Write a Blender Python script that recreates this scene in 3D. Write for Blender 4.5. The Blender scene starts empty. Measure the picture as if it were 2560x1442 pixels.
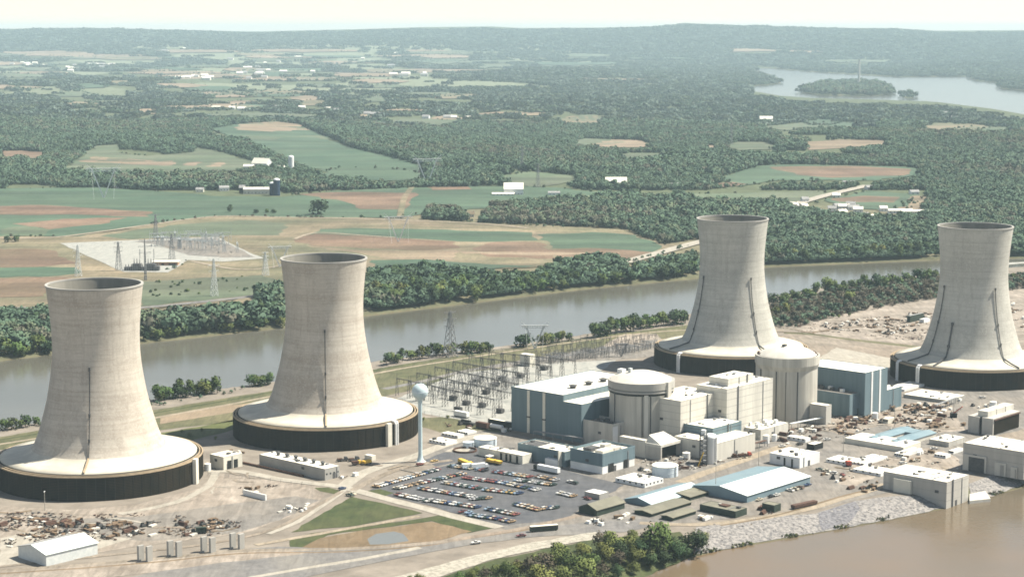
import bpy, bmesh, math, random
import numpy as np
from mathutils import Vector, Matrix

SC = bpy.context.scene
COL = SC.collection
# ------------------------------------------------------------------ camera
FPX, PITCH, CAMH = 4800.0, 0.1341, 259.4          # focal length in photo pixels (2560 wide), downward pitch, height (m)
cam_d = bpy.data.cameras.new("camera"); cam = bpy.data.objects.new("camera", cam_d); COL.objects.link(cam)
cam.location = (0, 0, CAMH); cam.rotation_euler = (math.pi / 2 - PITCH, 0, 0)
cam_d.sensor_width = 36.0; cam_d.lens = FPX / 2560 * 36.0
cam_d.clip_start = 1.0; cam_d.clip_end = 80000.0
SC.camera = cam
# ------------------------------------------------------------------ sky, sun, exposure
SUN_AZ, SUN_EL = math.radians(12), math.radians(55)  # azimuth counted from +X towards +Y
world = bpy.data.worlds.new("World"); SC.world = world; world.use_nodes = True
wn = world.node_tree; bg = wn.nodes["Background"]
sky = wn.nodes.new("ShaderNodeTexSky"); sky.sky_type = 'NISHITA'; sky.sun_disc = False
sky.sun_elevation = SUN_EL; sky.sun_rotation = math.pi / 2 - SUN_AZ
sky.altitude = 100; sky.air_density = 1.0; sky.dust_density = 0.05; sky.ozone_density = 1.0
hsv = wn.nodes.new('ShaderNodeHueSaturation'); hsv.inputs['Saturation'].default_value = .55      # milky spring sky
wn.links.new(sky.outputs[0], hsv.inputs['Color']); wn.links.new(hsv.outputs[0], bg.inputs[0]); bg.inputs[1].default_value = 0.064
sun_d = bpy.data.lights.new("sun", 'SUN'); sun_d.energy = 5.0; sun_d.angle = math.radians(0.5); sun_d.color = (1.0, 0.93, 0.80)
sun = bpy.data.objects.new("sun", sun_d); COL.objects.link(sun)
sd = Vector((math.cos(SUN_EL) * math.cos(SUN_AZ), math.cos(SUN_EL) * math.sin(SUN_AZ), math.sin(SUN_EL)))
sun.rotation_euler = sd.to_track_quat('Z', 'Y').to_euler(); sun.location = (0, 0, 3000)
SC.view_settings.view_transform = 'Standard'; SC.view_settings.look = 'None'
SC.view_settings.exposure = 1.1; SC.view_settings.gamma = 1.0
SC.cycles.max_bounces = 5; SC.cycles.diffuse_bounces = 1; SC.cycles.glossy_bounces = 2; SC.cycles.volume_bounces = 0
SC.cycles.use_denoising = True
SC.cycles.filter_width = 1.7

# ------------------------------------------------------------------ measuring: photo pixel <-> place
CT, ST = math.cos(PITCH), math.sin(PITCH)
def ray(x, y):
    u = (x - 1280) / FPX; v = (y - 721) / FPX
    return u, CT - v * ST, -ST - v * CT
def G(p, z=0.0):
    d = ray(*p); t = (z - CAMH) / d[2]
    return Vector((d[0] * t, d[1] * t, z))
def PR(X, Y, Z):
    Z = Z - CAMH; zc = Y * CT - Z * ST; up = Y * ST + Z * CT
    return 1280 + X / zc * FPX, 721 - up / zc * FPX
def frame(ox, oy, s):
    return lambda x, y: (ox + x / s, oy + y / s)
A_ = frame(0, 960, 2.977); B_ = frame(560, 960, 2.977); C_ = frame(1180, 900, 3.604); D_ = frame(1700, 860, 2.977)
E_ = frame(1900, 940, 3.879); F_ = frame(1420, 1140, 3.879); H_ = frame(900, 1040, 6.095); K_ = frame(1920, 640, 4.0)
N_ = lambda x, y: (x, y)
UA = math.radians(48); UV = Vector((math.cos(UA), math.sin(UA), 0)); VV = Vector((-math.sin(UA), math.cos(UA), 0))  # plant grid

# ------------------------------------------------------------------ terrain
def sst(x, a, b):
    t = np.clip((np.asarray(x, float) - a) / (b - a), 0, 1); return t * t * (3 - 2 * t)
def poly_line(pts, z):
    w = [G(p, z) for p in pts]; w.sort(key=lambda q: q.x)
    return np.array([q.x for q in w]), np.array([q.y for q in w])
def lerp_ext(X, line):
    xs, ys = line; X = np.asarray(X, float); r = np.interp(X, xs, ys)
    sl = (ys[2] - ys[0]) / (xs[2] - xs[0]); sr = (ys[-1] - ys[-3]) / (xs[-1] - xs[-3])
    r = np.where(X < xs[0], ys[0] + (X - xs[0]) * sl * .8, r)
    return np.where(X > xs[-1], ys[-1] + (X - xs[-1]) * sr * .8, r)
WZ = -5.0
L_FAR = poly_line([(0, 903), (350, 860), (710, 820), (920, 790), (1100, 768), (1450, 725), (1740, 697), (1920, 668), (2340, 651), (2560, 646)], WZ)
L_NEAR = poly_line([(0, 1080), (240, 1040), (380, 1006), (560, 978), (680, 962), (950, 908), (1240, 874), (1440, 846), (1700, 796), (1925, 748), (2060, 722), (2340, 690), (2560, 672)], WZ)
L_FRONT = poly_line([(1480, 1500), (1600, 1442), (1640, 1430), (1720, 1395), (1800, 1376), (2000, 1341), (2200, 1305), (2360, 1272), (2420, 1252), (2500, 1235), (2570, 1215)], WZ)
LAKE = np.array([tuple(G(p, WZ))[:2] for p in [(1872, 168), (1935, 171), (1980, 176), (2050, 182), (2090, 184), (2240, 193), (2420, 192), (2440, 203), (2500, 208), (2500, 222), (2560, 228), (2700, 250), (2760, 330),
                 (2560, 286), (2480, 272), (2350, 256), (2200, 251), (2050, 247), (1950, 240), (1885, 228), (1855, 217), (1920, 213), (1952, 208), (1950, 198), (1925, 186), (1885, 176)]])
ISLES = [np.array([tuple(G(p, WZ))[:2] for p in q]) for q in (
    [(2003, 232), (2020, 222), (2060, 212), (2150, 207), (2200, 212), (2228, 230), (2220, 238), (2150, 241), (2050, 239)],
    [(2256, 243), (2268, 239), (2282, 240), (2284, 245), (2268, 247)])]
def pip(px, py, poly):
    inside = np.zeros(np.shape(px), bool); n = len(poly)
    for i in range(n):
        x1, y1 = poly[i]; x2, y2 = poly[i - 1]
        if y1 == y2: continue
        c = ((y1 > py) != (y2 > py)) & (px < (x2 - x1) * (py - y1) / (y2 - y1) + x1)
        inside ^= c
    return inside
def sdf(px, py, poly):
    d = np.full(np.shape(px), 1e9)
    for i in range(len(poly)):
        ax, ay = poly[i - 1]; bx, by = poly[i]
        t = np.clip(((px - ax) * (bx - ax) + (py - ay) * (by - ay)) / ((bx - ax) ** 2 + (by - ay) ** 2 + 1e-9), 0, 1)
        d = np.minimum(d, np.hypot(px - ax - t * (bx - ax), py - ay - t * (by - ay)))
    return np.where(pip(px, py, poly), -d, d)
SKY_X = np.array([-4000, -1500, -300, 0, 110, 260, 450, 640, 800, 1050, 1230, 1300, 1500, 1630, 1710, 1850, 1920, 2080, 2230, 2330, 2560, 2900, 3600, 6500])
SKY_Y = np.array([74, 68, 74, 73, 70, 70, 75, 81, 76, 68, 66, 70, 69, 66, 58, 64, 65, 70, 70, 78, 76, 68, 74, 70])
DR = 18500.0
def roll(X, Y):
    return (np.sin(X / 310 + 1.3 + .6 * np.sin(Y / 700)) * np.sin(Y / 430 + .4) * .55 + np.sin(X / 640 - Y / 510 + 2.1) * .5
            + .35 * np.sin(X / 170 + Y / 260) * np.sin(Y / 190 - X / 400) + .5 * np.sin(X / 1500 + 1.0) * np.sin(Y / 1300))
def hbase(X, Y):
    X = np.asarray(X, float); Y = np.asarray(Y, float)
    h = roll(X, Y) * 13 * sst(Y, 2700, 4600) * (1 + .8 * sst(Y, 6000, 12000)) + 14 * sst(Y, 2300, 4200)
    far = Y > 4500
    if far.any():
        d = np.full(X.shape, 1e9); d[far] = sdf(X[far], Y[far], LAKE)
        h = np.where(far, h * sst(d, 60, 1500), h)
    xp = 1280 + X / np.maximum(Y, 1) * FPX / CT * .99
    top = CAMH + (72.5 - np.interp(xp, SKY_X, SKY_Y)) / FPX * DR
    rel = np.clip(sst(Y, 12300, DR) ** 1.25, 0, 1)
    spur = 1 + .25 * np.sin(X / 900 + Y / 1500) * (1 - rel)
    h = h * (1 - rel) + top * rel * spur
    return h
def hland(X, Y):
    """terrain with the river channels and the lake cut into it"""
    X = np.asarray(X, float); Y = np.asarray(Y, float)
    h = hbase(X, Y)
    cut = lambda d, w: np.interp(d, [-30, -6, 0, w], [-11, -7.5, -5, 0])      # d>0 on land
    dfar = (Y - lerp_ext(X, L_FAR)) * .8; dnear = (lerp_ext(X, L_NEAR) - Y) * .8
    ch = np.maximum(cut(dfar, 16), cut(dnear, 12))
    h = np.where(Y < 2600, h + ch, h)
    dfr = (Y - lerp_ext(X, L_FRONT)) * .78
    h = np.where(Y < 1400, h + cut(dfr, 17), h)
    far = Y > 4500
    if far.any():
        d = np.full(X.shape, 1e9); d[far] = sdf(X[far], Y[far], LAKE)
        for q in ISLES:
            e = np.full(X.shape, 1e9); e[far] = sdf(X[far], Y[far], q)
            d = np.maximum(d, -e)
        h = h + np.interp(d, [-60, 0, 60], [-12, -5, 0])
    return h
def GT(p, land=False):
    """the place on the terrain a photo pixel shows"""
    d = ray(*p); fn = hland if land else hbase
    t = np.concatenate([np.arange(500, 4000, 4.0), np.arange(4000, 26000, 15.0)])
    zz = CAMH + d[2] * t; hh = fn(d[0] * t, d[1] * t)
    i = np.argmax(zz <= hh)
    if i == 0: i = len(t) - 1
    a = (zz[i - 1] - hh[i - 1]) / ((zz[i - 1] - hh[i - 1]) - (zz[i] - hh[i]) + 1e-9)
    tt = t[i - 1] + (t[i] - t[i - 1]) * min(max(a, 0), 1)
    X, Y = d[0] * tt, d[1] * tt
    return Vector((X, Y, float(fn(np.array([X]), np.array([Y]))[0])))

# ------------------------------------------------------------------ materials
def lin(r, g, b, k=1.0):
    f = lambda c: (c / 255 / 12.92 if c / 255 <= .04045 else ((c / 255 + .055) / 1.055) ** 2.4)
    return (f(r) * k, f(g) * k, f(b) * k, 1)
MATS = {}
def mat(name, c1, c2=None, scale=.2, rough=.85, detail=4, stretch=None, c3=None, scale3=.02, amt3=.6, bump=0, metal=0, coords='POS', rnd=0, spec=.3, contrast=(.35, .65), grain=0, strip=0):
    """principled surface: noise between c1 and c2, a second broad noise towards c3, optional per-object hue shift"""
    m = bpy.data.materials.new(name); m.use_nodes = True; t = m.node_tree; N = t.nodes; L = t.links
    p = N["Principled BSDF"]; p.inputs['Roughness'].default_value = rough; p.inputs['Metallic'].default_value = metal
    p.inputs['Specular IOR Level'].default_value = spec
    if len(c1) == 3: c1 = (*c1, 1)
    c2 = c2 or c1
    if len(c2) == 3: c2 = (*c2, 1)
    if coords == 'POS': src = N.new('ShaderNodeNewGeometry').outputs['Position']
    else: src = N.new('ShaderNodeTexCoord').outputs['Object']
    if stretch:
        mp = N.new('ShaderNodeMapping'); mp.inputs['Scale'].default_value = stretch; L.new(src, mp.inputs[0]); src1 = mp.outputs[0]
    else: src1 = src
    n = N.new('ShaderNodeTexNoise'); n.inputs['Scale'].default_value = scale; n.inputs['Detail'].default_value = detail; n.inputs['Roughness'].default_value = .65
    L.new(src1, n.inputs['Vector'])
    r = N.new('ShaderNodeValToRGB'); r.color_ramp.elements[0].position = contrast[0]; r.color_ramp.elements[1].position = contrast[1]
    r.color_ramp.elements[0].color = c1; r.color_ramp.elements[1].color = c2
    L.new(n.outputs[0], r.inputs[0]); out = r.outputs[0]
    if c3:
        n3 = N.new('ShaderNodeTexNoise'); n3.inputs['Scale'].default_value = scale3; n3.inputs['Detail'].default_value = 3; L.new(src, n3.inputs['Vector'])
        r3 = N.new('ShaderNodeMapRange'); r3.inputs[1].default_value = .42; r3.inputs[2].default_value = .68; r3.inputs[4].default_value = amt3; L.new(n3.outputs[0], r3.inputs[0])
        mx = N.new('ShaderNodeMix'); mx.data_type = 'RGBA'; L.new(r3.outputs[0], mx.inputs[0]); L.new(out, mx.inputs[6]); mx.inputs[7].default_value = (*c3[:3], 1); out = mx.outputs[2]
    if strip:
        mp6 = N.new('ShaderNodeMapping'); mp6.inputs['Rotation'].default_value = (0, 0, .12); mp6.inputs['Scale'].default_value = (.12, 1, 1); L.new(src, mp6.inputs[0]); n6 = N.new('ShaderNodeTexNoise'); n6.inputs['Scale'].default_value = .014; n6.inputs['Detail'].default_value = 5; n6.inputs['Roughness'].default_value = .7; L.new(mp6.outputs[0], n6.inputs['Vector'])
        r6 = N.new('ShaderNodeMapRange'); r6.inputs[1].default_value = .38; r6.inputs[2].default_value = .62; r6.inputs[3].default_value = 1 - strip; r6.inputs[4].default_value = 1 + strip; L.new(n6.outputs[0], r6.inputs[0])
        m6 = N.new('ShaderNodeMix'); m6.data_type = 'RGBA'; m6.blend_type = 'MULTIPLY'; m6.inputs[0].default_value = 1; L.new(out, m6.inputs[6]); L.new(r6.outputs[0], m6.inputs[7]); out = m6.outputs[2]
    if grain:
        n5 = N.new('ShaderNodeTexNoise'); n5.inputs['Scale'].default_value = .9; n5.inputs['Detail'].default_value = 5; n5.inputs['Roughness'].default_value = .8; L.new(src, n5.inputs['Vector'])
        w5 = N.new('ShaderNodeTexNoise'); w5.inputs['Scale'].default_value = .07; w5.inputs['Detail'].default_value = 6; w5.inputs['Distortion'].default_value = 1.5; mp5 = N.new('ShaderNodeMapping'); mp5.inputs['Rotation'].default_value = (0, 0, .75); mp5.inputs['Scale'].default_value = (3.2, .5, 1); L.new(src, mp5.inputs[0]); L.new(mp5.outputs[0], w5.inputs['Vector'])
        ad = N.new('ShaderNodeMath'); ad.operation = 'ADD'; L.new(n5.outputs[0], ad.inputs[0]); L.new(w5.outputs[0], ad.inputs[1])
        r5 = N.new('ShaderNodeMapRange'); r5.inputs[1].default_value = .7; r5.inputs[2].default_value = 1.3; r5.inputs[3].default_value = 1 - grain; r5.inputs[4].default_value = 1 + grain; L.new(ad.outputs[0], r5.inputs[0])
        m5 = N.new('ShaderNodeMix'); m5.data_type = 'RGBA'; m5.blend_type = 'MULTIPLY'; m5.inputs[0].default_value = 1; L.new(out, m5.inputs[6]); L.new(r5.outputs[0], m5.inputs[7]); out = m5.outputs[2]
    if rnd:
        oi = N.new('ShaderNodeObjectInfo'); hs = N.new('ShaderNodeHueSaturation')
        a = N.new('ShaderNodeMapRange'); a.inputs[3].default_value = 1 - rnd; a.inputs[4].default_value = 1 + rnd * 1.2; L.new(oi.outputs['Random'], a.inputs[0]); L.new(a.outputs[0], hs.inputs['Value'])
        ml = N.new('ShaderNodeMath'); ml.operation = 'MULTIPLY'; ml.inputs[1].default_value = 7.31; L.new(oi.outputs['Random'], ml.inputs[0])
        fr = N.new('ShaderNodeMath'); fr.operation = 'FRACT'; L.new(ml.outputs[0], fr.inputs[0])
        b = N.new('ShaderNodeMapRange'); b.inputs[3].default_value = .5 - rnd * .10; b.inputs[4].default_value = .5 + rnd * .05; L.new(fr.outputs[0], b.inputs[0]); L.new(b.outputs[0], hs.inputs['Hue'])
        L.new(out, hs.inputs['Color']); out = hs.outputs[0]
    L.new(out, p.inputs['Base Color'])
    if bump:
        bp = N.new('ShaderNodeBump'); bp.inputs['Strength'].default_value = bump; bp.inputs['Distance'].default_value = 1; L.new(n.outputs[0], bp.inputs['Height']); L.new(bp.outputs[0], p.inputs['Normal'])
    MATS[name] = m; return m
def v3(c): return (c[0], c[1], c[2], 1)
K = .385     # photo colour of a sunlit ground -> base colour
mat('earth', lin(170, 158, 140, K), lin(208, 194, 176, K), .05, c3=lin(194, 172, 152, K), scale3=.008, amt3=.7, grain=0.38)
mat('pale_gravel', lin(216, 208, 192, K), lin(236, 228, 212, K), .12, grain=0.2)
mat('pink_ground', lin(186, 172, 156, K), lin(230, 216, 200, K), .06, c3=lin(168, 158, 144, K), scale3=.02, grain=0.36)
mat('white_gravel', lin(206, 208, 200, K), lin(232, 230, 220, K), .15, grain=0.18)
mat('grey_gravel', lin(150, 146, 140, K), lin(184, 178, 170, K), .1, c3=lin(196, 184, 168, K), scale3=.02, grain=0.32)
mat('asphalt', lin(112, 115, 122, K * .9), lin(138, 140, 145, K * .9), .12, c3=lin(140, 138, 136, K * .9), scale3=.025, amt3=.5, grain=0.2)
mat('road_grey', lin(150, 148, 146, K), lin(176, 172, 168, K), .2, c3=lin(190, 184, 172, K), scale3=.03, amt3=.6, grain=0.25)
mat('track', lin(196, 180, 156, K), lin(222, 206, 182, K), .1, grain=0.3)
mat('grass', lin(112, 124, 66, K * .9), lin(146, 150, 92, K * .9), .06, c3=lin(168, 158, 112, K), scale3=.015, amt3=.55, grain=0.3)
mat('dark_grass', lin(82, 100, 52, K * .85), lin(112, 122, 72, K * .85), .09, c3=lin(130, 130, 86, K * .9), scale3=.02, amt3=.5, grain=0.3)
mat('levee_grass', lin(116, 122, 82, K * .85), lin(150, 148, 108, K * .85), .05, c3=lin(172, 162, 124, K), scale3=.012, amt3=.6, grain=0.35)
mat('mud', lin(160, 136, 104, K), lin(182, 158, 126, K), .05, c3=lin(140, 124, 98, K), scale3=.02, grain=0.25)
mat('meadow', lin(166, 154, 120, K * .85), lin(206, 186, 154, K * .9), .02, c3=lin(132, 142, 104, K * .85), scale3=.006, amt3=.7, grain=0.28, strip=.28)
mat('green_crop', lin(92, 126, 98, K * .85), lin(120, 148, 118, K * .85), .01, c3=lin(128, 150, 116, K * .8), scale3=.004, amt3=.5, grain=0.14, strip=.28)
mat('pale_crop', lin(124, 146, 112, K * .8), lin(146, 160, 128, K * .8), .012, c3=lin(160, 162, 134, K * .8), scale3=.005, amt3=.6, grain=0.18, strip=.28)
mat('brown_soil', lin(160, 130, 106, K * .82), lin(190, 158, 132, K * .88), .015, c3=lin(150, 138, 104, K * .8), scale3=.006, amt3=.5, grain=0.22, strip=.28)
mat('tan_soil', lin(196, 172, 144, K * .85), lin(216, 192, 164, K * .85), .015, c3=lin(170, 160, 124, K * .8), scale3=.006, amt3=.5, grain=0.22, strip=.28)
mat('rock', lin(150, 148, 148, K), lin(214, 208, 202, K), .55, detail=2, bump=.3, contrast=(.38, .6))
mat('dark_rock', lin(130, 130, 136, K), lin(182, 180, 184, K), .6, detail=2, bump=.3, contrast=(.38, .6))
mat('pale_rock', lin(206, 200, 184, K), lin(246, 238, 220, K), .4, detail=2, bump=.3, contrast=(.38, .6))
# buildings
mat('white_roof', (.70, .67, .57), (.80, .77, .68), .07, c3=(.62, .58, .48), scale3=.03, amt3=.5)
mat('white_metal', (.66, .67, .66), (.76, .77, .75), .12, c3=(.55, .53, .48), scale3=.05, amt3=.35)
mat('cream_wall', (.55, .53, .45), (.66, .63, .54), .1)
mat('mullion', (.02, .018, .014), (.035, .03, .022), .3)
mat('concrete', (.36, .345, .31), (.50, .48, .43), .16, stretch=(1, 1, .12), c3=(.36, .34, .31), scale3=.03, amt3=.5)
mat('concrete_pale', (.47, .45, .40), (.61, .59, .52), .16, stretch=(1, 1, .12), c3=(.45, .43, .38), scale3=.03, amt3=.5)
mat('concrete_dark', (.30, .29, .265), (.38, .37, .34), .08, c3=(.24, .23, .21), scale3=.04, amt3=.5)
mat('containment', (.34, .325, .285), (.50, .48, .425), .3, stretch=(1, 1, .05), c3=(.33, .31, .27), scale3=.04, amt3=.5)
mat('blue_wall', (.105, .155, .178), (.145, .20, .222), .35, stretch=(1, 1, .03), c3=(.12, .165, .185), scale3=.02, amt3=.5)
mat('blue_wall_pale', (.21, .305, .335), (.28, .385, .41), .35, stretch=(1, 1, .03))
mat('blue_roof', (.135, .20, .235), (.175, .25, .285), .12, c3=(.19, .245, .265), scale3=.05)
mat('lit_blue_roof', (.38, .48, .51), (.44, .54, .56), .12, c3=(.56, .63, .62), scale3=.05, amt3=.6)  # blue roof with the sunlight put into its colour, for the sunny slope
mat('lit_roof', (.60, .68, .66), (.70, .75, .71), .1)  # tone of sun-facing slopes, the light painted into the colour
mat('green_roof', (.105, .105, .068), (.14, .138, .09), .15, c3=(.16, .15, .11), scale3=.05)
mat('green_wall', (.025, .038, .028), (.04, .055, .042), .2)
mat('olive_roof', (.15, .145, .11), (.20, .19, .145), .15, c3=(.12, .115, .09), scale3=.06)
mat('dark', (.012, .014, .014), (.02, .022, .02), .3)
mat('dark_steel', (.06, .06, .06), (.10, .10, .10), .5)
mat('steel', (.16, .165, .17), (.24, .24, .24), .5, rough=.6)
mat('pale_steel', (.50, .53, .52), (.6, .62, .6), .5, rough=.6)
mat('silver', (.55, .56, .56), (.66, .66, .65), .3, stretch=(1, 1, .1), rough=.45, metal=.3)
mat('tank_blue', (.50, .58, .63), (.58, .65, .69), .2, rough=.6)
mat('water_tank', (.43, .53, .55), (.48, .58, .60), .2, rough=.5)
mat('rust', (.055, .030, .022), (.11, .060, .042), .9)
mat('timber', (.10, .068, .042), (.20, .14, .09), .9)
mat('dark_timber', (.03, .022, .018), (.08, .055, .04), .8)
mat('yellow', (.60, .38, .05), (.66, .43, .08), .4)
mat('red', (.42, .09, .06), (.48, .12, .08), .4)
mat('glass', (.02, .025, .03), (.03, .035, .04), .4, rough=.15)
mat('tyre', (.015, .015, .015))
mat('pole', (.30, .28, .24), (.36, .34, .3), .5)
mat('bark', (.09, .07, .05), (.13, .10, .075), .6)
mat('brick_wall', (.30, .17, .10), (.36, .22, .14), .5)
mat('barn_red', (.20, .07, .05), (.24, .09, .06), .4)
mat('silo_blue', (.012, .03, .06), (.02, .04, .08), .3, rough=.4)
mat('grey_roof', (.22, .22, .22), (.3, .3, .29), .3)
def leafmat(name, c1, c2, rnd=.28):
    mat(name, c1, c2, .35, rough=.8, detail=2, coords='OBJ', rnd=rnd, spec=.15)
leafmat('leaf_green', (.048, .082, .024), (.100, .140, .042))
leafmat('leaf_dark', (.024, .048, .020), (.050, .082, .034))
leafmat('leaf_olive', (.088, .108, .030), (.155, .172, .055))
leafmat('leaf_brown', (.068, .060, .040), (.110, .094, .064))
leafmat('leaf_far', (.050, .088, .056), (.092, .138, .088), .26)  # leaf tone lightened and greyed towards a hazy look
leafmat('leaf_pale', (.082, .112, .066), (.125, .155, .095), .22)
leafmat('leaf_bare', (.085, .088, .062), (.125, .125, .090), .2)
leafmat('leaf_hazed', (.100, .140, .115), (.16, .205, .165), .4)  # far crowns: haze put into the colour, paler and bluer
# cooling tower concrete: lift bands, streaks and broad stains that belong to the shell
def tower_mat(name, base, stain, band):
    m = bpy.data.materials.new(name); m.use_nodes = True; t = m.node_tree; N = t.nodes; L = t.links; p = N["Principled BSDF"]
    p.inputs['Roughness'].default_value = .9; p.inputs['Specular IOR Level'].default_value = .15
    tc = N.new('ShaderNodeTexCoord'); oi = N.new('ShaderNodeObjectInfo'); av = N.new('ShaderNodeVectorMath'); av.operation = 'ADD'; L.new(tc.outputs['Object'], av.inputs[0]); L.new(oi.outputs['Location'], av.inputs[1])
    def noise(sc, scale, det=3):
        mp = N.new('ShaderNodeMapping'); mp.inputs['Scale'].default_value = sc; L.new(av.outputs[0], mp.inputs[0])
        n = N.new('ShaderNodeTexNoise'); n.inputs['Scale'].default_value = scale; n.inputs['Detail'].default_value = det; n.inputs['Roughness'].default_value = .7; L.new(mp.outputs[0], n.inputs['Vector']); return n.outputs[0]
    def mix(fac, a, b, lo, hi, amt):
        r = N.new('ShaderNodeMapRange'); r.inputs[1].default_value = lo; r.inputs[2].default_value = hi; r.inputs[4].default_value = amt; L.new(fac, r.inputs[0])
        x = N.new('ShaderNodeMix'); x.data_type = 'RGBA'; L.new(r.outputs[0], x.inputs[0])
        (L.new(a, x.inputs[6]) if hasattr(a, 'node') else setattr(x.inputs[6], 'default_value', v3(a)))
        x.inputs[7].default_value = v3(b); return x.outputs[2]
    o = mix(noise((.02, .02, 1), .16, 4), base, band, .44, .60, .85)
    o = mix(noise((.05, .05, 1), .75, 2), o, stain, .48, .66, .42)
    o = mix(noise((1, 1, .04), .45, 4), o, stain, .52, .70, .55)
    o = mix(noise((1, 1, .5), .14, 5), o, stain, .5, .68, .45)
    o = mix(noise((1, 1, .6), .035, 4), o, stain, .45, .7, .5)
    o = mix(noise((1, 1, 1), .9, 2), o, tuple(c * 1.18 for c in base), .5, .7, .5)
    L.new(o, p.inputs['Base Color']); MATS[name] = m
tower_mat('tower_tan', (.465, .428, .37), (.29, .255, .215), (.385, .34, .285))
tower_mat('tower_grey', (.45, .44, .395), (.28, .27, .24), (.37, .36, .325))
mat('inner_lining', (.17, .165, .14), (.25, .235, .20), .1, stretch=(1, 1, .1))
mat('skirt', (.46, .425, .345), (.56, .52, .43), .12, c3=(.36, .335, .28), scale3=.05, amt3=.5)
mat('rim_tan', (.30, .23, .15), (.38, .30, .20), .3)
def louvre_mat():
    m = bpy.data.materials.new('louvre'); m.use_nodes = True; t = m.node_tree; N = t.nodes; L = t.links; p = N["Principled BSDF"]; p.inputs['Roughness'].default_value = .95; p.inputs['Specular IOR Level'].default_value = .05
    tc = N.new('ShaderNodeTexCoord'); w = N.new('ShaderNodeTexWave'); w.bands_direction = 'Z'; w.inputs['Scale'].default_value = .35; L.new(tc.outputs['Object'], w.inputs['Vector'])
    n = N.new('ShaderNodeTexNoise'); n.inputs['Scale'].default_value = .12; L.new(tc.outputs['Object'], n.inputs['Vector'])
    ml = N.new('ShaderNodeMath'); ml.operation = 'MULTIPLY'; L.new(w.outputs[1], ml.inputs[0]); L.new(n.outputs[0], ml.inputs[1])
    r = N.new('ShaderNodeValToRGB'); r.color_ramp.elements[0].color = (.006, .008, .006, 1); r.color_ramp.elements[1].color = (.04, .029, .018, 1); r.color_ramp.elements[1].position = .6
    L.new(ml.outputs[0], r.inputs[0]); L.new(r.outputs[0], p.inputs['Base Color']); MATS['louvre'] = m
louvre_mat()
def water_mat(name, c, rough, bscale, bstr, mud=None):
    m = bpy.data.materials.new(name); m.use_nodes = True; t = m.node_tree; N = t.nodes; L = t.links; p = N["Principled BSDF"]
    p.inputs['Roughness'].default_value = rough; p.inputs['IOR'].default_value = 1.33
    g = N.new('ShaderNodeNewGeometry'); n = N.new('ShaderNodeTexNoise'); n.inputs['Scale'].default_value = bscale; n.inputs['Detail'].default_value = 5; L.new(g.outputs['Position'], n.inputs['Vector'])
    b = N.new('ShaderNodeBump'); b.inputs['Strength'].default_value = bstr; b.inputs['Distance'].default_value = .4; L.new(n.outputs[0], b.inputs['Height']); L.new(b.outputs[0], p.inputs['Normal'])
    n2 = N.new('ShaderNodeTexNoise'); n2.inputs['Scale'].default_value = .006; n2.inputs['Detail'].default_value = 5; L.new(g.outputs['Position'], n2.inputs['Vector'])
    r = N.new('ShaderNodeValToRGB'); r.color_ramp.elements[0].position = .4; r.color_ramp.elements[1].position = .6
    r.color_ramp.elements[0].color = v3(c); r.color_ramp.elements[1].color = (c[0] * 1.25, c[1] * 1.25, c[2] * 1.3, 1); L.new(n2.outputs[0], r.inputs[0]); L.new(r.outputs[0], p.inputs['Base Color'])
    if mud:   # silty shallows along the near bank
        sx = N.new('ShaderNodeSeparateXYZ'); L.new(g.outputs['Position'], sx.inputs[0]); mm = N.new('ShaderNodeMapRange'); mm.inputs[1].default_value = 1150; mm.inputs[2].default_value = 980; L.new(sx.outputs[1], mm.inputs[0])
        n3 = N.new('ShaderNodeTexNoise'); n3.inputs['Scale'].default_value = .012; n3.inputs['Detail'].default_value = 4; L.new(g.outputs['Position'], n3.inputs['Vector']); a3 = N.new('ShaderNodeMapRange'); a3.inputs[1].default_value = .35; a3.inputs[2].default_value = .65; a3.inputs[3].default_value = .55; L.new(n3.outputs[0], a3.inputs[0])
        f3 = N.new('ShaderNodeMath'); f3.operation = 'MULTIPLY'; L.new(mm.outputs[0], f3.inputs[0]); L.new(a3.outputs[0], f3.inputs[1])
        m3 = N.new('ShaderNodeMix'); m3.data_type = 'RGBA'; L.new(f3.outputs[0], m3.inputs[0]); L.new(r.outputs[0], m3.inputs[6]); m3.inputs[7].default_value = v3(mud); L.new(m3.outputs[2], p.inputs['Base Color'])
    MATS[name] = m
water_mat('water', (.085, .082, .064), .15, .22, .20, (.150, .108, .066))
water_mat('pond_water', (.13, .135, .125), .1, .5, .1)
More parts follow.
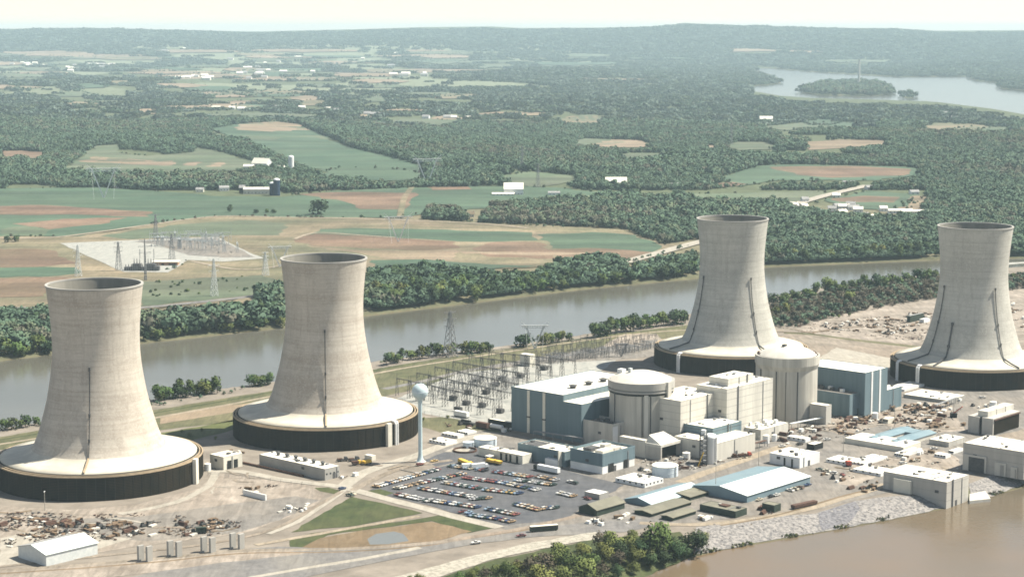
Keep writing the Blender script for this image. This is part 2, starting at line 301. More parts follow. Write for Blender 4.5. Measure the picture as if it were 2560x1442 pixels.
# ------------------------------------------------------------------ mesh helpers
class MB:
    def __init__(s): s.v = []; s.f = []
    def add(s, vs, fs):
        o = len(s.v); s.v += [tuple(q) for q in vs]; s.f += [tuple(i + o for i in f) for f in fs]; return s
    def box(s, c, u, v, w, a, b, h):
        """box: corner c, axes u,v,w (unit), sizes a,b,h"""
        c = Vector(c); P = [c + u * (a * i) + v * (b * j) + w * (h * k) for k in (0, 1) for j in (0, 1) for i in (0, 1)]
        return s.add(P, [(0, 2, 3, 1), (4, 5, 7, 6), (0, 1, 5, 4), (2, 6, 7, 3), (0, 4, 6, 2), (1, 3, 7, 5)])
    def ubox(s, c, a, b, h): return s.box(c, UV, VV, Vector((0, 0, 1)), a, b, h)
    def abox(s, x0, y0, z0, x1, y1, z1): return s.box((x0, y0, z0), Vector((1, 0, 0)), Vector((0, 1, 0)), Vector((0, 0, 1)), x1 - x0, y1 - y0, z1 - z0)
    def lathe(s, prof, n=48, c=(0, 0, 0), a0=0, a1=2 * math.pi, close=True):
        full = abs(a1 - a0 - 2 * math.pi) < 1e-6; m = n if full else n + 1
        vs = [(c[0] + r * math.cos(a0 + (a1 - a0) * i / n), c[1] + r * math.sin(a0 + (a1 - a0) * i / n), c[2] + z) for r, z in prof for i in range(m)]
        fs = []
        for k in range(len(prof) - 1):
            for i in range(n):
                j = (i + 1) % m; fs.append((k * m + i, k * m + j, (k + 1) * m + j, (k + 1) * m + i))
        return s.add(vs, fs)
    def cyl(s, c, r, h, n=12, r2=None, cap=True):
        r2 = r if r2 is None else r2
        vs = [(c[0] + q * math.cos(2 * math.pi * i / n), c[1] + q * math.sin(2 * math.pi * i / n), c[2] + z) for q, z in ((r, 0), (r2, h)) for i in range(n)]
        fs = [(i, (i + 1) % n, n + (i + 1) % n, n + i) for i in range(n)]
        if cap: fs += [tuple(range(n, 2 * n)), tuple(range(n - 1, -1, -1))]
        return s.add(vs, fs)
    def bar(s, a, b, w, w2=None):
        a = Vector(a); b = Vector(b); d = (b - a); ln = d.length
        if ln < 1e-6: return s
        d /= ln; u = d.cross(Vector((0, 0, 1)))
        if u.length < 1e-3: u = Vector((1, 0, 0))
        u.normalize(); v = d.cross(u); w2 = w if w2 is None else w2
        vs = [a + u * (w * i / 2) + v * (w * j / 2) for i, j in ((-1, -1), (1, -1), (1, 1), (-1, 1))] + [b + u * (w2 * i / 2) + v * (w2 * j / 2) for i, j in ((-1, -1), (1, -1), (1, 1), (-1, 1))]
        return s.add(vs, [(0, 1, 5, 4), (1, 2, 6, 5), (2, 3, 7, 6), (3, 0, 4, 7), (3, 2, 1, 0), (4, 5, 6, 7)])
    def tube(s, pts, r, n=8):
        pts = [Vector(p) for p in pts]; m = len(pts); vs = []
        for i, p in enumerate(pts):
            d = (pts[min(i + 1, m - 1)] - pts[max(i - 1, 0)]).normalized(); u = d.cross(Vector((.123, .95, .31))).normalized(); v = d.cross(u)
            vs += [p + u * (r * math.cos(2 * math.pi * k / n)) + v * (r * math.sin(2 * math.pi * k / n)) for k in range(n)]
        fs = [(i * n + k, i * n + (k + 1) % n, (i + 1) * n + (k + 1) % n, (i + 1) * n + k) for i in range(m - 1) for k in range(n)]
        fs += [tuple(range(n - 1, -1, -1)), tuple((m - 1) * n + k for k in range(n))]
        return s.add(vs, fs)
    def prism(s, pts, z0, z1):
        n = len(pts); vs = [(p[0], p[1], z0) for p in pts] + [(p[0], p[1], z1) for p in pts]
        return s.add(vs, [tuple(range(n - 1, -1, -1)), tuple(range(n, 2 * n))] + [(i, (i + 1) % n, n + (i + 1) % n, n + i) for i in range(n)])
    def obj(s, name, m, parent=None, origin=(0, 0, 0), smooth=False):
        me = bpy.data.meshes.new(name); o0 = Vector(origin)
        me.from_pydata([(p[0] - o0[0], p[1] - o0[1], p[2] - o0[2]) for p in s.v], [], s.f)
        ms = m if isinstance(m, (list, tuple)) else [m]
        for q in ms: me.materials.append(MATS[q])
        bm = bmesh.new(); bm.from_mesh(me); bmesh.ops.recalc_face_normals(bm, faces=bm.faces); bm.to_mesh(me); bm.free()
        if smooth:
            for p in me.polygons: p.use_smooth = True
        o = bpy.data.objects.new(name, me); COL.objects.link(o)
        if parent: o.parent = parent
        else: o.location = o0
        return o
def tag(o, label=None, cat=None, group=None, kind=None):
    if label: o['label'] = label
    if cat: o['category'] = cat
    if group: o['group'] = group
    if kind: o['kind'] = kind
    return o
def thing(name, label, cat, loc, group=None, rz=0):
    o = bpy.data.objects.new(name, None); COL.objects.link(o); o.location = loc; o.rotation_euler = (0, 0, rz); o.empty_display_size = .1
    return tag(o, label, cat, group)
def copy_tree(o, parent=None):
    c = o.copy(); COL.objects.link(c); c.parent = parent
    for ch in list(o.children): copy_tree(ch, c)
    return c
def raw_mesh(name, verts, faces, m, n=4):
    """mesh of equal-sized faces straight from arrays"""
    me = bpy.data.meshes.new(name); verts = np.asarray(verts, np.float32); faces = np.asarray(faces, np.int32)
    me.vertices.add(len(verts)); me.vertices.foreach_set('co', verts.ravel()); me.loops.add(faces.size); me.loops.foreach_set('vertex_index', faces.ravel())
    me.polygons.add(len(faces)); me.polygons.foreach_set('loop_start', np.arange(len(faces), dtype=np.int32) * faces.shape[1])
    me.polygons.foreach_set('loop_total', np.full(len(faces), faces.shape[1], np.int32)); me.update(calc_edges=True); me.validate()
    me.materials.append(MATS[m]) if m else None
    return me

# ------------------------------------------------------------------ terrain mesh
na = 460
an = np.sinh(np.linspace(-2.2, 2.2, na)) / np.sinh(2.2) * .78
an = np.sort(np.concatenate([an]))
rows = [330.0]
while rows[-1] < 27000:
    y = rows[-1]; rows.append(y + (5 if y < 1000 else 6 if y < 2100 else 6 + (y - 2100) * .011 if y < 12000 else 130))
rows = np.array(rows); nr = len(rows)
X = np.outer(rows + 250, an); Y = np.repeat(rows[:, None], na, 1)
Z = hland(X.ravel(), Y.ravel())
verts = np.stack([X.ravel(), Y.ravel(), Z], -1)
ii = np.arange(nr * na).reshape(nr, na)
quads = np.stack([ii[:-1, :-1].ravel(), ii[:-1, 1:].ravel(), ii[1:, 1:].ravel(), ii[1:, :-1].ravel()], -1)
# base colours of the land: island earth, far-bank meadow, woodland floor, bed
yf = lerp_ext(X.ravel(), L_FAR); yy = Y.ravel(); xx = X.ravel()
earth = np.array([.198, .174, .146]); mead = np.array([.15, .135, .088]); wood = np.array([.085, .100, .058]); bed = np.array([.12, .095, .06]); bank = np.array([.10, .10, .06]); farw = np.array([.075, .10, .075]); fld = np.array([.17, .19, .13])
c = np.where((yy < yf)[:, None], earth, mead)
k = sst(yy, 2650, 2950)[:, None]; c = c * (1 - k) + wood * k  # woodland tone is painted lighter too, so the ridge fades like haze
rngp = np.random.default_rng(5)
town = (sst(yy, 6500, 8500) * (1 - sst(yy, 15000, 17500)) * (1 - sst(xx / yy, .0, .1)))[:, None]
pn = (np.sin(xx / 420 + 2 * np.sin(yy / 900)) * np.sin(yy / 700 + 1.5 * np.sin(xx / 800)) + .5 * np.sin(xx / 170 + yy / 310))[:, None]
c = c * (1 - town * (pn > .1) * .9) + fld * town * (pn > .1) * .9
lowb = sst(-Z, .4, 2.2)[:, None]; c = np.where((yy < 2700)[:, None], c * (1 - lowb) + bank * lowb, c)
lo = sst(-Z, 4.4, 5.4)[:, None]; c = c * (1 - lo) + bed * lo
m = bpy.data.materials.new('land'); m.use_nodes = True; t = m.node_tree; p = t.nodes["Principled BSDF"]; p.inputs['Roughness'].default_value = .95; p.inputs['Specular IOR Level'].default_value = .1
at = t.nodes.new('ShaderNodeVertexColor'); at.layer_name = 'landuse'
ge = t.nodes.new('ShaderNodeNewGeometry'); n1 = t.nodes.new('ShaderNodeTexNoise'); n1.inputs['Scale'].default_value = .045; n1.inputs['Detail'].default_value = 8; n1.inputs['Roughness'].default_value = .7; t.links.new(ge.outputs['Position'], n1.inputs['Vector'])
mr = t.nodes.new('ShaderNodeMapRange'); mr.inputs[1].default_value = .3; mr.inputs[2].default_value = .7; mr.inputs[3].default_value = .68; mr.inputs[4].default_value = 1.32; t.links.new(n1.outputs[0], mr.inputs[0])
mx = t.nodes.new('ShaderNodeMix'); mx.data_type = 'RGBA'; mx.blend_type = 'MULTIPLY'; mx.inputs[0].default_value = 1; t.links.new(at.outputs[0], mx.inputs[6]); t.links.new(mr.outputs[0], mx.inputs[7])
t.links.new(mx.outputs[2], p.inputs['Base Color']); MATS['land'] = m
me = raw_mesh('ground', verts, quads, 'land')
vc = me.color_attributes.new('landuse', 'FLOAT_COLOR', 'POINT'); vc.data.foreach_set('color', np.concatenate([c, np.ones((len(c), 1))], 1).astype(np.float32).ravel())
for q in me.polygons: q.use_smooth = True
ground = bpy.data.objects.new('ground', me); COL.objects.link(ground); tag(ground, kind='structure')
# water: one sheet at river level; the land stands above it except in the channels and the lake
wm = MB(); wm.add([(-9000, 250, WZ), (9000, 250, WZ), (11000, 15500, WZ), (-11000, 15500, WZ)], [(0, 1, 2, 3)])
tag(wm.obj('river', 'water'), kind='structure')

# ------------------------------------------------------------------ ground sheets (fields, yards, roads)
LAYER = [0]
def rough_edge(w, amp, step, rng):
    out = []
    for i, a in enumerate(w):
        b = w[(i + 1) % len(w)]; d = b - a; n = max(1, int(d.length / step)); pr = Vector((-d.y, d.x, 0)).normalized() if d.length > 0 else Vector()
        for k in range(n):
            j = 0 if k == 0 else rng.uniform(-amp, amp)
            out.append(a + d * (k / n) + pr * j)
    return out
def drape(pts, name, m, off, cell, kind='structure', label=None, land=True):
    bm = bmesh.new(); vs = [bm.verts.new((q.x, q.y, 0)) for q in pts]
    try: bm.faces.new(vs)
    except ValueError: bm.free(); return
    bmesh.ops.triangulate(bm, faces=bm.faces[:])
    xs = [q.x for q in pts]; ys = [q.y for q in pts]
    for ax, lo, hi in ((0, min(xs), max(xs)), (1, min(ys), max(ys))):
        k = math.ceil(lo / cell)
        while k * cell < hi:
            co = [0, 0, 0]; no = [0, 0, 0]; co[ax] = k * cell; no[ax] = 1
            bmesh.ops.bisect_plane(bm, geom=bm.verts[:] + bm.edges[:] + bm.faces[:], plane_co=co, plane_no=no); k += 1
    P = np.array([v.co[:] for v in bm.verts]); Zs = (hland if land else hbase)(P[:, 0], P[:, 1]) + off + np.maximum(0, P[:, 1] - 2300) * .0004
    for v, z in zip(bm.verts, Zs): v.co.z = z
    bmesh.ops.recalc_face_normals(bm, faces=bm.faces)
    if bm.faces and sum(f.normal.z for f in bm.faces) < 0: bmesh.ops.reverse_faces(bm, faces=bm.faces)
    me = bpy.data.meshes.new(name); bm.to_mesh(me); bm.free(); me.materials.append(MATS[m])
    o = bpy.data.objects.new(name, me); COL.objects.link(o); tag(o, label, kind=kind); return o
OPEN = []          # photo outlines kept free of woodland
def field(name, pts, m, fr=N_, amp=None, far=True, open_=True, count=True):
    """a patch of ground outlined on the photo, laid on the terrain"""
    px = [fr(*q) for q in pts]
    if open_ and far: OPEN.append(np.array(px))
    rng = random.Random(len(OPEN) * 7 + LAYER[0])
    w = [GT(q) if far else G(q) for q in px]; LAYER[0] += 1 if count else 0
    Ym = sum(q.y for q in w) / len(w); size = max(max(q.x for q in w) - min(q.x for q in w), max(q.y for q in w) - min(q.y for q in w))
    step = 7 if not far else Ym * .008
    w = rough_edge(w, (amp if amp is not None else (1.0 if not far else Ym * .0028)), step, rng)
    off = (.03 + .004 * max(LAYER[0] - 60, 1)) if not far else .25 + .015 * LAYER[0]
    return drape(w, name, m, off, 1000 if (not far) else max(25, min(size / 16, 110)), land=far and Ym < 5200 and False)
def ribbon(name, pts, width, m, fr=N_, far=False, z=None, amp=0, pre=None):
    w = [(GT(fr(*q)) if far else G(fr(*q))) for q in pts]
    # smooth the polyline
    s = []
    for i in range(len(w) - 1):
        p0, p1, p2, p3 = w[max(i - 1, 0)], w[i], w[i + 1], w[min(i + 2, len(w) - 1)]
        n = max(2, int((p2 - p1).length / 12))
        for k in range(n):
            t = k / n; s.append(.5 * ((2 * p1) + (p2 - p0) * t + (2 * p0 - 5 * p1 + 4 * p2 - p3) * t * t + (3 * p1 - p0 - 3 * p2 + p3) * t ** 3))
    s.append(w[-1]); L = []; R = []; rng = random.Random(3)
    for i, q in enumerate(s):
        d = s[min(i + 1, len(s) - 1)] - s[max(i - 1, 0)]; n = Vector((-d.y, d.x, 0)).normalized(); j = rng.uniform(-amp, amp)
        L.append(q + n * (width / 2 + j)); R.append(q - n * (width / 2 + rng.uniform(-amp, amp)))
    LAYER[0] += 1; off = (.03 + .004 * max(LAYER[0] - 60, 1)) if not far else .3 + .0155 * LAYER[0]
    mb = MB(); pts2 = L + R; P = np.array([[q.x, q.y] for q in pts2]); zs = hbase(P[:, 0], P[:, 1]) + off + np.maximum(0, P[:, 1] - 2300) * .0004 + np.maximum(0, P[:, 1] - 2300) * .0004
    n = len(L); mb.add([(P[i, 0], P[i, 1], zs[i]) for i in range(2 * n)], [(i, i + 1, n + i + 1, n + i) for i in range(n - 1)])
    o = mb.obj(name, m); o.location = (0, 0, 0); tag(o, kind='structure'); return s
# ================================================================== GROUND COVER
# --- far bank: fields (back to front)
F = lambda n, m, *pts, **k: field(n, pts, m, **k)
F('field', 'tan_soil', (0, 130), (120, 129), (250, 135), (240, 139), (0, 142))
F('field', 'tan_soil', (1810, 124), (1900, 124), (2060, 129), (2060, 133), (1950, 131), (1830, 131))
F('field', 'pale_crop', (0, 185), (115, 186), (110, 195), (0, 196))
F('field', 'tan_soil', (1440, 196), (1660, 200), (1660, 205), (1450, 203))
F('field', 'pale_crop', (480, 228), (780, 232), (800, 239), (600, 236))
F('field', 'tan_soil', (336, 279), (350, 274), (398, 273), (401, 282), (345, 284))
F('field', 'tan_soil', (75, 255), (110, 255), (112, 262), (75, 263))
F('field', 'pale_crop', (505, 286), (640, 283), (790, 287), (790, 293), (640, 296), (520, 297))
F('field', 'pale_crop', (955, 306), (1010, 299), (1090, 297), (1150, 296), (1150, 306), (1100, 314), (1000, 312))
F('field', 'pale_crop', (1890, 318), (2000, 308), (2190, 310), (2200, 318), (2060, 320), (1960, 330))
F('field', 'tan_soil', (2010, 356), (2100, 350), (2210, 352), (2230, 362), (2100, 372), (2020, 376))
F('field', 'tan_soil', (1755, 372), (1770, 363), (1790, 366), (1785, 376))
F('field', 'green_crop', (515, 325), (600, 311), (690, 305), (750, 312), (800, 335), (880, 370), (950, 387), (1000, 400), (1060, 417), (1050, 432), (900, 443), (800, 428), (730, 402), (690, 382), (620, 352))
F('field', 'tan_soil', (600, 312), (650, 306), (715, 306), (750, 313), (775, 327), (680, 331), (590, 326), open_=False)
F('field', 'pale_crop', (600, 340), (700, 344), (800, 340), (830, 350), (700, 353), (620, 350), open_=False)
F('field', 'pale_crop', (120, 432), (165, 418), (240, 366), (300, 362), (302, 384), (370, 391), (480, 382), (490, 369), (560, 383), (640, 406), (625, 424), (420, 443), (250, 443))
F('field', 'tan_soil', (240, 392), (380, 402), (600, 408), (560, 418), (380, 414), (200, 406), open_=False)
F('field', 'green_crop', (130, 428), (200, 424), (420, 436), (420, 442), (250, 443), open_=False)
F('field', 'brown_soil', (0, 379), (60, 378), (118, 382), (105, 396), (60, 404), (0, 408))
F('field', 'green_crop', (-420, 478), (250, 469), (400, 480), (560, 492), (700, 494), (830, 478), (1040, 470), (1250, 466), (1390, 470), (1500, 482), (1500, 503), (1320, 516), (1070, 530), (1000, 545), (760, 545), (540, 541), (380, 562), (200, 592), (-420, 592))
F('field', 'green_crop', (850, 418), (1000, 425), (1080, 440), (1010, 452), (880, 452), (780, 445))
F('field', 'pale_crop', (1240, 442), (1330, 430), (1440, 440), (1440, 455), (1340, 468), (1260, 462))
F('field', 'brown_soil', (-420, 522), (110, 514), (200, 520), (380, 530), (374, 543), (180, 537), (-420, 540), open_=False)
F('field', 'brown_soil', (30, 560), (160, 548), (320, 545), (250, 562), (120, 575), open_=False)
F('field', 'pale_crop', (0, 575), (60, 566), (130, 575), (110, 590), (0, 592), open_=False)
F('field', 'brown_soil', (745, 487), (830, 482), (1038, 483), (1010, 525), (900, 524), (860, 505), open_=False)
F('field', 'brown_soil', (1060, 468), (1170, 468), (1180, 475), (1080, 477), open_=False)
F('field', 'green_crop', (1790, 446), (1900, 415), (1990, 412), (2270, 418), (2320, 430), (2200, 452), (1950, 452), (1850, 468))
F('field', 'brown_soil', (1925, 419), (2100, 416), (2275, 424), (2260, 440), (2080, 446), (1990, 438), open_=False)
F('field', 'brown_soil', (1760, 462), (1830, 456), (1870, 462), (1800, 470))
F('field', 'pale_crop', (1700, 487), (1860, 484), (2050, 478), (2060, 486), (1990, 512), (1850, 520), (1740, 516))
F('field', 'green_crop', (2060, 502), (2170, 478), (2290, 486), (2310, 496), (2260, 530), (2120, 520))
F('field', 'brown_soil', (2080, 497), (2160, 491), (2250, 494), (2235, 508), (2100, 506), open_=False)
F('field', 'tan_soil', (2248, 524), (2290, 490), (2325, 494), (2300, 532))
# patchwork of small far fields (real patches of land out to the ridge)
pr_ = random.Random(71)
for i in range(95):
    k = pr_.random()
    if k < .62: x, y = pr_.uniform(-50, 1250), 128 + 110 * pr_.random() ** 1.2
    elif k < .85: x, y = pr_.uniform(0, 1300), pr_.uniform(230, 300)
    else: x, y = pr_.uniform(1250, 2560), pr_.uniform(120, 180) if pr_.random() < .5 else pr_.uniform(290, 400)
    if x > 1800 and 160 < y < 300: continue
    w_ = pr_.uniform(35, 130) * (1.25 if y < 200 else .8); h_ = pr_.uniform(2.2, 5.0) * (.6 + (y - 100) / 160); sk = pr_.uniform(-.4, .4) * w_
    F('field', pr_.choice(['pale_crop', 'pale_crop', 'tan_soil', 'green_crop', 'tan_soil', 'meadow']), (x - w_, y), (x - w_ * .4 + sk * .4, y - h_), (x + w_ * .5 + sk * .4, y - h_ * pr_.uniform(.6, 1.1)), (x + w_, y + h_ * .1), (x + w_ * .6 - sk * .2, y + h_ * .8), (x - w_ * .5, y + h_), count=False)
OPEN.append(np.array([(1962, 498), (2060, 510), (2240, 514), (2325, 526), (2300, 541), (2200, 553), (2080, 547), (1972, 540)]))      # the village clearing
# meadow slopes above the river road
F('meadow', 'meadow', (-420, 594), (200, 592), (380, 562), (540, 541), (760, 545), (1000, 547), (1180, 556), (1420, 570), (1560, 576), (1660, 612), (1740, 612), (1570, 657), (1400, 668), (1180, 674), (930, 690), (700, 735), (350, 778), (-420, 800))
F('meadow', 'pale_crop', (250, 592), (420, 566), (600, 552), (720, 560), (700, 590), (560, 590), (330, 600), open_=False)
F('field', 'green_crop', (775, 588), (800, 574), (920, 572), (1040, 574), (1330, 583), (1345, 603), (1200, 606), (1100, 602), (830, 590), open_=False)
F('field', 'brown_soil', (735, 602), (788, 586), (980, 596), (1140, 606), (1150, 622), (1060, 628), (900, 622), (780, 616), open_=False)
F('field', 'tan_soil', (740, 612), (800, 618), (920, 628), (1140, 626), (1140, 652), (1000, 650), (920, 640), open_=False)
F('field', 'brown_soil', (1180, 622), (1240, 606), (1340, 606), (1390, 628), (1390, 648), (1220, 644), open_=False)
F('field', 'green_crop', (1340, 588), (1480, 582), (1590, 590), (1655, 616), (1630, 632), (1500, 622), (1380, 622), open_=False)
F('field', 'brown_soil', (1390, 626), (1500, 623), (1640, 632), (1570, 652), (1410, 650), open_=False)
F('field', 'tan_soil', (1150, 630), (1400, 632), (1560, 634), (1400, 640), (1160, 636), open_=False)
F('field', 'green_crop', (930, 652), (1060, 650), (1150, 658), (1340, 666), (1200, 676), (930, 692), open_=False)
F('field', 'brown_soil', (-420, 612), (120, 626), (195, 660), (60, 670), (-420, 672), open_=False)
F('field', 'green_crop', (-420, 674), (190, 670), (200, 685), (140, 692), (-420, 702), open_=False)
F('field', 'brown_soil', (-420, 704), (160, 695), (190, 700), (110, 742), (-420, 764), open_=False)
F('field', 'pale_crop', (350, 706), (650, 690), (690, 700), (690, 735), (350, 768), open_=False)
F('bank_slope', 'meadow', (-420, 800), (350, 782), (640, 744), (700, 740), (712, 775), (540, 800), (350, 832), (-420, 850), open_=False)
F('gravel_pad', 'white_gravel', (150, 610), (290, 604), (545, 594), (600, 622), (660, 648), (560, 656), (470, 652), (420, 683), (310, 682), (285, 672), amp=1.2)
F('gravel_pad', 'grey_gravel', (330, 606), (545, 596), (590, 622), (640, 645), (560, 646), (470, 640), (400, 615), open_=False, amp=2)
ribbon('dirt_track', [(-40, 597), (120, 596), (260, 580), (380, 563), (540, 543), (700, 545), (900, 549), (1180, 560), (1320, 572)], 8, 'track', far=True)
ribbon('dirt_track', [(735, 600), (790, 584), (900, 590), (990, 596)], 6, 'track', far=True)
ribbon('dirt_track', [(480, 655), (600, 676), (700, 666), (720, 650)], 6, 'track', far=True)
ribbon('dirt_track', [(1000, 545), (1010, 500), (1030, 470)], 9, 'meadow', far=True)
ribbon('highway', [(-420, 778), (60, 772), (200, 778), (350, 772), (640, 742), (700, 730)], 11, 'road_grey', far=True)
ribbon('highway', [(1560, 658), (1640, 636), (1760, 604), (1840, 592)], 18, 'pale_gravel', far=True)
ribbon('road', [(1990, 512), (2060, 492), (2170, 466)], 18, 'pale_gravel', far=True)
ribbon('road', [(2500, 664), (2540, 660), (2600, 658)], 14, 'white_gravel', far=True)

# --- island: yards and roads
S = lambda n, m, *pts, **k: field(n, pts, m, far=False, **k)
S('levee_field', 'levee_grass', (-40, 1128), (0, 1092), (240, 1052), (400, 1022), (680, 976), (950, 920), (1240, 878), (1440, 850), (1560, 832), (1720, 812), (1760, 842), (1620, 856), (1480, 880), (1250, 925), (960, 990), (690, 1040), (400, 1075), (240, 1100))
S('grass', 'grass', (390, 1084), (520, 1062), (600, 1046), (690, 1038), (690, 1062), (600, 1070), (500, 1095), (420, 1118), (390, 1110))
S('grass', 'levee_grass', (1040, 1046), (1130, 1040), (1210, 1058), (1280, 1076), (1180, 1092), (1100, 1080), (1050, 1066))
S('sand', 'pink_ground', (1480, 880), (1560, 835), (1640, 834), (1660, 850), (1580, 870), (1500, 890))
S('dirt_yard', 'earth', (1830, 960), (1960, 836), (2120, 826), (2280, 852), (2280, 920), (2080, 930), (1900, 960))
S('sand', 'pale_gravel', (2030, 905), (2090, 868), (2280, 905), (2250, 925), (2080, 930))
ribbon('levee_bank', [(1960, 832), (2040, 836), (2140, 850), (2300, 868)], 9, 'levee_grass')
S('dirt_yard', 'pink_ground', (1980, 826), (2100, 780), (2320, 752), (2620, 715), (2620, 830), (2300, 862), (2140, 848))
S('sand', 'tan_soil', (400, 1040), (520, 1018), (690, 1000), (690, 1010), (560, 1034), (400, 1060))
ribbon('levee_track', [(-60, 1122), (0, 1110), (240, 1072), (400, 1042), (680, 990), (950, 931), (1250, 882), (1560, 838), (1740, 824), (1960, 826)], 4, 'track', amp=.4)
ribbon('levee_track', [(-60, 1108), (0, 1099), (240, 1060), (400, 1030), (680, 980), (950, 922), (1250, 874), (1560, 832)], 2.5, 'dark_grass', amp=.4)
S('gravel_pad', 'white_gravel', (990, 996), (1090, 955), (1150, 932), (1400, 905), (1540, 900), (1500, 930), (1280, 975), (1278, 1062), (1190, 1056), (1060, 1034))
S('gravel_pad', 'grey_gravel', (1150, 928), (1330, 895), (1500, 868), (1640, 862), (1650, 890), (1540, 900), (1400, 906))
ribbon('service_road', [(960, 972), (1060, 952), (1160, 928), (1330, 900), (1640, 862), (1720, 850)], 7, 'road_grey')
S('works_yard', 'grey_gravel', (1050, 1160), (1080, 1110), (1200, 1075), (1300, 1088), (1560, 1170), (1700, 1120), (1900, 1100), (2000, 1050), (2240, 1000), (2420, 965), (2620, 980), (2620, 1140), (2400, 1190), (2200, 1235), (2060, 1270), (1940, 1280), (1780, 1300), (1480, 1330), (1300, 1335), (1240, 1315), (1480, 1260), (1560, 1216), (1400, 1190))
S('dirt_yard', 'pink_ground', D_(1080, 560), D_(1300, 510), D_(1600, 440), D_(2000, 430), D_(2120, 640), D_(1900, 660), D_(1500, 600), D_(1200, 680), D_(1090, 640))
S('dirt_yard', 'earth', D_(2330, 690), D_(2600, 620), D_(2600, 760), D_(2450, 720))
S('dirt_yard', 'pink_ground', D_(1280, 900), D_(1560, 830), D_(1900, 760), D_(2080, 860), D_(2100, 960), D_(2160, 1030), D_(1900, 930), D_(1520, 960), D_(1300, 1060), D_(1180, 1040))
S('car_park', 'asphalt', (925, 1224), (1005, 1190), (1180, 1146), (1300, 1145), (1400, 1172), (1560, 1212), (1500, 1248), (1452, 1270), (1410, 1300), (1240, 1314), (1090, 1268), (985, 1244))
S('forecourt', 'asphalt', (1060, 1150), (1180, 1105), (1215, 1130), (1300, 1146), (1180, 1148), (1090, 1166))
S('dirt_yard', 'pink_ground', (-40, 1262), (160, 1275), (340, 1262), (500, 1220), (545, 1180), (640, 1195), (830, 1222), (790, 1262), (700, 1300), (620, 1330), (300, 1372), (-40, 1425))
S('dirt_yard', 'grey_gravel', (120, 1300), (360, 1290), (560, 1262), (740, 1240), (800, 1250), (700, 1300), (600, 1330), (380, 1352), (180, 1340))
S('dirt_yard', 'pale_gravel', (0, 1345), (60, 1330), (200, 1330), (330, 1345), (150, 1400), (0, 1418))
S('grass', 'dark_grass', (880, 1241), (930, 1252), (1000, 1268), (1056, 1282), (900, 1312), (728, 1330))
S('grass', 'dark_grass', (785, 1219), (820, 1218), (850, 1226), (835, 1234), (800, 1228))
S('grass', 'dark_grass', (910, 1228), (950, 1222), (985, 1232), (960, 1240), (920, 1238))
S('grass', 'dark_grass', (724, 1350), (780, 1332), (900, 1318), (1062, 1294), (1095, 1288), (1200, 1306), (1232, 1320), (1170, 1332), (1080, 1302), (900, 1326), (820, 1337), (755, 1372), (728, 1372))
S('mud', 'mud', (752, 1370), (800, 1345), (900, 1326), (1080, 1304), (1180, 1328), (1100, 1350), (930, 1368), (780, 1378))
S('pond', 'pond_water', (918, 1347), (940, 1334), (985, 1328), (1008, 1334), (1022, 1352), (970, 1360), (925, 1361))
S('yard_strip', 'road_grey', (380, 1400), (560, 1376), (700, 1366), (900, 1372), (1150, 1350), (1320, 1322), (1560, 1296), (1700, 1300), (1560, 1330), (1330, 1342), (1060, 1372), (800, 1425), (620, 1460), (200, 1470), (380, 1430))
S('yard_strip', 'pink_ground', (-40, 1430), (250, 1408), (560, 1378), (700, 1372), (760, 1384), (560, 1405), (300, 1440), (-40, 1480))
ribbon('rail_track', [(-40, 1428), (200, 1412), (420, 1394), (600, 1376), (860, 1372), (1080, 1356), (1190, 1340), (1330, 1316), (1480, 1280)], 4.5, 'earth', amp=.3)
ribbon('rail_bed', [(-40, 1436), (200, 1420), (420, 1402), (600, 1383), (860, 1379), (1080, 1362), (1190, 1345), (1330, 1322)], 2, 'mud', amp=.2)
ribbon('perimeter_road', [(560, 1470), (760, 1434), (1000, 1386), (1200, 1350), (1400, 1322), (1500, 1312)], 10, 'road_grey')
ribbon('road_edge', [(520, 1465), (700, 1430), (900, 1398), (1050, 1368)], 4, 'pale_gravel', amp=.5)
ribbon('access_road', [(520, 1178), (600, 1178), (690, 1196), (780, 1208), (860, 1218), (960, 1245), (1050, 1268), (1140, 1292), (1250, 1318)], 7.5, 'pale_gravel', amp=.3)
ribbon('access_road', [(858, 1216), (900, 1186), (950, 1166), (1040, 1140), (1100, 1116), (1180, 1092), (1230, 1085)], 9, 'pale_gravel', amp=.3)
ribbon('access_road', [(866, 1222), (800, 1268), (740, 1306), (670, 1334)], 3.5, 'pale_gravel', amp=.3)
ribbon('rail_track', [(855, 1228), (790, 1266), (720, 1306), (640, 1336), (500, 1362), (300, 1384), (-40, 1420)], 3, 'earth', amp=.2)
ribbon('embankment_road', [(1050, 1290), (900, 1316), (740, 1344), (640, 1362)], 4, 'track', amp=.3)
ribbon('rail_track', [(880, 1226), (960, 1186), (1030, 1164), (1130, 1150)], 5, 'earth', amp=.3)
ribbon('perimeter_road', [D_(0, 1030), D_(180, 960), D_(420, 880), D_(650, 800), D_(800, 750)], 8, 'track', amp=.3)
ribbon('shore_road', [D_(-300, 1330), D_(100, 1345), D_(500, 1310), D_(900, 1240), D_(1200, 1150), D_(1450, 1080), D_(1530, 1040)], 6, 'track', amp=.3)
ribbon('shore_road', [D_(300, 1350), D_(600, 1300), D_(900, 1225), D_(1180, 1140), D_(1400, 1085)], 2, 'mud', amp=.2)
ribbon('dirt_road', [(500, 1240), (300, 1280), (100, 1276), (-40, 1266)], 9, 'pink_ground', amp=.5)
ribbon('dirt_road', [(540, 1180), (520, 1215), (440, 1255), (300, 1285)], 5, 'pale_gravel', amp=.5)
for k, q in enumerate([((1130, 1120), (1180, 1118), (1170, 1130), (1110, 1130))]): S('concrete_pad', 'pale_gravel', *q, amp=0)
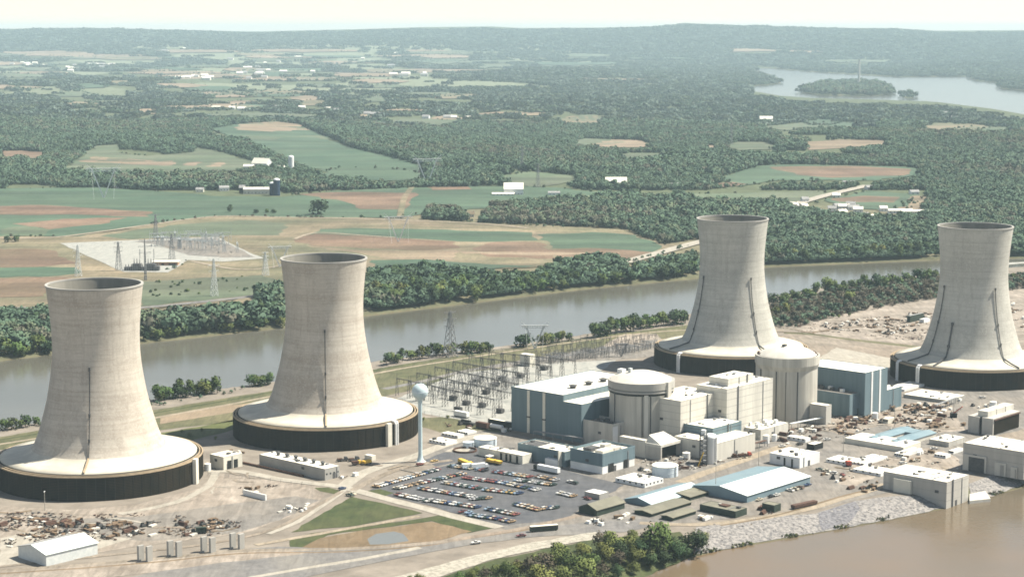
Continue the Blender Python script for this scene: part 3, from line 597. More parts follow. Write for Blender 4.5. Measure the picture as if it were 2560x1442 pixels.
# wheel ruts and beaten paths across the yards
rt = random.Random(8)
for fr, x0, x1, y0, y1, n in ((A_, 60, 1700, 930, 1120, 9), (A_, 1550, 2000, 640, 800, 4), (D_, 1080, 2000, 480, 660, 7), (D_, 1200, 2000, 800, 960, 6), (K_, 300, 1700, 560, 820, 6), (B_, 900, 1500, 560, 660, 4)):
    for k in range(n):
        a = (rt.uniform(x0, x1), rt.uniform(y0, y1)); b = (a[0] + rt.uniform(.18, .4) * (x1 - x0) * rt.choice((-1, 1)), a[1] + rt.uniform(-.3, .3) * (y1 - y0)); m_ = ((a[0] + b[0]) / 2 + rt.uniform(-60, 60), (a[1] + b[1]) / 2 + rt.uniform(-25, 25))
        ribbon('wheel_ruts', [a, m_, b], rt.uniform(1.2, 3.2), rt.choice(['track', 'mud', 'grey_gravel', 'pale_gravel', 'earth']), fr=fr, amp=.35)
# --- sloped banks: rock facing and scrub
def bank(name, m, pts, fr=N_, off=.18, kind='structure', label=None):
    w = [GT(fr(*q), True) for q in pts]; w = rough_edge(w, .9, 6, random.Random(len(pts)))
    return drape(w, name, m, off, 4, kind, label)
bank('rock_bank', 'rock', [(1740, 1318), (1850, 1300), (1935, 1290), (2040, 1284), (2137, 1252), (2224, 1241), (2300, 1240), (2358, 1270), (2204, 1301), (2036, 1332), (1980, 1341), (1800, 1374), (1730, 1386)])
bank('rock_bank', 'dark_rock', [(2046, 1284), (2137, 1254), (2150, 1270), (2120, 1308), (2056, 1326)], off=.3)
bank('rock_bank', 'pale_rock', [(880, 1470), (1020, 1434), (1150, 1398), (1300, 1362), (1430, 1340), (1490, 1330), (1500, 1346), (1380, 1368), (1230, 1399), (1080, 1448), (1000, 1480)], off=.35)
bank('rock_bank', 'rock', [D_(2150, 1040), D_(2300, 980), D_(2420, 955), D_(2600, 1020), D_(2600, 1030), D_(2300, 1150), D_(2160, 1165)])
bank('scrub', 'dark_grass', [(1000, 1484), (1085, 1450), (1230, 1402), (1380, 1370), (1500, 1348), (1700, 1330), (1740, 1386), (1640, 1428), (1580, 1480), (1300, 1600), (1000, 1560)], off=.45)
# ------------------------------------------------------------------ air
hz = MB(); hz.abox(-19800, -400, -40, 19800, 28500, CAMH + 62)
hm = bpy.data.materials.new('haze'); hm.use_nodes = True; ht = hm.node_tree; ht.nodes.remove(ht.nodes["Principled BSDF"])
pv = ht.nodes.new('ShaderNodeVolumePrincipled'); pv.inputs['Color'].default_value = (.68, .90, 1.0, 1); pv.inputs['Density'].default_value = 4.4e-5; pv.inputs['Anisotropy'].default_value = .0
ht.links.new(pv.outputs[0], ht.nodes['Material Output'].inputs['Volume']); MATS['haze'] = hm
tag(hz.obj('haze', 'haze'), 'pale blue summer haze over the whole valley', kind='stuff')
# ================================================================== COOLING TOWERS
SHELL = [(19.0, 38.6), (20.5, 37.5), (22, 36.6), (27.2, 34.5), (34, 32.4), (41.6, 30.3), (47, 28.9), (53.7, 27.6), (61, 26.4), (68, 25.5), (75, 25.0), (82.6, 24.9), (90, 25.2), (97, 25.8), (105, 26.6), (113.4, 27.6)]
def shell_r(z): return float(np.interp(z, [a for a, b in SHELL], [b for a, b in SHELL]))
HT = 113.4
def tower(loc, mt, label, ladders, risers, hue):
    t = thing('cooling_tower', label, 'cooling tower', loc, 'concrete cooling towers of the power station')
    zs = np.linspace(19, HT, 40); out = [(shell_r(z), z) for z in zs]; inn = [(shell_r(z) - .9, z) for z in zs[::-1]]
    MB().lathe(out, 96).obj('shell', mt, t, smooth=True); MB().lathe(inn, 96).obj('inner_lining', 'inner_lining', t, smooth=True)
    sh = [o for o in t.children if o.name.startswith('shell')][0]
    MB().lathe([(27.5, 113.2), (27.95, 113.2), (27.95, 114.1), (26.6, 114.1), (26.6, 113.2)], 96).obj('rim', 'concrete_dark', sh)
    MB().lathe([(38.5, 19.2), (39.6, 18.3), (41.5, 17.4), (45, 16.5), (50, 15.7), (56.4, 14.9), (56.4, 14.2), (37, 17.2)], 96).obj('skirt', 'skirt', t, smooth=True)
    MB().lathe([(59.7, .05), (59.7, 13.2), (58.9, 13.2), (58.9, .05)], 128).obj('louvre_wall', 'louvre', t, smooth=False)
    q = MB()
    for k in range(72):
        a = k * math.pi / 36; q.bar((59.75 * math.cos(a), 59.75 * math.sin(a), .1), (59.75 * math.cos(a), 59.75 * math.sin(a), 13.1), .2)
    q.obj('mullion', 'mullion', t)
    r = MB(); r.lathe([(59.9, 13.2), (59.9, 13.9), (59.2, 13.9), (59.2, 13.2)], 128); r.lathe([(58.3, 13.0), (58.3, 14.3), (57.7, 14.3), (57.7, 13.0)], 128)
    r.obj('rim_walkway', 'rim_tan', t)
    MB().lathe([(59.2, 12.4), (56.2, 12.6), (56.2, 14.2), (56.0, 14.2)], 96).obj('gutter', 'dark_steel', t)
    fa = math.atan2(-loc[1], -loc[0])
    for off, z0, z1, w in ladders:
        a = fa + math.radians(off); ca, sa = math.cos(a), math.sin(a); m = MB(); pts = []
        for z in np.arange(z0, z1 + .1, 2.0):
            rr = (shell_r(z) if z >= 19 else np.interp(z, [14.9, 19], [55.5, 38.4])) + .7; pts.append((rr * ca, rr * sa, z))
        for i in range(len(pts) - 1): m.bar(pts[i], pts[i + 1], w)
        for z in (z1 - .5, z1 * .62, z1 * .42):
            if z > 20:
                rr = shell_r(z) + .9; m.bar((rr * ca, rr * sa, z - 1), (rr * ca, rr * sa, z + 1), w * 2)
        m.obj('ladder', 'dark_steel', t)
        if z0 < 25:
            q = MB(); a0 = [(38.6 * ca, 38.6 * sa, 19.6), (48 * ca, 48 * sa, 17.2), (56.5 * ca, 56.5 * sa, 15.6)]
            for i in range(2): q.bar(a0[i], a0[i + 1], .9)
            q.obj('walkway', 'rim_tan' if hue else 'dark_steel', t)
    for off, kind in risers:
        a = fa + math.radians(off); ca, sa = math.cos(a), math.sin(a); q = MB()
        if kind == 'duct':
            c = Vector((60.0 * ca, 60.0 * sa, 0)); rad = Vector((ca, sa, 0)); tan = Vector((-sa, ca, 0))
            q.box(c - tan * 1.7, tan, rad, Vector((0, 0, 1)), 3.4, 2.2, 14.6)
        else:
            for sft in (-.9, .9):
                b = Vector((61.6 * ca - sa * sft, 61.6 * sa + ca * sft, 0)); i2 = Vector((58.5 * ca - sa * sft, 58.5 * sa + ca * sft, 0))
                q.tube([b, b + Vector((0, 0, 13.4)), b + Vector((0, 0, 14.8)) * 1 - (b - i2) * .3, i2 + Vector((0, 0, 15))], .65, 8)
        q.obj('riser_pipe', 'white_metal' if kind != 'duct' else 'cream_wall', t)
    return t
TW = [(-241.1, 1098.7, 0), (-120.9, 1224.9, 0), (171.4, 1485.1, 0), (346.1, 1427.1, 0)]
tower(TW[0], 'tower_tan', 'tan concrete cooling tower nearest the lower left corner, its skirt cut by the picture edge', [(-9, 19, 69, .55)], [(62, 'duct')], True)
tower(TW[1], 'tower_tan', 'tan concrete cooling tower standing just behind the pale blue water tower', [(0, 19, 71, .55)], [(40, 'duct'), (46, 'pipe')], True)
tower(TW[2], 'tower_grey', 'grey white cooling tower partly hidden behind the two round reactor buildings', [(-56, 19, 70, .5), (34, 19, 70, .5)], [(20, 'duct'), (-40, 'pipe')], False)
tower(TW[3], 'tower_grey', 'grey white cooling tower at the right end, with three dark ladders up its shell', [(-54, 19, 70, .5), (37, 19, 70, .5), (-28, 17, 44, .9)], [(-60, 'pipe'), (-38, 'pipe')], False)

# ================================================================== BUILDINGS
def solve_u(Fp, D, xpix):
    """length along D from Fp until the photo column xpix"""
    k = xpix - 1280; zc0 = Fp.y * CT - (Fp.z - CAMH) * ST
    return (k * zc0 - FPX * Fp.x) / (FPX * D.x - k * D.y * CT)
def zsolve(Fp, ypix):
    lo, hi = -5, 120
    for _ in range(50):
        m = (lo + hi) / 2
        if PR(Fp.x, Fp.y, m)[1] > ypix: lo = m
        else: hi = m
    return lo
class Blk: pass
def block(fr, x, yt, yb, xl, xr, zb=0.0, h=None, F=None, land=False):
    """plant-grid block from its front corner (x, roof yt, ground yb) and the columns of its left and right corners"""
    b = Blk()
    if F is not None: b.F = Vector((F.x, F.y, zb))
    elif yb is None:
        q = G(fr(x, yt), zb + h); b.F = Vector((q.x, q.y, zb))
    else: b.F = G(fr(x, yb), zb)
    b.h = h if h is not None else zsolve(b.F, fr(x, yt)[1]) - zb
    top = b.F + Vector((0, 0, b.h))
    b.L = abs(solve_u(top, UV, fr(xr, 0)[0])); b.M = abs(solve_u(top, VV, fr(xl, 0)[0]))
    return b
def P(b, u, v, z): return b.F + UV * u + VV * v + Vector((0, 0, z))
def shell_box(mb, b, z0, z1, inset=0):
    return mb.ubox(P(b, inset, inset, z0), b.L - 2 * inset, b.M - 2 * inset, z1 - z0)
def roof_flat(b, par, t, wall, roof, lip=.7, name='roof'):
    """roof deck with a raised edge"""
    MB().ubox(P(b, .35, .35, b.h), b.L - .7, b.M - .7, .12).obj(name, roof, t, b.F)
    if lip:
        m = MB(); w = .35
        m.ubox(P(b, -.06, -.06, b.h), b.L + .12, w, lip); m.ubox(P(b, -.06, b.M - w + .06, b.h), b.L + .12, w, lip)
        m.ubox(P(b, -.06, w - .06, b.h), w, b.M - 2 * w + .12, lip); m.ubox(P(b, b.L - w + .06, w - .06, b.h), w, b.M - 2 * w + .12, lip)
        m.obj('parapet', par, t, b.F)
def faceR(mb, b, u0, u1, z0, z1, d=.15): return mb.ubox(P(b, u0, -d, z0), u1 - u0, d - .004, z1 - z0)     # on the right (sunny) wall
def faceL(mb, b, v0, v1, z0, z1, d=.15): return mb.ubox(P(b, -d, v0, z0), d - .004, v1 - v0, z1 - z0)     # on the left (shaded) wall
def building(name, label, cat, b, wall, roof, lip=.6, par=None, group=None, band=None, doorsR=(), doorsL=(), winR=0, winL=0, stripesR=(), stripesL=(), stripe_m='cream_wall', extra=True):
    t = thing(name, label, cat, b.F, group)
    if band:   # lower wall of another material
        zb_, m2 = band; shell_box(MB(), b, 0, zb_, .12).obj('lower_wall', m2, t, b.F); shell_box(MB(), b, zb_, b.h).obj('upper_wall', wall, t, b.F)
    else: shell_box(MB(), b, 0, b.h).obj('wall', wall, t, b.F)
    roof_flat(b, par or wall, t, wall, roof, lip)
    rr = random.Random(int(b.F.x * 7 + b.F.y * 3))
    if b.L * b.M > 90 and extra:
        for k in range(min(7, 2 + int(b.L * b.M / 160))):
            a_, c_ = rr.uniform(.8, 2.2), rr.uniform(.8, 2.2); u0, v0 = rr.uniform(1, b.L - 1 - a_), rr.uniform(1, b.M - 1 - c_)
            MB().ubox(P(b, u0, v0, b.h + .121), a_, c_, rr.uniform(.5, 1.3)).obj('roof_vent', rr.choice(['dark_steel', 'steel', 'white_metal', 'concrete_dark']), t, b.F)
        q = MB(); v0 = rr.uniform(.2, .8) * b.M; q.bar(P(b, 1, v0, b.h + .35), P(b, b.L - 1, v0, b.h + .35), .3); q.obj('roof_pipe', 'steel', t, b.F)
        if b.h > 14:
            q = MB()
            for z in np.arange(4.5, b.h - 1, 4.5): faceR(q, b, .02, b.L - .02, z, z + .22, .05); faceL(q, b, .02, b.M - .02, z, z + .22, .05)
            q.obj('pour_joint', 'concrete_dark' if 'concrete' in wall else 'dark_steel', t, b.F)
            u0 = rr.uniform(.2, .8) * b.L; q = MB()
            for k in (0, .7): faceR(q, b, u0 + k, u0 + k + .15, .3, b.h + 1, .5)
            q.obj('ladder', 'steel', t, b.F)
        if b.h > 6:
            u0 = rr.uniform(.15, .85) * b.L; faceR(MB(), b, u0, u0 + .5, .2, b.h - .3, .3).obj('downpipe', 'steel', t, b.F)
            u0 = rr.uniform(.1, .8) * b.L; faceR(MB(), b, u0, u0 + 2.2, .1, 3.4, .12).obj('door', 'dark_steel', t, b.F)
            u0 = rr.uniform(.1, .8) * b.M; faceL(MB(), b, u0, u0 + 2.4, b.h * .55, b.h * .55 + 1.6, .14).obj('wall_louvre', 'dark_steel', t, b.F)
    for u, w, z0, h in doorsR: faceR(MB(), b, u * b.L - w / 2, u * b.L + w / 2, z0, z0 + h).obj('door', 'dark', t, b.F)
    for u, w, z0, h in doorsL: faceL(MB(), b, u * b.M - w / 2, u * b.M + w / 2, z0, z0 + h).obj('door', 'dark', t, b.F)
    for i in range(winR):
        u = (i + .5) / winR * b.L; faceR(MB(), b, u - .6, u + .6, b.h * .45, b.h * .45 + 1.0, .06).obj('window', 'glass', t, b.F)
    for i in range(winL):
        u = (i + .5) / winL * b.M; faceL(MB(), b, u - .6, u + .6, b.h * .45, b.h * .45 + 1.0, .06).obj('window', 'glass', t, b.F)
    for u, w in stripesR: faceR(MB(), b, u * b.L - w / 2, u * b.L + w / 2, .2, b.h - .1, .3).obj('pilaster', stripe_m, t, b.F)
    for u, w in stripesL: faceL(MB(), b, u * b.M - w / 2, u * b.M + w / 2, .2, b.h - .1, .3).obj('pilaster', stripe_m, t, b.F)
    return t
def gable(name, label, cat, b, wall, roof, rise, along='U', roof2=None, group=None, over=.5, ribs=0):
    """block with a ridge along U or V; roof slopes are parts"""
    t = thing(name, label, cat, b.F, group); h = b.h; m = MB()
    L, M = b.L, b.M; c = lambda u, v, z: P(b, u, v, z)
    if along == 'U':
        ends = [[c(u, 0, 0), c(u, M, 0), c(u, M, h), c(u, M / 2, h + rise), c(u, 0, h)] for u in (0, L)]
    else:
        ends = [[c(0, v, 0), c(L, v, 0), c(L, v, h), c(L / 2, v, h + rise), c(0, v, h)] for v in (0, M)]
    vs = ends[0] + ends[1]; m.add(vs, [(0, 1, 2, 3, 4), (5, 6, 7, 8, 9), (0, 1, 6, 5), (1, 2, 7, 6), (4, 0, 5, 9), (2, 3, 8, 7), (3, 4, 9, 8)])
    m.obj('wall', wall, t, b.F)
    W = M if along == 'U' else L
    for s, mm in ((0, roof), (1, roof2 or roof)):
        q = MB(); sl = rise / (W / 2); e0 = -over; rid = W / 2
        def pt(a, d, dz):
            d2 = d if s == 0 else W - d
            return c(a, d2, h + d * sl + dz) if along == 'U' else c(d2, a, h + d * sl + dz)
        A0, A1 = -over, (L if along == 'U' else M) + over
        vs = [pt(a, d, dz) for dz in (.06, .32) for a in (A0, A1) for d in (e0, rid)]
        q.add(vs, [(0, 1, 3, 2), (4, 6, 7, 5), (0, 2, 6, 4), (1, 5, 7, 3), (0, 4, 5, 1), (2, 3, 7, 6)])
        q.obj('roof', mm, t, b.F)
    return t
def vents(t, b, spots, kind='mush', r=1.3):
    for u, v in spots:
        c = P(b, u, v, b.h + .12); m = MB()
        if kind == 'mush': m.cyl(c, r * .65, 1.5, 12); m.cyl(c + Vector((0, 0, 1.5)), r, .35, 14); m.cyl(c + Vector((0, 0, 1.85)), r * 1.05, .7, 14, r * .3)
        else: m.ubox(c - UV * r * .5 - VV * r * .5, r, r, r * .8)
        m.obj('ventilator', 'dark_steel', t, b.F)
# ---- turbine hall beside the big switchyard
b1 = block(C_, 985, 400, 745, 820, 1420)
fu = b1.F + VV * b1.M
b2 = block(C_, 820, 320, None, 355, 1330, h=zsolve(fu, C_(820, 320)[1]), F=fu); b2.L = 82; b1.L = 84
t = thing('turbine_hall', 'large slate blue turbine hall with two pale stripes, left of the banded reactor', 'building', b2.F)
MB().ubox(P(b2, 0, 0, 0), b2.L, b2.M, b2.h).obj('main_wall', 'blue_wall', t, b2.F)
roof_flat(b2, 'blue_wall', t, 'blue_wall', 'white_roof', .5)
MB().ubox(P(b1, 0, 0, 0), b1.L, b1.M - .02, b1.h).obj('lower_wall', 'blue_wall', t, b2.F)
o = MB().ubox(P(b1, .3, .3, b1.h), b1.L - .6, b1.M - .4, .15).obj('lower_roof', 'white_roof', t, b2.F)
faceR(MB(), b2, .5, b2.L - .5, b1.h + .3, b2.h + .45, .1).obj('clerestory', 'blue_wall', t, b2.F)
for f in (.66, .36):
    v = f * b2.M; faceL(MB(), b2, v - 1.1, v + 1.1, .2, b2.h - .2, .35).obj('pilaster', 'cream_wall', t, b2.F); faceL(MB(), b2, v - 1.4, v + 1.4, 10.4, 11.2, .8).obj('louvre_vent', 'dark_steel', t, b2.F)
vents(t, b2, [(24, 12), (40, 12), (55, 12)], r=3.0); vents(t, b1, [(26, 7), (31, 4.5), (40, 7)], r=2.6)
tb1 = t
# concrete annex at its foot
b = block(C_, 1265, 600, 790, 990, 1412)
t = building('annex_building', 'grey concrete annex with open rooftop plant at the foot of the turbine hall', 'building', b, 'concrete', 'grey_gravel', lip=1.6)
for k in range(5): MB().ubox(P(b, 3 + k * 5, 4 + (k % 2) * 7, b.h + .12), 3, 3, 1.5).obj('air_handler', 'dark_steel', t, b.F)
faceR(MB(), b, .2, 5, .2, b.h - .2, .2).obj('pilaster', 'white_metal', t, b.F)
# ---- reactors
def reactor(c, r, h, dome, label, kind):
    t = thing('reactor_building', label, 'reactor building', c)
    MB().lathe([(r, 0), (r, h - (9 if kind else 6.5))], 64).obj('wall', 'containment', t, smooth=True)
    if kind:
        MB().lathe([(r, h - 9), (r + 1.4, h - 5.6), (r + 1.4, h), (r + .2, h), (r + .2, h - .9)], 64).obj('ring_girder', 'containment', t)
    else:
        MB().lathe([(r, h - 6.5), (r + .9, h - 6.4), (r + .9, h - 5.4), (r, h - 5.3), (r, h - 4.6), (r + 1.0, h - 4.4), (r + 1.0, h), (r - .4, h), (r - .4, h - .8)], 64).obj('ring_girder', 'concrete_dark', t)
    if not kind: MB().lathe([(r + .03, h - 7.9), (r + .35, h - 7.8), (r + .35, h - 6.8), (r + .03, h - 6.6)], 64).obj('gallery', 'dark', t)
    R = (r * r + dome * dome) / (2 * dome); prof = []
    for i in range(13):
        q = (r - .6) * (1 - i / 12); prof.append((q, h - .4 + math.sqrt(max(R * R - q * q, 0)) - (R - dome)))
    MB().lathe(prof, 64).obj('dome', 'concrete_pale', t, smooth=True)
    return t
# nearer reactor
rc = G(C_(1520, 776)); dirv = Vector((rc.x, rc.y, 0)).normalized(); R1 = 20.3; rc = rc + dirv * R1
hh = zsolve(rc, C_(1240, 165)[1])
t = reactor(rc, R1, hh, 5.6, 'round concrete reactor building with a dark banded collar, beside the slate blue turbine hall', 0)
fa = math.atan2(-rc.y, -rc.x)
for off, w, d, zz, mm in ((54, 3.6, 2.0, hh + .3, 'concrete'), (48, 1.2, 1.2, hh - 6.5, 'dark_steel'), (9, 2.6, .5, hh - 7, 'concrete_pale'), (2, .5, .5, hh - 7, 'dark_steel'), (17, .5, .5, hh - 7, 'dark_steel'), (-54, .6, .5, hh - 7, 'dark_steel')):
    a = fa + math.radians(off); rad = Vector((math.cos(a), math.sin(a), 0)); tan = Vector((-rad.y, rad.x, 0))
    MB().box(rc + rad * (R1 - .5) - tan * w / 2, tan, rad, Vector((0, 0, 1)), w, d + .5, zz).obj('buttress' if w > 2 else 'standpipe', mm, t, rc)
MB().ubox(rc + Vector((-12, 4, hh + 1.5)), 4, 4, 3.5).obj('hatch_house', 'white_metal', t, rc)
MB().ubox(rc + Vector((-7, -3, hh + 3.5)), 2, 2, 3.5).obj('vent_stack', 'pale_steel', t, rc)
fp = MB(); pr = [rc + UV * u + VV * v for u, v in ((0, -R1 - 6), (13, -R1 - 6), (16, -R1 + 6), (2, -R1 + 4))]
# further reactor
rc2 = G(D_(790, 588)); dirv = Vector((rc2.x, rc2.y, 0)).normalized(); R2 = 20.3; rc2 = rc2 + dirv * R2
hh2 = zsolve(rc2, D_(535, 72)[1])
t2 = reactor(rc2, R2, hh2, 6.6, 'round concrete reactor building with a flared pale collar, right of the concrete fuel building', 1)
fa = math.atan2(-rc2.y, -rc2.x)
for off, w, d in ((20, .6, .4), (-20, .6, .4), (-58, .8, .5), (-2, .4, .3)):
    a = fa + math.radians(off); rad = Vector((math.cos(a), math.sin(a), 0)); tan = Vector((-rad.y, rad.x, 0))
    MB().box(rc2 + rad * (R2 - .5) - tan * w / 2, tan, rad, Vector((0, 0, 1)), w, d + .5, hh2 - 9).obj('standpipe', 'dark_steel', t2, rc2)
MB().ubox(rc2 + Vector((-3, -6, hh2 + 5)), 3, 2, 2.2).obj('hatch_house', 'dark_steel', t2, rc2)
for k in range(5): MB().ubox(rc2 + Vector((math.cos(-.2 + k * .16) * 19, math.sin(-.2 + k * .16) * 19, hh2)), 1, 1.4, 1.0).obj('lifting_lug', 'rust', t2, rc2)
for k in range(3): MB().ubox(rc2 + Vector((math.cos(2.9 + k * .2) * 19, math.sin(2.9 + k * .2) * 19, hh2)), 1, 1.4, 1.0).obj('lifting_lug', 'rust', t2, rc2)
# loading porch at the nearer reactor's foot
b = block(C_, 1700, 790, 905, 1620, 1885); b.M = 12
t = thing('loading_porch', 'pale concrete loading porch with a black opening at the foot of the banded reactor', 'porch', b.F)
MB().ubox(P(b, 0, 0, b.h), b.L, b.M, 1.6).obj('roof_slab', 'concrete_pale', t, b.F)
w_ = MB(); w_.ubox(P(b, 0, 0, 0), 1.2, b.M, b.h); w_.ubox(P(b, b.L - 1.2, 0, 0), 1.2, b.M, b.h); w_.ubox(P(b, 1.2, b.M - 1, 0), b.L - 2.4, 1, b.h); w_.obj('side_wall', 'concrete', t, b.F)
MB().ubox(P(b, 1.2, 3, 0), b.L - 2.4, .3, b.h).obj('door', 'dark', t, b.F)
MB().add([P(b, 1, 1, b.h + 1.6), P(b, b.L - 1, 1, b.h + 1.6), P(b, b.L - 1, b.M, b.h + 1.6), P(b, 1, b.M, b.h + 1.6), P(b, 3, b.M - .5, b.h + 6), P(b, b.L - 3, b.M - .5, b.h + 6)], [(0, 1, 5, 4), (0, 4, 3), (1, 2, 5), (2, 3, 4, 5)]).obj('roof_hood', 'concrete_pale', t, b.F)
b = block(C_, 1690, 785, 880, 1545, 1712); building('valve_house', 'low pale concrete valve house left of the loading porch', 'building', b, 'concrete', 'white_roof', lip=.3)
b = block(C_, 1560, 730, 880, 1330, 1600); building('link_building', 'white walled link building between the annex and the loading porch', 'building', b, 'concrete_pale', 'white_roof', lip=.4)
b = block(C_, 1490, 690, None, 1330, 1520, h=13.0); 
# ---- auxiliary and fuel buildings
b = block(C_, 1880, 375, None, 1700, 2255, h=30.0); b.M = 30
building('auxiliary_building', 'tall pale concrete auxiliary building right of the banded reactor, with a white roof', 'building', b, 'concrete_pale', 'white_roof', lip=.5)
b = block(D_, 245, 630, None, -62, 458, h=15.5)
building('blue_annex', 'pale blue clad annex with a white flat roof in front of the auxiliary building', 'building', b, 'blue_wall', 'white_roof', lip=.4)
b = block(D_, 275, 742, 872, -40, 560); 
building('lower_annex', 'low pale concrete annex behind the tall silver tank', 'building', b, 'concrete_pale', 'white_roof', lip=.4)
b = block(D_, 350, 338, None, 150, 692, h=34.0); b.M = 24
building('fuel_building', 'tall pale concrete fuel building left of the flared reactor, stepped white roof', 'building', b, 'concrete_pale', 'white_roof', lip=.4)
bb = block(D_, 360, 262, None, 218, 545, h=39.0)
building('penthouse', 'small pale concrete block standing behind the tall fuel building roof', 'building', bb, 'concrete_pale', 'white_roof', lip=.3)
b = block(D_, 600, 640, 715, 462, 805)
t = building('pump_block', 'low concrete block with white vents on its roof, at the foot of the fuel building', 'building', b, 'concrete_pale', 'white_roof', lip=.3, doorsL=((.5, 4, 2, 2.5),))
for u, v in ((3, 4), (8, 8), (13, 4), (18, 9), (23, 4), (5, 13)): MB().ubox(P(b, min(u, b.L - 3), min(v, b.M - 3), b.h + .12), 2.2, 2.2, 2.4).obj('ventilator', 'white_metal', t, b.F)
b = block(D_, 1085, 462, 600, 965, 1128)
building('airlock_block', 'squat concrete airlock block at the right foot of the flared reactor', 'building', b, 'concrete', 'white_roof', lip=.3)
# ---- second turbine hall
bl = block(D_, 1260, 378, 548, 1005, 1390); bl.M = 44
bu = block(D_, 1380, 218, None, 1000, 1546, h=29.5); 
t = thing('turbine_hall', 'pale blue turbine hall right of the flared reactor, two white stripes on its sunny wall', 'building', bu.F)
bu.M = 52
MB().ubox(P(bu, 0, 0, 0), bu.L, bu.M, bu.h).obj('main_wall', 'blue_wall', t, bu.F); roof_flat(bu, 'blue_wall', t, 'blue_wall', 'white_roof', .4)
for f in (.30, .66): faceR(MB(), bu, f * bu.L - .9, f * bu.L + .9, .2, bu.h - .1, .3).obj('pilaster', 'white_metal', t, bu.F)
low = Blk(); low.F = bl.F; low.L = max((bu.F - bl.F).dot(UV), 8) - .02; low.M = 40; low.h = bl.h
MB().ubox(P(low, 0, 0, 0), low.L, low.M, low.h).obj('lower_wall', 'blue_wall', t, bu.F); MB().ubox(P(low, .3, .3, low.h), low.L - .6, low.M - .6, .2).obj('lower_roof', 'grey_gravel', t, bu.F)
for k in range(6): MB().ubox(P(low, 4 + (k % 2) * 4, 8 + k * 4, low.h + .2), 2.5, 2.5, 2).obj('air_handler', 'dark_steel' if k % 3 else 'white_metal', t, bu.F)
faceR(MB(), low, low.L * .92, low.L * 1.0 + .5, .1, 5, .1).obj('door', 'dark', t, bu.F)
b = Blk(); b.F = bu.F + UV * (bu.L + .02); b.F.z = 0; b.h = zsolve(b.F, D_(1545, 345)[1]); b.L = abs(solve_u(b.F + Vector((0, 0, b.h)), UV, D_(1650, 0)[0])); b.M = 20
building('heater_bay', 'low pale blue bay joined to the right end of the far turbine hall', 'building', b, 'blue_wall', 'white_roof', lip=.3)
# ---- administration building (two wings)
b = block(C_, 1175, 868, 1028, 885, 1468); z_ = b.h * .42
t = building('office_building', 'two storey office block, slate blue above white, with two black doorways on its sunny end', 'building', b, 'blue_wall', 'white_roof', lip=1.6, band=(z_, 'white_metal'), doorsR=((.26, 5, 0.1, 5.2), (.73, 5, .1, 5.2)))
for u, v, a, c_, hgt, mm in ((4, 3, 10, 6, 2.0, 'cream_wall'), (4, 12, 8, 6, 2.2, 'dark_steel'), (16, 4, 7, 6, 1.6, 'concrete'), (17, 12, 6, 4, 2.4, 'concrete_pale')): MB().ubox(P(b, u, v, b.h + .12), a, c_, hgt).obj('air_handler', mm, t, b.F)
bw = block(C_, 835, 838, 965, 412, 1000)
t = building('office_wing', 'long slate blue office wing with a pale flat roof beside the car park', 'building', bw, 'blue_wall', 'white_roof', lip=.8, doorsL=((.35, 3, .1, 3),))
faceL(MB(), bw, 3, 13, .1, 4.2, 3.0).obj('porch', 'white_metal', t, bw.F); MB().ubox(P(bw, 2, bw.M - 14, bw.h + .12), 12, 12, .5).obj('roof_well', 'dark_steel', t, bw.F)
MB().ubox(P(bw, -3.1, 2.2, .1), 3, .5, bw.h + 1).obj('fin_wall', 'cream_wall', t, bw.F)
b = block(C_, 455, 862, 938, 58, 538)
t = building('workshop', 'long cream workshop with dark doorways beside the office wing', 'building', b, 'cream_wall', 'white_roof', lip=.3, doorsL=((.12, 1.6, 0, 4.5), (.27, 1.6, 0, 4.5), (.36, 1.6, 0, 4.5), (.48, 1.6, 0, 4.5)))
MB().ubox(P(b, 8, b.M * .45, b.h + .12), 3, 2, .6).obj('ventilator', 'dark_steel', t, b.F)
b = block(C_, 155, 868, 905, 115, 200)
t = thing('fuel_canopy', 'small white canopy on posts in front of the cream workshop', 'canopy', b.F)
MB().ubox(P(b, 0, 0, b.h - .4), b.L, b.M, .5).obj('canopy_roof', 'white_roof', t, b.F)
for u, v in ((.3, .3), (b.L - .6, .3), (.3, b.M - .6), (b.L - .6, b.M - .6)): MB().ubox(P(b, u, v, 0), .3, .3, b.h - .41).obj('post', 'white_metal', t, b.F)
# ---- tanks
def tank(name, label, fr, xl, xr, yt, yb, m, roofm, kind='cone', group=None, n=40):
    cx = (xl + xr) / 2; g = G(fr(cx, yb)); dv = Vector((g.x, g.y, 0)).normalized()
    r = (fr(xr, 0)[0] - fr(xl, 0)[0]) / 2 / FPX * (g - Vector((0, 0, CAMH))).length; c = g + dv * r
    h = zsolve(c, fr(cx, yt)[1]); t = thing(name, label, 'tank', c, group)
    MB().lathe([(r, 0), (r, h)], n).obj('wall', m, t, smooth=True)
    if kind == 'cone': MB().lathe([(r + .15, h), (r + .15, h + .25), (r * .5, h + .25 + r * .06), (.02, h + .25 + r * .1)], n).obj('roof', roofm, t)
    else: MB().lathe([(r * math.cos(a), h + r * .55 * math.sin(a)) for a in np.linspace(0, math.pi / 2 - .01, 8)], n).obj('dome', roofm, t, smooth=True)
    rb = MB()
    for z in np.arange(2.4, h - .5, 2.4): rb.lathe([(r + .02, z), (r + .1, z + .1), (r + .02, z + .2)], n)
    if kind == 'cone' and rb.v: rb.obj('stiffener_ring', m, t)
    a = math.atan2(-c.y, -c.x) + .9
    MB().bar((( r + .4) * math.cos(a), (r + .4) * math.sin(a), 0), ((r + .4) * math.cos(a), (r + .4) * math.sin(a), h + .5), .4).obj('ladder', 'steel', t)
    return t, c, r, h
tank('storage_tank', 'wide pale blue storage tank left of the slate blue turbine hall', H_, 1735, 2085, 330, 478, 'tank_blue', 'white_roof')
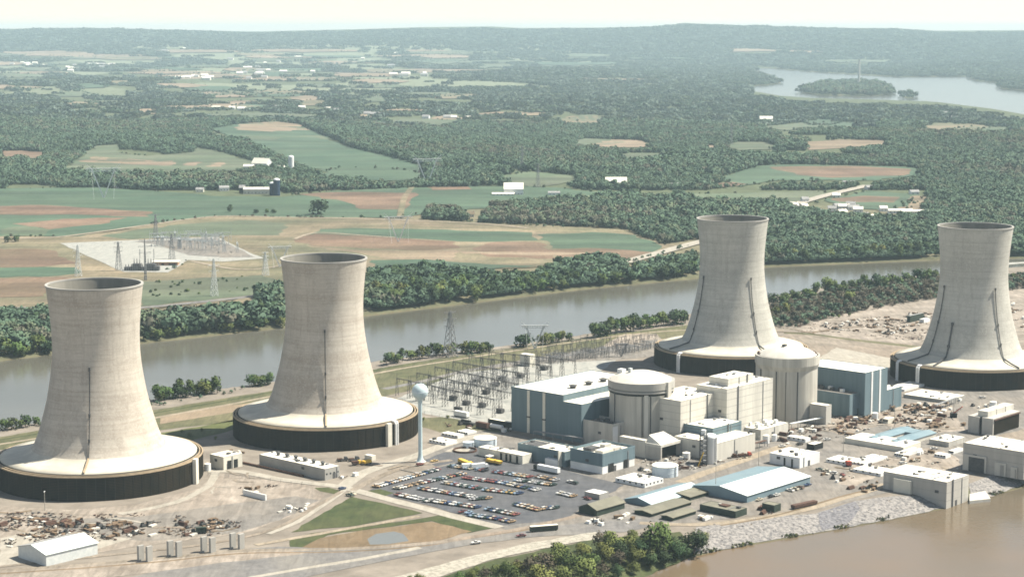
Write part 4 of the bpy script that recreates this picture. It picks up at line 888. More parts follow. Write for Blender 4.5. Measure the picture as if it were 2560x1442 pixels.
tank('storage_tank', 'smaller pale blue tank beside the wide tank, above a dark ring', H_, 1570, 1735, 395, 495, 'tank_blue', 'tank_blue')
g = G(H_(1600, 530)); MB().lathe([(7.5, 0), (7.5, 1.2), (6.9, 1.2), (6.9, 0)], 40, c=g).obj('containment_ring', 'rust', None, g); tag(bpy.data.objects['containment_ring'], 'low brown ring wall on the ground beside the smaller blue tank', 'ring wall')
tank('storage_tank', 'round white storage tank standing in front of the loading porch', C_, 1622, 1856, 945, 1062, 'tank_blue', 'white_roof')
tt, tc, tr, th = tank('water_tank', 'tall silver standpipe tank with a domed top beside the scaffold tower', D_, 172, 274, 690, 895, 'silver', 'white_metal', 'dome')
# scaffold stair beside it
sc_ = G(D_(150, 905)); t = thing('scaffold_tower', 'dark stair scaffold with a pale drum on top beside the silver tank', 'scaffold', sc_)
m = MB()
for i, j in ((0, 0), (4, 0), (0, 4), (4, 4)): m.bar((i, j, 0), (i, j, 19), .35)
for z in range(0, 19, 3):
    m.bar((0, 0, z), (4, 0, z + 3), .25); m.bar((4, 4, z), (0, 4, z + 3), .25); m.bar((0, 0, z), (0, 4, z + 3), .25); m.bar((4, 0, z), (4, 4, z + 3), .25)
m.obj('frame', 'dark_steel', t)
for k, z in enumerate(range(3, 19, 3)): MB().abox(.2, .2, z, 3.8, 3.8, z + .25).obj('deck', 'steel', t)
MB().cyl((2, 2, 19), 1.5, 2.6, 16).obj('drum', 'white_metal', t)
MB().box((-1.2, -2.2, 0), Vector((.35, 0, .94)).normalized(), Vector((0, 1, 0)), Vector((-.94, 0, .35)).normalized(), 9, .8, .6).obj('chute', 'yellow', t)
# ---- water tower
wb = G((1051, 1154)); t = thing('water_tower', 'pale blue ball shaped water tower on a slim stem beside the car park', 'water tower', wb)
zt = zsolve(wb, 958); R = 20.3 / FPX * (wb - Vector((0, 0, CAMH))).length
MB().lathe([(2.9, 0), (2.2, .8), (1.6, 2.6), (1.25, 5), (1.2, zt - 2 * R - 2.5), (1.7, zt - 2 * R), (2.6, zt - 1.82 * R)], 24).obj('stem', 'water_tank', t, smooth=True)
MB().lathe([(R * math.cos(a), zt - R + R * math.sin(a)) for a in np.linspace(-1.05, math.pi / 2 - .001, 20)], 32).obj('ball', 'water_tank', t, smooth=True)
MB().lathe([(R + .03, zt - R - .25), (R + .12, zt - R), (R + .03, zt - R + .25)], 32).obj('band', 'tank_blue', t)
MB().cyl((0, 0, zt - .1), .5, 1, 8).obj('hatch', 'steel', t)
MB().cyl((0, 0, 0), 3.4, .4, 24).obj('plinth', 'concrete_pale', t)
# ---- blue warehouses and green sheds
b = block(F_, 1735, 385, 452, 1215, 2348)
gable('warehouse', 'largest blue walled warehouse with a sunlit pale gabled roof near the river road', 'warehouse', b, 'blue_roof', 'lit_roof', 2.6, 'U', 'blue_roof')  # sunny slope carries a lit tone, the other slope the plain blue
b = block(F_, 815, 472, 500, 548, 1322)
gable('warehouse', 'narrower blue shed with a sunlit pale blue gabled roof beside the largest warehouse', 'warehouse', b, 'blue_roof', 'lit_blue_roof', 2.4, 'U', 'blue_roof')
b = block(F_, 278, 525, 585, 105, 550)
gable('storage_shed', 'olive roofed timber shed at the near corner of the car park', 'shed', b, 'green_wall', 'olive_roof', 2.5, 'U', 'olive_roof')
b = block(F_, 1185, 398, 432, 1180 - 90, 1415); b.M = 18
gable('storage_shed', 'olive roofed shed against the front of the narrower blue shed', 'shed', b, 'green_wall', 'olive_roof', .9, 'U', 'olive_roof')
b = block(F_, 810, 560, 590, 645, 1195)
gable('storage_shed', 'longest olive green roofed shed in front of the narrower blue shed', 'shed', b, 'green_wall', 'olive_roof', .9, 'U', 'olive_roof')
b = block(F_, 1015, 598, 632, 905, 1240)
gable('storage_shed', 'smallest olive roofed shed nearest the shore trees', 'shed', b, 'green_wall', 'olive_roof', .6, 'U', 'olive_roof')
b = block(F_, 1625, 538, 600, 1278, 1735)
t = building('storage_shed', 'flat roofed dark green shed in front of the largest blue warehouse', 'shed', b, 'green_wall', 'olive_roof', lip=.2)
MB().ubox(P(b, 4, 9, b.h + .12), 4, 5, .8).obj('roof_hatch', 'rust', t, b.F)
b = block(F_, 2000, 480, 548, 1910, 2065); b.M = 8
building('storage_shed', 'small dark green hut by the shore track right of the flat green shed', 'shed', b, 'green_wall', 'olive_roof', lip=.2)
b = block(F_, 745, 265, 308, 460, 925)
building('site_office', 'low white office building with small windows beside the white storage tank', 'building', b, 'white_metal', 'white_roof', lip=.1, winL=5, winR=5)
b = block(F_, 305, 372, 425, 160, 395)
building('guard_hut', 'grey flat roofed hut inside the car park edge', 'building', b, 'concrete_dark', 'white_metal', lip=.2)
# ---- right hand group
b = block(D_, 890, 848, 925, 668, 1040)
t = building('workshop', 'white workshop with dark roof vents between the two turbine yards and the largest blue warehouse', 'building', b, 'white_metal', 'white_roof', lip=.2, doorsL=((.25, 1.2, 0, 5), (.5, 1.2, 0, 5)))
vents(t, b, [(4, 5), (10, 12), (6, 18)], 'box', 1.6)
b = block(D_, 1000, 750, 792, 942, 1066); building('tool_crib', 'black sided tool crib with a pale roof behind the white workshop', 'building', b, 'dark', 'white_roof', lip=.2)
bt = block(D_, 1640, 742, 772, 1370, 1905)
t = thing('blue_roof_workshop', 'blue roofed workshop with a long open slot along its middle', 'building', bt.F)
half = bt.M * .40
for v0, nm in ((0, 'near'), (bt.M - half, 'far')):
    q = Blk(); q.F = bt.F + VV * v0; q.L = bt.L; q.M = half; q.h = bt.h; MB().ubox(P(q, 0, 0, 0), q.L, q.M, q.h).obj('wall', 'concrete_pale', t, bt.F)
    for s in (0, 1):
        c = lambda u, v, z: P(q, u, v, z); v1 = -.4 if s == 0 else q.M + .4
        MB().add([c(-.5, v1, q.h + .05), c(q.L + .5, v1, q.h + .05), c(q.L + .5, q.M / 2, q.h + 1.3), c(-.5, q.M / 2, q.h + 1.3), c(-.5, v1, q.h + .3), c(q.L + .5, v1, q.h + .3), c(q.L + .5, q.M / 2, q.h + 1.6), c(-.5, q.M / 2, q.h + 1.6)],
                 [(0, 1, 2, 3), (4, 7, 6, 5), (0, 4, 5, 1), (1, 5, 6, 2), (3, 2, 6, 7), (0, 3, 7, 4)]).obj('roof', 'blue_roof', t, bt.F)
for u0, ln in ((0, bt.L * .18), (bt.L * .72, bt.L * .28)): MB().ubox(P(bt, u0, half, 0), ln, bt.M - 2 * half, bt.h + .6).obj('link', 'blue_roof', t, bt.F)
specs = [('site_hut', 'wide cream roofed hut in front of the blue slotted roof', E_, 1390, 690, 742, 820, 1560, 'cream_wall'),
         ('site_trailer', 'cream roofed trailer block furthest left in the trailer yard', E_, 835, 835, 868, 640, 960, 'white_metal'),
         ('site_trailer', 'pale trailer block behind the front trailer row', E_, 1010, 850, 872, 860, 1240, 'white_metal'),
         ('site_trailer', 'white trailer block with dark windows nearest the intake house', E_, 1170, 945, 975, 900, 1300, 'white_metal'),
         ('site_trailer', 'long white trailer right of the trailer yard with a shadowed front', E_, 1390, 760, 790, 1300, 1575, 'white_metal'),
         ('site_trailer', 'white trailer beside the blue grey store', E_, 1800, 770, 800, 1690, 1850, 'white_metal'),
         ('site_trailer', 'white trailer between the blue grey store and the large pump house', E_, 1875, 728, 756, 1830, 1970, 'white_metal'),
         ('material_store', 'blue grey store behind the large pump house', E_, 1830, 640, 690, 1640, 1990, 'concrete'),
         ('site_office', 'long cream roofed office below the dark base of the right end tower', E_, 1815, 235, 268, 1390, 1990, 'concrete_dark'),
         ('site_office', 'cream roofed office right beside the low pale blue bay', E_, 1400, 128, 150, 1235, 1690, 'white_metal'),
         ('site_trailer', 'white trailer parked behind the black sided tool crib', E_, 440, 610, 645, 262, 490, 'white_metal'),
         ('site_trailer', 'cream trailer among the scrap left of the blue slotted roof', E_, 1240, 418, 462, 1190, 1310, 'cream_wall')]
for i, (n, lb, fr, x, yt, yb, xl, xr, wm_) in enumerate(specs):
    b = block(fr, x, yt, yb, xl, xr); building(n, lb, 'trailer' if 'trailer' in n else 'building', b, wm_, 'white_roof', lip=.08, winL=4 if n == 'site_trailer' else 0)
# concrete fan cooler
bf = block(E_, 2255, 415, 580, 2020, 2520)
t = thing('fan_cooler', 'grey concrete fan cooler with a louvred side and raised fan housings', 'cooling plant', bf.F)
for v0, mm in ((0, .44), (.56, .44)): MB().ubox(P(bf, 0, v0 * bf.M, 0), bf.L, mm * bf.M, bf.h).obj('cell_wall', 'concrete', t, bf.F)
MB().ubox(P(bf, 1.5, .44 * bf.M, 0), bf.L - 3, .12 * bf.M, bf.h - 1).obj('plenum', 'dark', t, bf.F)
faceR(MB(), bf, 1.5, bf.L - 1, .5, bf.h - 1.8, .25).obj('louvre', 'louvre', t, bf.F); MB().ubox(P(bf, 1, -.8, bf.h - 1.5), bf.L - 1.5, .78, .8).obj('walkway', 'rust', t, bf.F)
for k in range(3): MB().ubox(P(bf, 3 + k * bf.L / 3, bf.M * .3, bf.h), bf.L / 3 - 1.2, bf.M * .4, 3.6).obj('fan_housing', 'concrete_pale', t, bf.F)
# pump house (right edge)
bp = block(E_, 2555, 742, 1005, 1972, 2600); bp.L = 30
t = building('pump_house', 'large concrete pump house with a white roof on the shore at the right edge', 'building', bp, 'concrete', 'white_roof', lip=.4)
for v0, v1, z1 in ((.60, .98, .62), (.28, .46, .50), (.1, .2, .42)):
    faceL(MB(), bp, v0 * bp.M, v1 * bp.M, .2, z1 * bp.h, .9).obj('door_surround', 'concrete_pale', t, bp.F); faceL(MB(), bp, (v0 + .03) * bp.M, (v1 - .09) * bp.M, .2, z1 * bp.h - 1.2, 1.0).obj('door', 'dark_steel' if v0 > .5 else 'concrete_dark', t, bp.F)
# intake screen house standing in the water
bi = block(D_, 1980, 1030, 1228, 1515, 2150, zb=-5.2)
t = building('intake_house', 'concrete intake house with a white roof standing in the river edge', 'building', bi, 'concrete', 'white_roof', lip=.3)
for u, v in ((5, 10), (12, 14), (9, 5)): MB().ubox(P(bi, u, v, bi.h + .12), 5, 3.2, .35).obj('roof_hatch', 'cream_wall', t, bi.F)
b = block(D_, 1715, 1022, 1118, 1590, 1728); building('switch_room', 'small cream concrete room against the shaded wall of the intake house', 'building', b, 'cream_wall', 'white_roof', lip=.2)
mq = MB(); q = [G(D_(*p_), -3.5) for p_ in ((2155, 1110), (2260, 1080), (2312, 1152), (2155, 1168))]; mq.prism([(a.x, a.y) for a in q], -9, -3.2)
o = mq.obj('boat_ramp', 'concrete_pale', None, (q[0].x, q[0].y, -6)); tag(o, 'pale concrete ramp at the water right of the intake house', 'ramp')
# ---- left group
b = block(B_, 752, 632, 716, 262, 860)
t = building('diesel_hall', 'long grey hall with a row of dark roof vents in front of the second tower', 'building', b, 'concrete_dark', 'white_roof', lip=.15, winR=4)
vents(t, b, [(b.L * .5, b.M * (.14 + .135 * k)) for k in range(6)], r=1.5)
b = block(A_, 1665, 545, 640, 1562, 1802)
t = building('switch_house', 'cream cube shaped house between the two nearest cooling towers', 'building', b, 'cream_wall', 'white_roof', lip=.3, doorsR=((.3, 3, .2, 5), (.65, 3, .2, 5)))
b = block(A_, 1975, 825, 866, 1808, 1985)
building('site_trailer', 'single long white trailer alone on the dirt right of the nearest tower', 'trailer', b, 'white_metal', 'white_roof', lip=.05)
b = block(A_, 345, 1270, 1355, 135, 725)
gable('storage_shed', 'sunlit pale metal roofed barn shed in the bottom left corner yard', 'shed', b, 'pale_steel', 'lit_roof', 2.8, 'U', 'grey_roof')  # sun-facing slope painted lit, the far one grey
for i, (x, yt, yb, xl, xr, lb) in enumerate([(1305, 405, 452, 1050, 1480, 'nearest of the three white trailers beside the water tower'), (1490, 300, 345, 1240, 1590, 'middle of the three white trailers beside the water tower'), (1640, 255, 285, 1470, 1780, 'furthest of the three white trailers beside the water tower')]):
    b = block(H_, x, yt, yb, xl, xr); building('site_trailer', lb, 'trailer', b, 'white_metal', 'white_roof', lip=.05, winL=5, group='white trailers beside the water tower')
b = block(H_, 2290, 100, 180, 1950, 2330); building('store_shed', 'black sided shed with cream roof left of the slate blue turbine hall', 'shed', b, 'dark', 'white_roof', lip=.1)
# pier pairs left by the rail line
for x, y, nm in ((1100, 1318, 'furthest left'), (1320, 1282, 'second from left'), (1570, 1252, 'third from left'), (1785, 1224, 'furthest right')):
    q = G(A_(x, y)); t = thing('bridge_pier', 'pair of bare grey concrete piers by the track, %s of four pairs' % nm, 'piers', q, 'pairs of concrete piers beside the rail track')
    for s in (-3.4, 1.4): MB().ubox(UV * s * .4 - VV * s * .9 + Vector((0, 0, 0)) - UV * 1.6, 3.2, 1.5, 7.8).obj('pier', 'concrete_dark', t)
# ================================================================== TREES
NRM = []
def soften(me, k=.62, base=.35):
    """leaf faces shade with the round of the crown they sit on"""
    n = len(me.vertices); co = np.empty(n * 3, np.float32); me.vertices.foreach_get('co', co); co = co.reshape(-1, 3)
    nm = np.empty(len(me.polygons) * 3, np.float32); me.polygons.foreach_get('normal', nm); nm = np.repeat(nm.reshape(-1, 3), 4, 0)
    out = co - np.array([0, 0, base]); out /= np.linalg.norm(out, axis=1, keepdims=True) + 1e-6
    nm *= np.sign((nm * out).sum(1, keepdims=True)) + (np.sign((nm * out).sum(1, keepdims=True)) == 0)
    r = out * k + nm * (1 - k) + np.array([0, 0, .12]); r /= np.linalg.norm(r, axis=1, keepdims=True)
    for p in me.polygons: p.use_smooth = True
    me.normals_split_custom_set_from_vertices(r.tolist()); return me
def crown_arrays(seed, nl, nq, q, rx=.5, rz=.42, base=.2, flat=1.0):
    """leaf-clump faces on the lobes of one crown; unit height"""
    r = np.random.default_rng(seed); V = []; Fc = []
    lob = []
    for i in range(nl):
        a = r.uniform(0, 2 * np.pi); z = r.uniform(-1, 1); k = r.uniform(.35, 1.0) ** .6 if i else 0
        w = math.sqrt(max(0, 1 - z * z)) * (1.05 if z < .2 else .85)
        lob.append((rx * .66 * k * w * math.cos(a), rx * .66 * k * w * math.sin(a), base + rz + rz * .66 * z * k, r.uniform(.30, .46) * min(rx, rz) * (1.25 if i == 0 else 1)))
    for cx, cy, cz, R in lob:
        n = int(nq * (R / .2) ** 1.2 / nl * 1.0) + 3
        d = r.normal(size=(n, 3)); d[:, 2] = d[:, 2] * .9 + .25; d /= np.linalg.norm(d, axis=1, keepdims=True)
        rad = R * r.uniform(.72, 1.16, (n, 1)); c = np.array([cx, cy, cz]) + d * rad
        nn = d + r.normal(size=(n, 3)) * .45; nn /= np.linalg.norm(nn, axis=1, keepdims=True)
        u = np.cross(nn, r.normal(size=(n, 3))); u /= np.linalg.norm(u, axis=1, keepdims=True); v = np.cross(nn, u)
        s = q * r.uniform(.6, 1.35, (n, 1)); s2 = s * r.uniform(.6, 1.0, (n, 1))
        P4 = np.stack([c - u * s - v * s2 * .6, c + u * s * .5 - v * s2, c + u * s + v * s2 * .5, c - u * s * .4 + v * s2], 1)
        V.append(P4.reshape(-1, 3))
    V = np.concatenate(V); cen = np.array([0, 0, base + rz * .7]); NRM.append(None); return V, np.arange(len(V)).reshape(-1, 4)
def trunk_mesh(name, seed, h=.45, r0=.02):
    rg = random.Random(seed); m = MB(); m.tube([(0, 0, -.02), (.01, 0, h * .4), (rg.uniform(-.03, .03), rg.uniform(-.03, .03), h)], r0, 6)
    for k in range(4):
        a = rg.uniform(0, 6.28); z = h * rg.uniform(.5, .95); l = rg.uniform(.16, .26); m.bar((0, 0, z), (l * math.cos(a), l * math.sin(a), z + l * .9), r0 * .9, r0 * .25)
    me = bpy.data.meshes.new(name); me.from_pydata(m.v, [], m.f); me.materials.append(MATS['bark']); return me
def variant(name, seed, mname, **k):
    V, Fc = crown_arrays(seed, **k); return soften(raw_mesh(name, V, Fc, mname))
KINDS = {'green': 'leaf_green', 'dark': 'leaf_dark', 'olive': 'leaf_olive', 'brown': 'leaf_brown'}
BIG = {k: [variant('crown', 11 * i + 3, m, nl=17, nq=1500 if k != 'brown' else 800, q=.028, rx=(.44, .5, .40)[i], rz=(.40, .37, .43)[i], base=(.10, .12, .06)[i]) for i in range(3)] for k, m in KINDS.items()}
MED = {k: [variant('crown', 17 * i + 5, m, nl=12, nq=420 if k != 'brown' else 260, q=.05, rx=(.48, .56, .42)[i], rz=(.46, .44, .48)[i], base=(.0, -.03, -.02)[i]) for i in range(3)] for k, m in KINDS.items()}
TRK = [trunk_mesh('trunk', s) for s in range(3)]
TREES = [0]; trng = random.Random(77)
def tree(p, h, kind, label, group, big=False, name='tree', wide=1.0, trunk=True):
    t = bpy.data.objects.new(name, None); COL.objects.link(t); t.location = (p.x, p.y, p.z - .15); tag(t, label, 'tree' if name != 'shrub' else 'shrub', group)
    t.rotation_euler = (0, 0, trng.uniform(0, 6.28)); s = h / .98; w = wide * trng.uniform(.85, 1.15); t.scale = (s * w, s * w, s); t.empty_display_size = .1
    i = trng.randrange(3); c = bpy.data.objects.new('crown', (BIG if big else MED)[kind][i]); COL.objects.link(c); c.parent = t
    if trunk: k = bpy.data.objects.new('trunk', TRK[i]); COL.objects.link(k); k.parent = t
    TREES[0] += 1; return t
# --- foreground clump on the near bank (photo base x, y, tree height m, kind)
FG = [(1640, 1398, 23, 'green', 'tallest leafy green tree of the clump on the near river bank'), (1735, 1388, 16, 'dark', 'dark round tree right of the tallest tree on the near bank'),
      (1745, 1375, 14, 'olive', 'thin olive tree standing apart at the right end of the near bank clump')]
for x, y, h, k, lb in FG: tree(GT((x, y), True), h, k, lb, None, True)
FGR = [(1565, 1388, 15, 'olive'), (1600, 1402, 14, 'dark'), (1590, 1418, 13, 'dark'), (1530, 1392, 16, 'olive'), (1500, 1380, 13, 'brown'), (1510, 1412, 14, 'dark'), (1545, 1425, 12, 'dark'),
       (1660, 1415, 12, 'dark'), (1690, 1402, 12, 'dark'), (1710, 1398, 10, 'dark'), (1625, 1420, 11, 'dark'), (1480, 1425, 13, 'green'), (1460, 1400, 10, 'olive'),
       (1400, 1405, 14, 'olive'), (1385, 1430, 13, 'olive'), (1430, 1440, 15, 'green'), (1360, 1440, 14, 'brown'), (1330, 1450, 14, 'dark'), (1300, 1440, 11, 'olive'), (1270, 1452, 12, 'green'),
       (1240, 1448, 9, 'olive'), (1210, 1458, 10, 'brown'), (1180, 1455, 8, 'olive'), (1150, 1466, 9, 'green'), (1460, 1458, 15, 'dark'), (1410, 1470, 15, 'olive'), (1500, 1456, 13, 'dark'),
       (1545, 1450, 10, 'dark'), (1350, 1475, 15, 'olive'), (1290, 1480, 13, 'green'), (1220, 1480, 10, 'olive'), (1050, 1462, 7, 'olive'), (1025, 1458, 5, 'olive'), (1100, 1470, 7, 'green'),
       (1680, 1390, 13, 'dark'), (1620, 1385, 14, 'brown'), (1580, 1372, 12, 'olive'), (1550, 1405, 13, 'dark'), (1585, 1436, 8, 'dark'), (1450, 1380, 7, 'olive'), (1340, 1416, 9, 'olive'), (1290, 1420, 6, 'dark_'), (1190, 1436, 5, 'olive')]
LBL = {'green': 'leafy mid green tree in the thicket on the near river bank', 'dark': 'shady dark green tree in the thicket on the near river bank', 'olive': 'yellowish olive tree in the thicket on the near river bank', 'brown': 'thin brownish tree in the thicket on the near river bank'}
for x, y, h, k in FGR:
    k = k.strip('_'); k = trng.choice(['dark', 'olive', 'green', 'brown']) if k == 'dark' and x < 1640 else k; tree(GT((x, y), True), h, k, LBL[k], 'thicket on the near river bank', True)
# --- island shore trees
def belt(line, n, hs, kinds, label, group, depth=0, jit=6, **kw):
    """n trees along a photo polyline, pushed up to depth metres further away"""
    seg = [(line[i], line[i + 1]) for i in range(len(line) - 1)]; ln = [abs(b[0] - a[0]) + abs(b[1] - a[1]) for a, b in seg]; tot = sum(ln)
    for i in range(n):
        d = (i + trng.uniform(.2, .8)) / n * tot
        for (a, b), l in zip(seg, ln):
            if d <= l: break
            d -= l
        f = min(d / l, 1); p = (a[0] + (b[0] - a[0]) * f + trng.uniform(-jit, jit) * .3, a[1] + (b[1] - a[1]) * f)
        w = GT(p, True); q = Vector((w.x, w.y, 0)).normalized() * trng.uniform(0, depth); X, Y = w.x + q.x, w.y + q.y
        z = float(hland(np.array([X]), np.array([Y]))[0]); k = trng.choice(kinds)
        if z < -4.6: z = -4.6
        tree(Vector((X, Y, z)), trng.uniform(*hs), k, label[k] if isinstance(label, dict) else label, group, **kw)
def lab(where): return {'green': 'mid green tree ' + where, 'dark': 'dark green tree ' + where, 'olive': 'pale olive tree ' + where, 'brown': 'bare brownish tree ' + where}
belt([(955, 918), (1010, 905), (1100, 890), (1160, 885), (1228, 880)], 17, (9, 14), ['green', 'olive', 'dark'], lab('on the island shore left of the lattice pylon'), 'trees on the island shore behind the water tower', 6)
belt([(1292, 868), (1310, 866)], 2, (14, 16), ['dark'], lab('left of the white Y shaped pylon'), 'dark trees by the Y shaped pylon', 0)
belt([(1345, 864), (1430, 852)], 6, (9, 13), ['green', 'olive'], lab('right of the white Y shaped pylon'), 'trees right of the Y shaped pylon', 3)
belt([(1475, 848), (1560, 832), (1640, 818), (1725, 806)], 16, (12, 18), ['green', 'dark', 'green'], lab('on the shore left of the third tower'), 'trees on the shore left of the third tower', 6)
belt([(382, 1006), (440, 998), (548, 984)], 13, (10, 15), ['green', 'olive', 'green', 'dark'], lab('on the shore between the two nearest towers'), 'trees between the two nearest towers', 8)
belt([(625, 968), (650, 965), (680, 960)], 5, (10, 13), ['dark', 'green'], lab('at the left edge of the second tower'), 'trees at the left edge of the second tower', 3)
belt([(0, 1078), (20, 1076), (60, 1070), (95, 1062)], 5, (7, 11), ['green', 'dark'], lab('at the left edge beside the nearest tower'), 'trees at the left edge', 3)
belt([(1930, 772), (2060, 742), (2200, 724), (2350, 702)], 26, (12, 19), ['green', 'dark', 'green'], lab('in the wood right of the third tower'), 'wood between the third tower and the right end tower', 25)
belt([(1925, 805), (2050, 775), (2200, 755), (2350, 735)], 24, (9, 14), ['brown', 'brown', 'olive'], lab('in the scrub right of the third tower'), 'scrub between the third tower and the right end tower', 45)
belt([(1940, 812), (2040, 800), (2130, 792)], 9, (4, 7), ['green', 'olive'], lab('at the edge of the scrap yard'), 'bushes at the edge of the scrap yard', 5, trunk=False)
belt([(2520, 715), (2590, 700)], 8, (9, 13), ['green', 'brown'], lab('at the right edge behind the last tower'), 'trees at the right edge', 40)
# --- far bank: the row along the water
W = lambda s: lab('in the far bank belt ' + s)
belt([(0, 898), (60, 894), (125, 886)], 8, (12, 19), ['green', 'dark'], W('left of the first tower'), 'far bank trees left of the first tower', 12)
belt([(355, 856), (450, 846), (560, 834), (710, 817)], 20, (9, 14), ['green', 'dark', 'olive'], W('between the first towers'), 'far bank trees between the first towers', 12)
belt([(655, 765), (712, 760)], 6, (12, 17), ['dark'], W('behind the second tower'), 'far bank trees behind the second tower', 15)
belt([(920, 780), (1000, 772), (1100, 762), (1200, 752)], 28, (14, 22), ['green', 'dark', 'green', 'olive'], W('right of the second tower'), 'far bank trees right of the second tower', 70)
belt([(1200, 750), (1320, 736), (1450, 720), (1560, 710), (1742, 692)], 34, (12, 18), ['green', 'dark', 'green'], W('behind the switchyard'), 'far bank trees behind the switchyard', 30)
belt([(1925, 662), (2100, 656), (2230, 652), (2345, 648)], 20, (14, 20), ['green', 'dark', 'green', 'olive'], W('between the right hand towers'), 'far bank trees between the right hand towers', 30)
# --- trees standing alone in the fields
for x, y, h, k, lb in ((795, 536, 30, 'dark', 'big round dark tree alone at the edge of the green field'), (577, 532, 13, 'dark', 'small dark tree alone on the green field edge, furthest left'),
                       (640, 534, 9, 'dark', 'very small dark tree alone on the green field edge'), (668, 534, 8, 'green', 'tiny green tree second left of the big round tree'), (686, 534, 9, 'dark', 'tiny dark tree left of the big round tree'),
                       (20, 608, 12, 'dark', 'dark bush pair member at the left edge above the brown field'), (38, 606, 11, 'green', 'green bush beside the brown field at the left edge')):
    tree(GT((x, y)), h, k, lb, None, wide=1.15)
srng = random.Random(4)
for i in range(34):
    x = srng.uniform(365, 650); y = srng.uniform(708, 745) - (x - 365) * .06
    tree(GT((x, y)), srng.uniform(2.2, 5.5), srng.choice(['dark', 'dark', 'green']), 'small dark shrub dotted on the pale green slope beyond the river', 'shrubs dotted on the slope beyond the river', name='shrub', trunk=False)
for i, (x, y) in enumerate([(540, 1100), (455, 1082), (505, 1078), (475, 1090), (1060, 1052), (1120, 1046)]):
    tree(G((x, y)), 3.2, 'olive', 'low olive bush on the grass near the tower bases', 'bushes on the grass near the towers', name='shrub', trunk=False)
print('individual trees', TREES[0])

# ------------------------------------------------------------------ woodland that reads as one mass
def scatter_object(name, label, pts, scales, protos, seed, kinds=None):
    me = bpy.data.meshes.new(name); me.vertices.add(len(pts)); me.vertices.foreach_set('co', np.asarray(pts, np.float32).ravel())
    a = me.attributes.new('size', 'FLOAT', 'POINT'); a.data.foreach_set('value', np.asarray(scales, np.float32)); 
    if kinds is None: kinds = np.random.default_rng(seed).integers(0, len(protos), len(pts))
    a = me.attributes.new('sort', 'INT', 'POINT'); a.data.foreach_set('value', np.asarray(kinds, np.int32)); me.update()
    o = bpy.data.objects.new(name, me); COL.objects.link(o); tag(o, label, 'woodland', kind='stuff')
    src = bpy.data.collections.new(name + '_kinds')
    for i, pm in enumerate(protos): src.objects.link(bpy.data.objects.new('%s_kind_%02d' % (name, i), pm))
    g = bpy.data.node_groups.new(name, 'GeometryNodeTree'); g.interface.new_socket('Geometry', in_out='INPUT', socket_type='NodeSocketGeometry'); g.interface.new_socket('Geometry', in_out='OUTPUT', socket_type='NodeSocketGeometry')
    N = g.nodes; L = g.links; gi = N.new('NodeGroupInput'); go = N.new('NodeGroupOutput'); ins = N.new('GeometryNodeInstanceOnPoints'); ci = N.new('GeometryNodeCollectionInfo')
    ci.inputs['Collection'].default_value = src; ci.inputs['Separate Children'].default_value = True; ci.inputs['Reset Children'].default_value = True
    na_ = N.new('GeometryNodeInputNamedAttribute'); na_.data_type = 'FLOAT'; na_.inputs['Name'].default_value = 'size'
    rv = N.new('FunctionNodeRandomValue'); rv.data_type = 'FLOAT_VECTOR'; rv.inputs[0].default_value = (0, 0, 0); rv.inputs[1].default_value = (0, 0, 6.283); rv.inputs['Seed'].default_value = seed
    rs = N.new('FunctionNodeRandomValue'); rs.data_type = 'FLOAT_VECTOR'; rs.inputs[0].default_value = (.85, .85, .8); rs.inputs[1].default_value = (1.25, 1.25, 1.2); rs.inputs['Seed'].default_value = seed + 1
    ri = N.new('GeometryNodeInputNamedAttribute'); ri.data_type = 'INT'; ri.inputs['Name'].default_value = 'sort'
    vm = N.new('ShaderNodeVectorMath'); vm.operation = 'SCALE'; L.new(rs.outputs[0], vm.inputs[0]); L.new(na_.outputs[0], vm.inputs[3])
    L.new(gi.outputs[0], ins.inputs['Points']); L.new(ci.outputs[0], ins.inputs['Instance']); ins.inputs['Pick Instance'].default_value = True; L.new(ri.outputs[0], ins.inputs['Instance Index'])
    L.new(rv.outputs[0], ins.inputs['Rotation']); L.new(vm.outputs[0], ins.inputs['Scale']); L.new(ins.outputs[0], go.inputs[0])
    md = o.modifiers.new('scatter', 'NODES'); md.node_group = g; return o
FARV = [variant('crown', 40 + i, ('leaf_dark', 'leaf_far', 'leaf_far', 'leaf_far', 'leaf_pale', 'leaf_bare')[i], nl=8, nq=110, q=.095, rx=(.5, .6, .45, .55, .5, .5)[i], rz=.44, base=.06) for i in range(6)]
def clump(seed):
    r = np.random.default_rng(seed); Vs = []; 
    for i in range(15):
        V, _ = crown_arrays(seed * 31 + i, 5, 34, .15, rx=.6, rz=.46, base=.02); h = r.uniform(.75, 1.15); a = r.uniform(0, 6.28); d = math.sqrt(r.uniform(0, 1)) * 2.0
        Vs.append(V * np.array([h, h, h]) + np.array([d * math.cos(a), d * math.sin(a), 0]))
    return np.concatenate(Vs)
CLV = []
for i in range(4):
    V = clump(60 + i); CLV.append(soften(raw_mesh('crowns', V, np.arange(len(V)).reshape(-1, 4), ('leaf_hazed', 'leaf_far', 'leaf_hazed', 'leaf_pale')[i]), .25))
rng = np.random.default_rng(12)
def in_open(px, py, grow=0):
    m_ = np.zeros(len(px), bool)
    for q in OPEN:
        lo = q.min(0) - 4; hi = q.max(0) + 4; s = (px > lo[0]) & (px < hi[0]) & (py > lo[1]) & (py < hi[1])
        if s.any(): i = np.where(s)[0]; m_[i] |= pip(px[i], py[i], q)
    return m_
def noise2(X, Y, s): return np.sin(X / s + 2.1 * np.sin(Y / s / 1.7)) * np.sin(Y / s * 1.3 + 1.7 * np.sin(X / s / 1.3)) + .5 * np.sin(X / s * 2.7 + Y / s * 1.9)
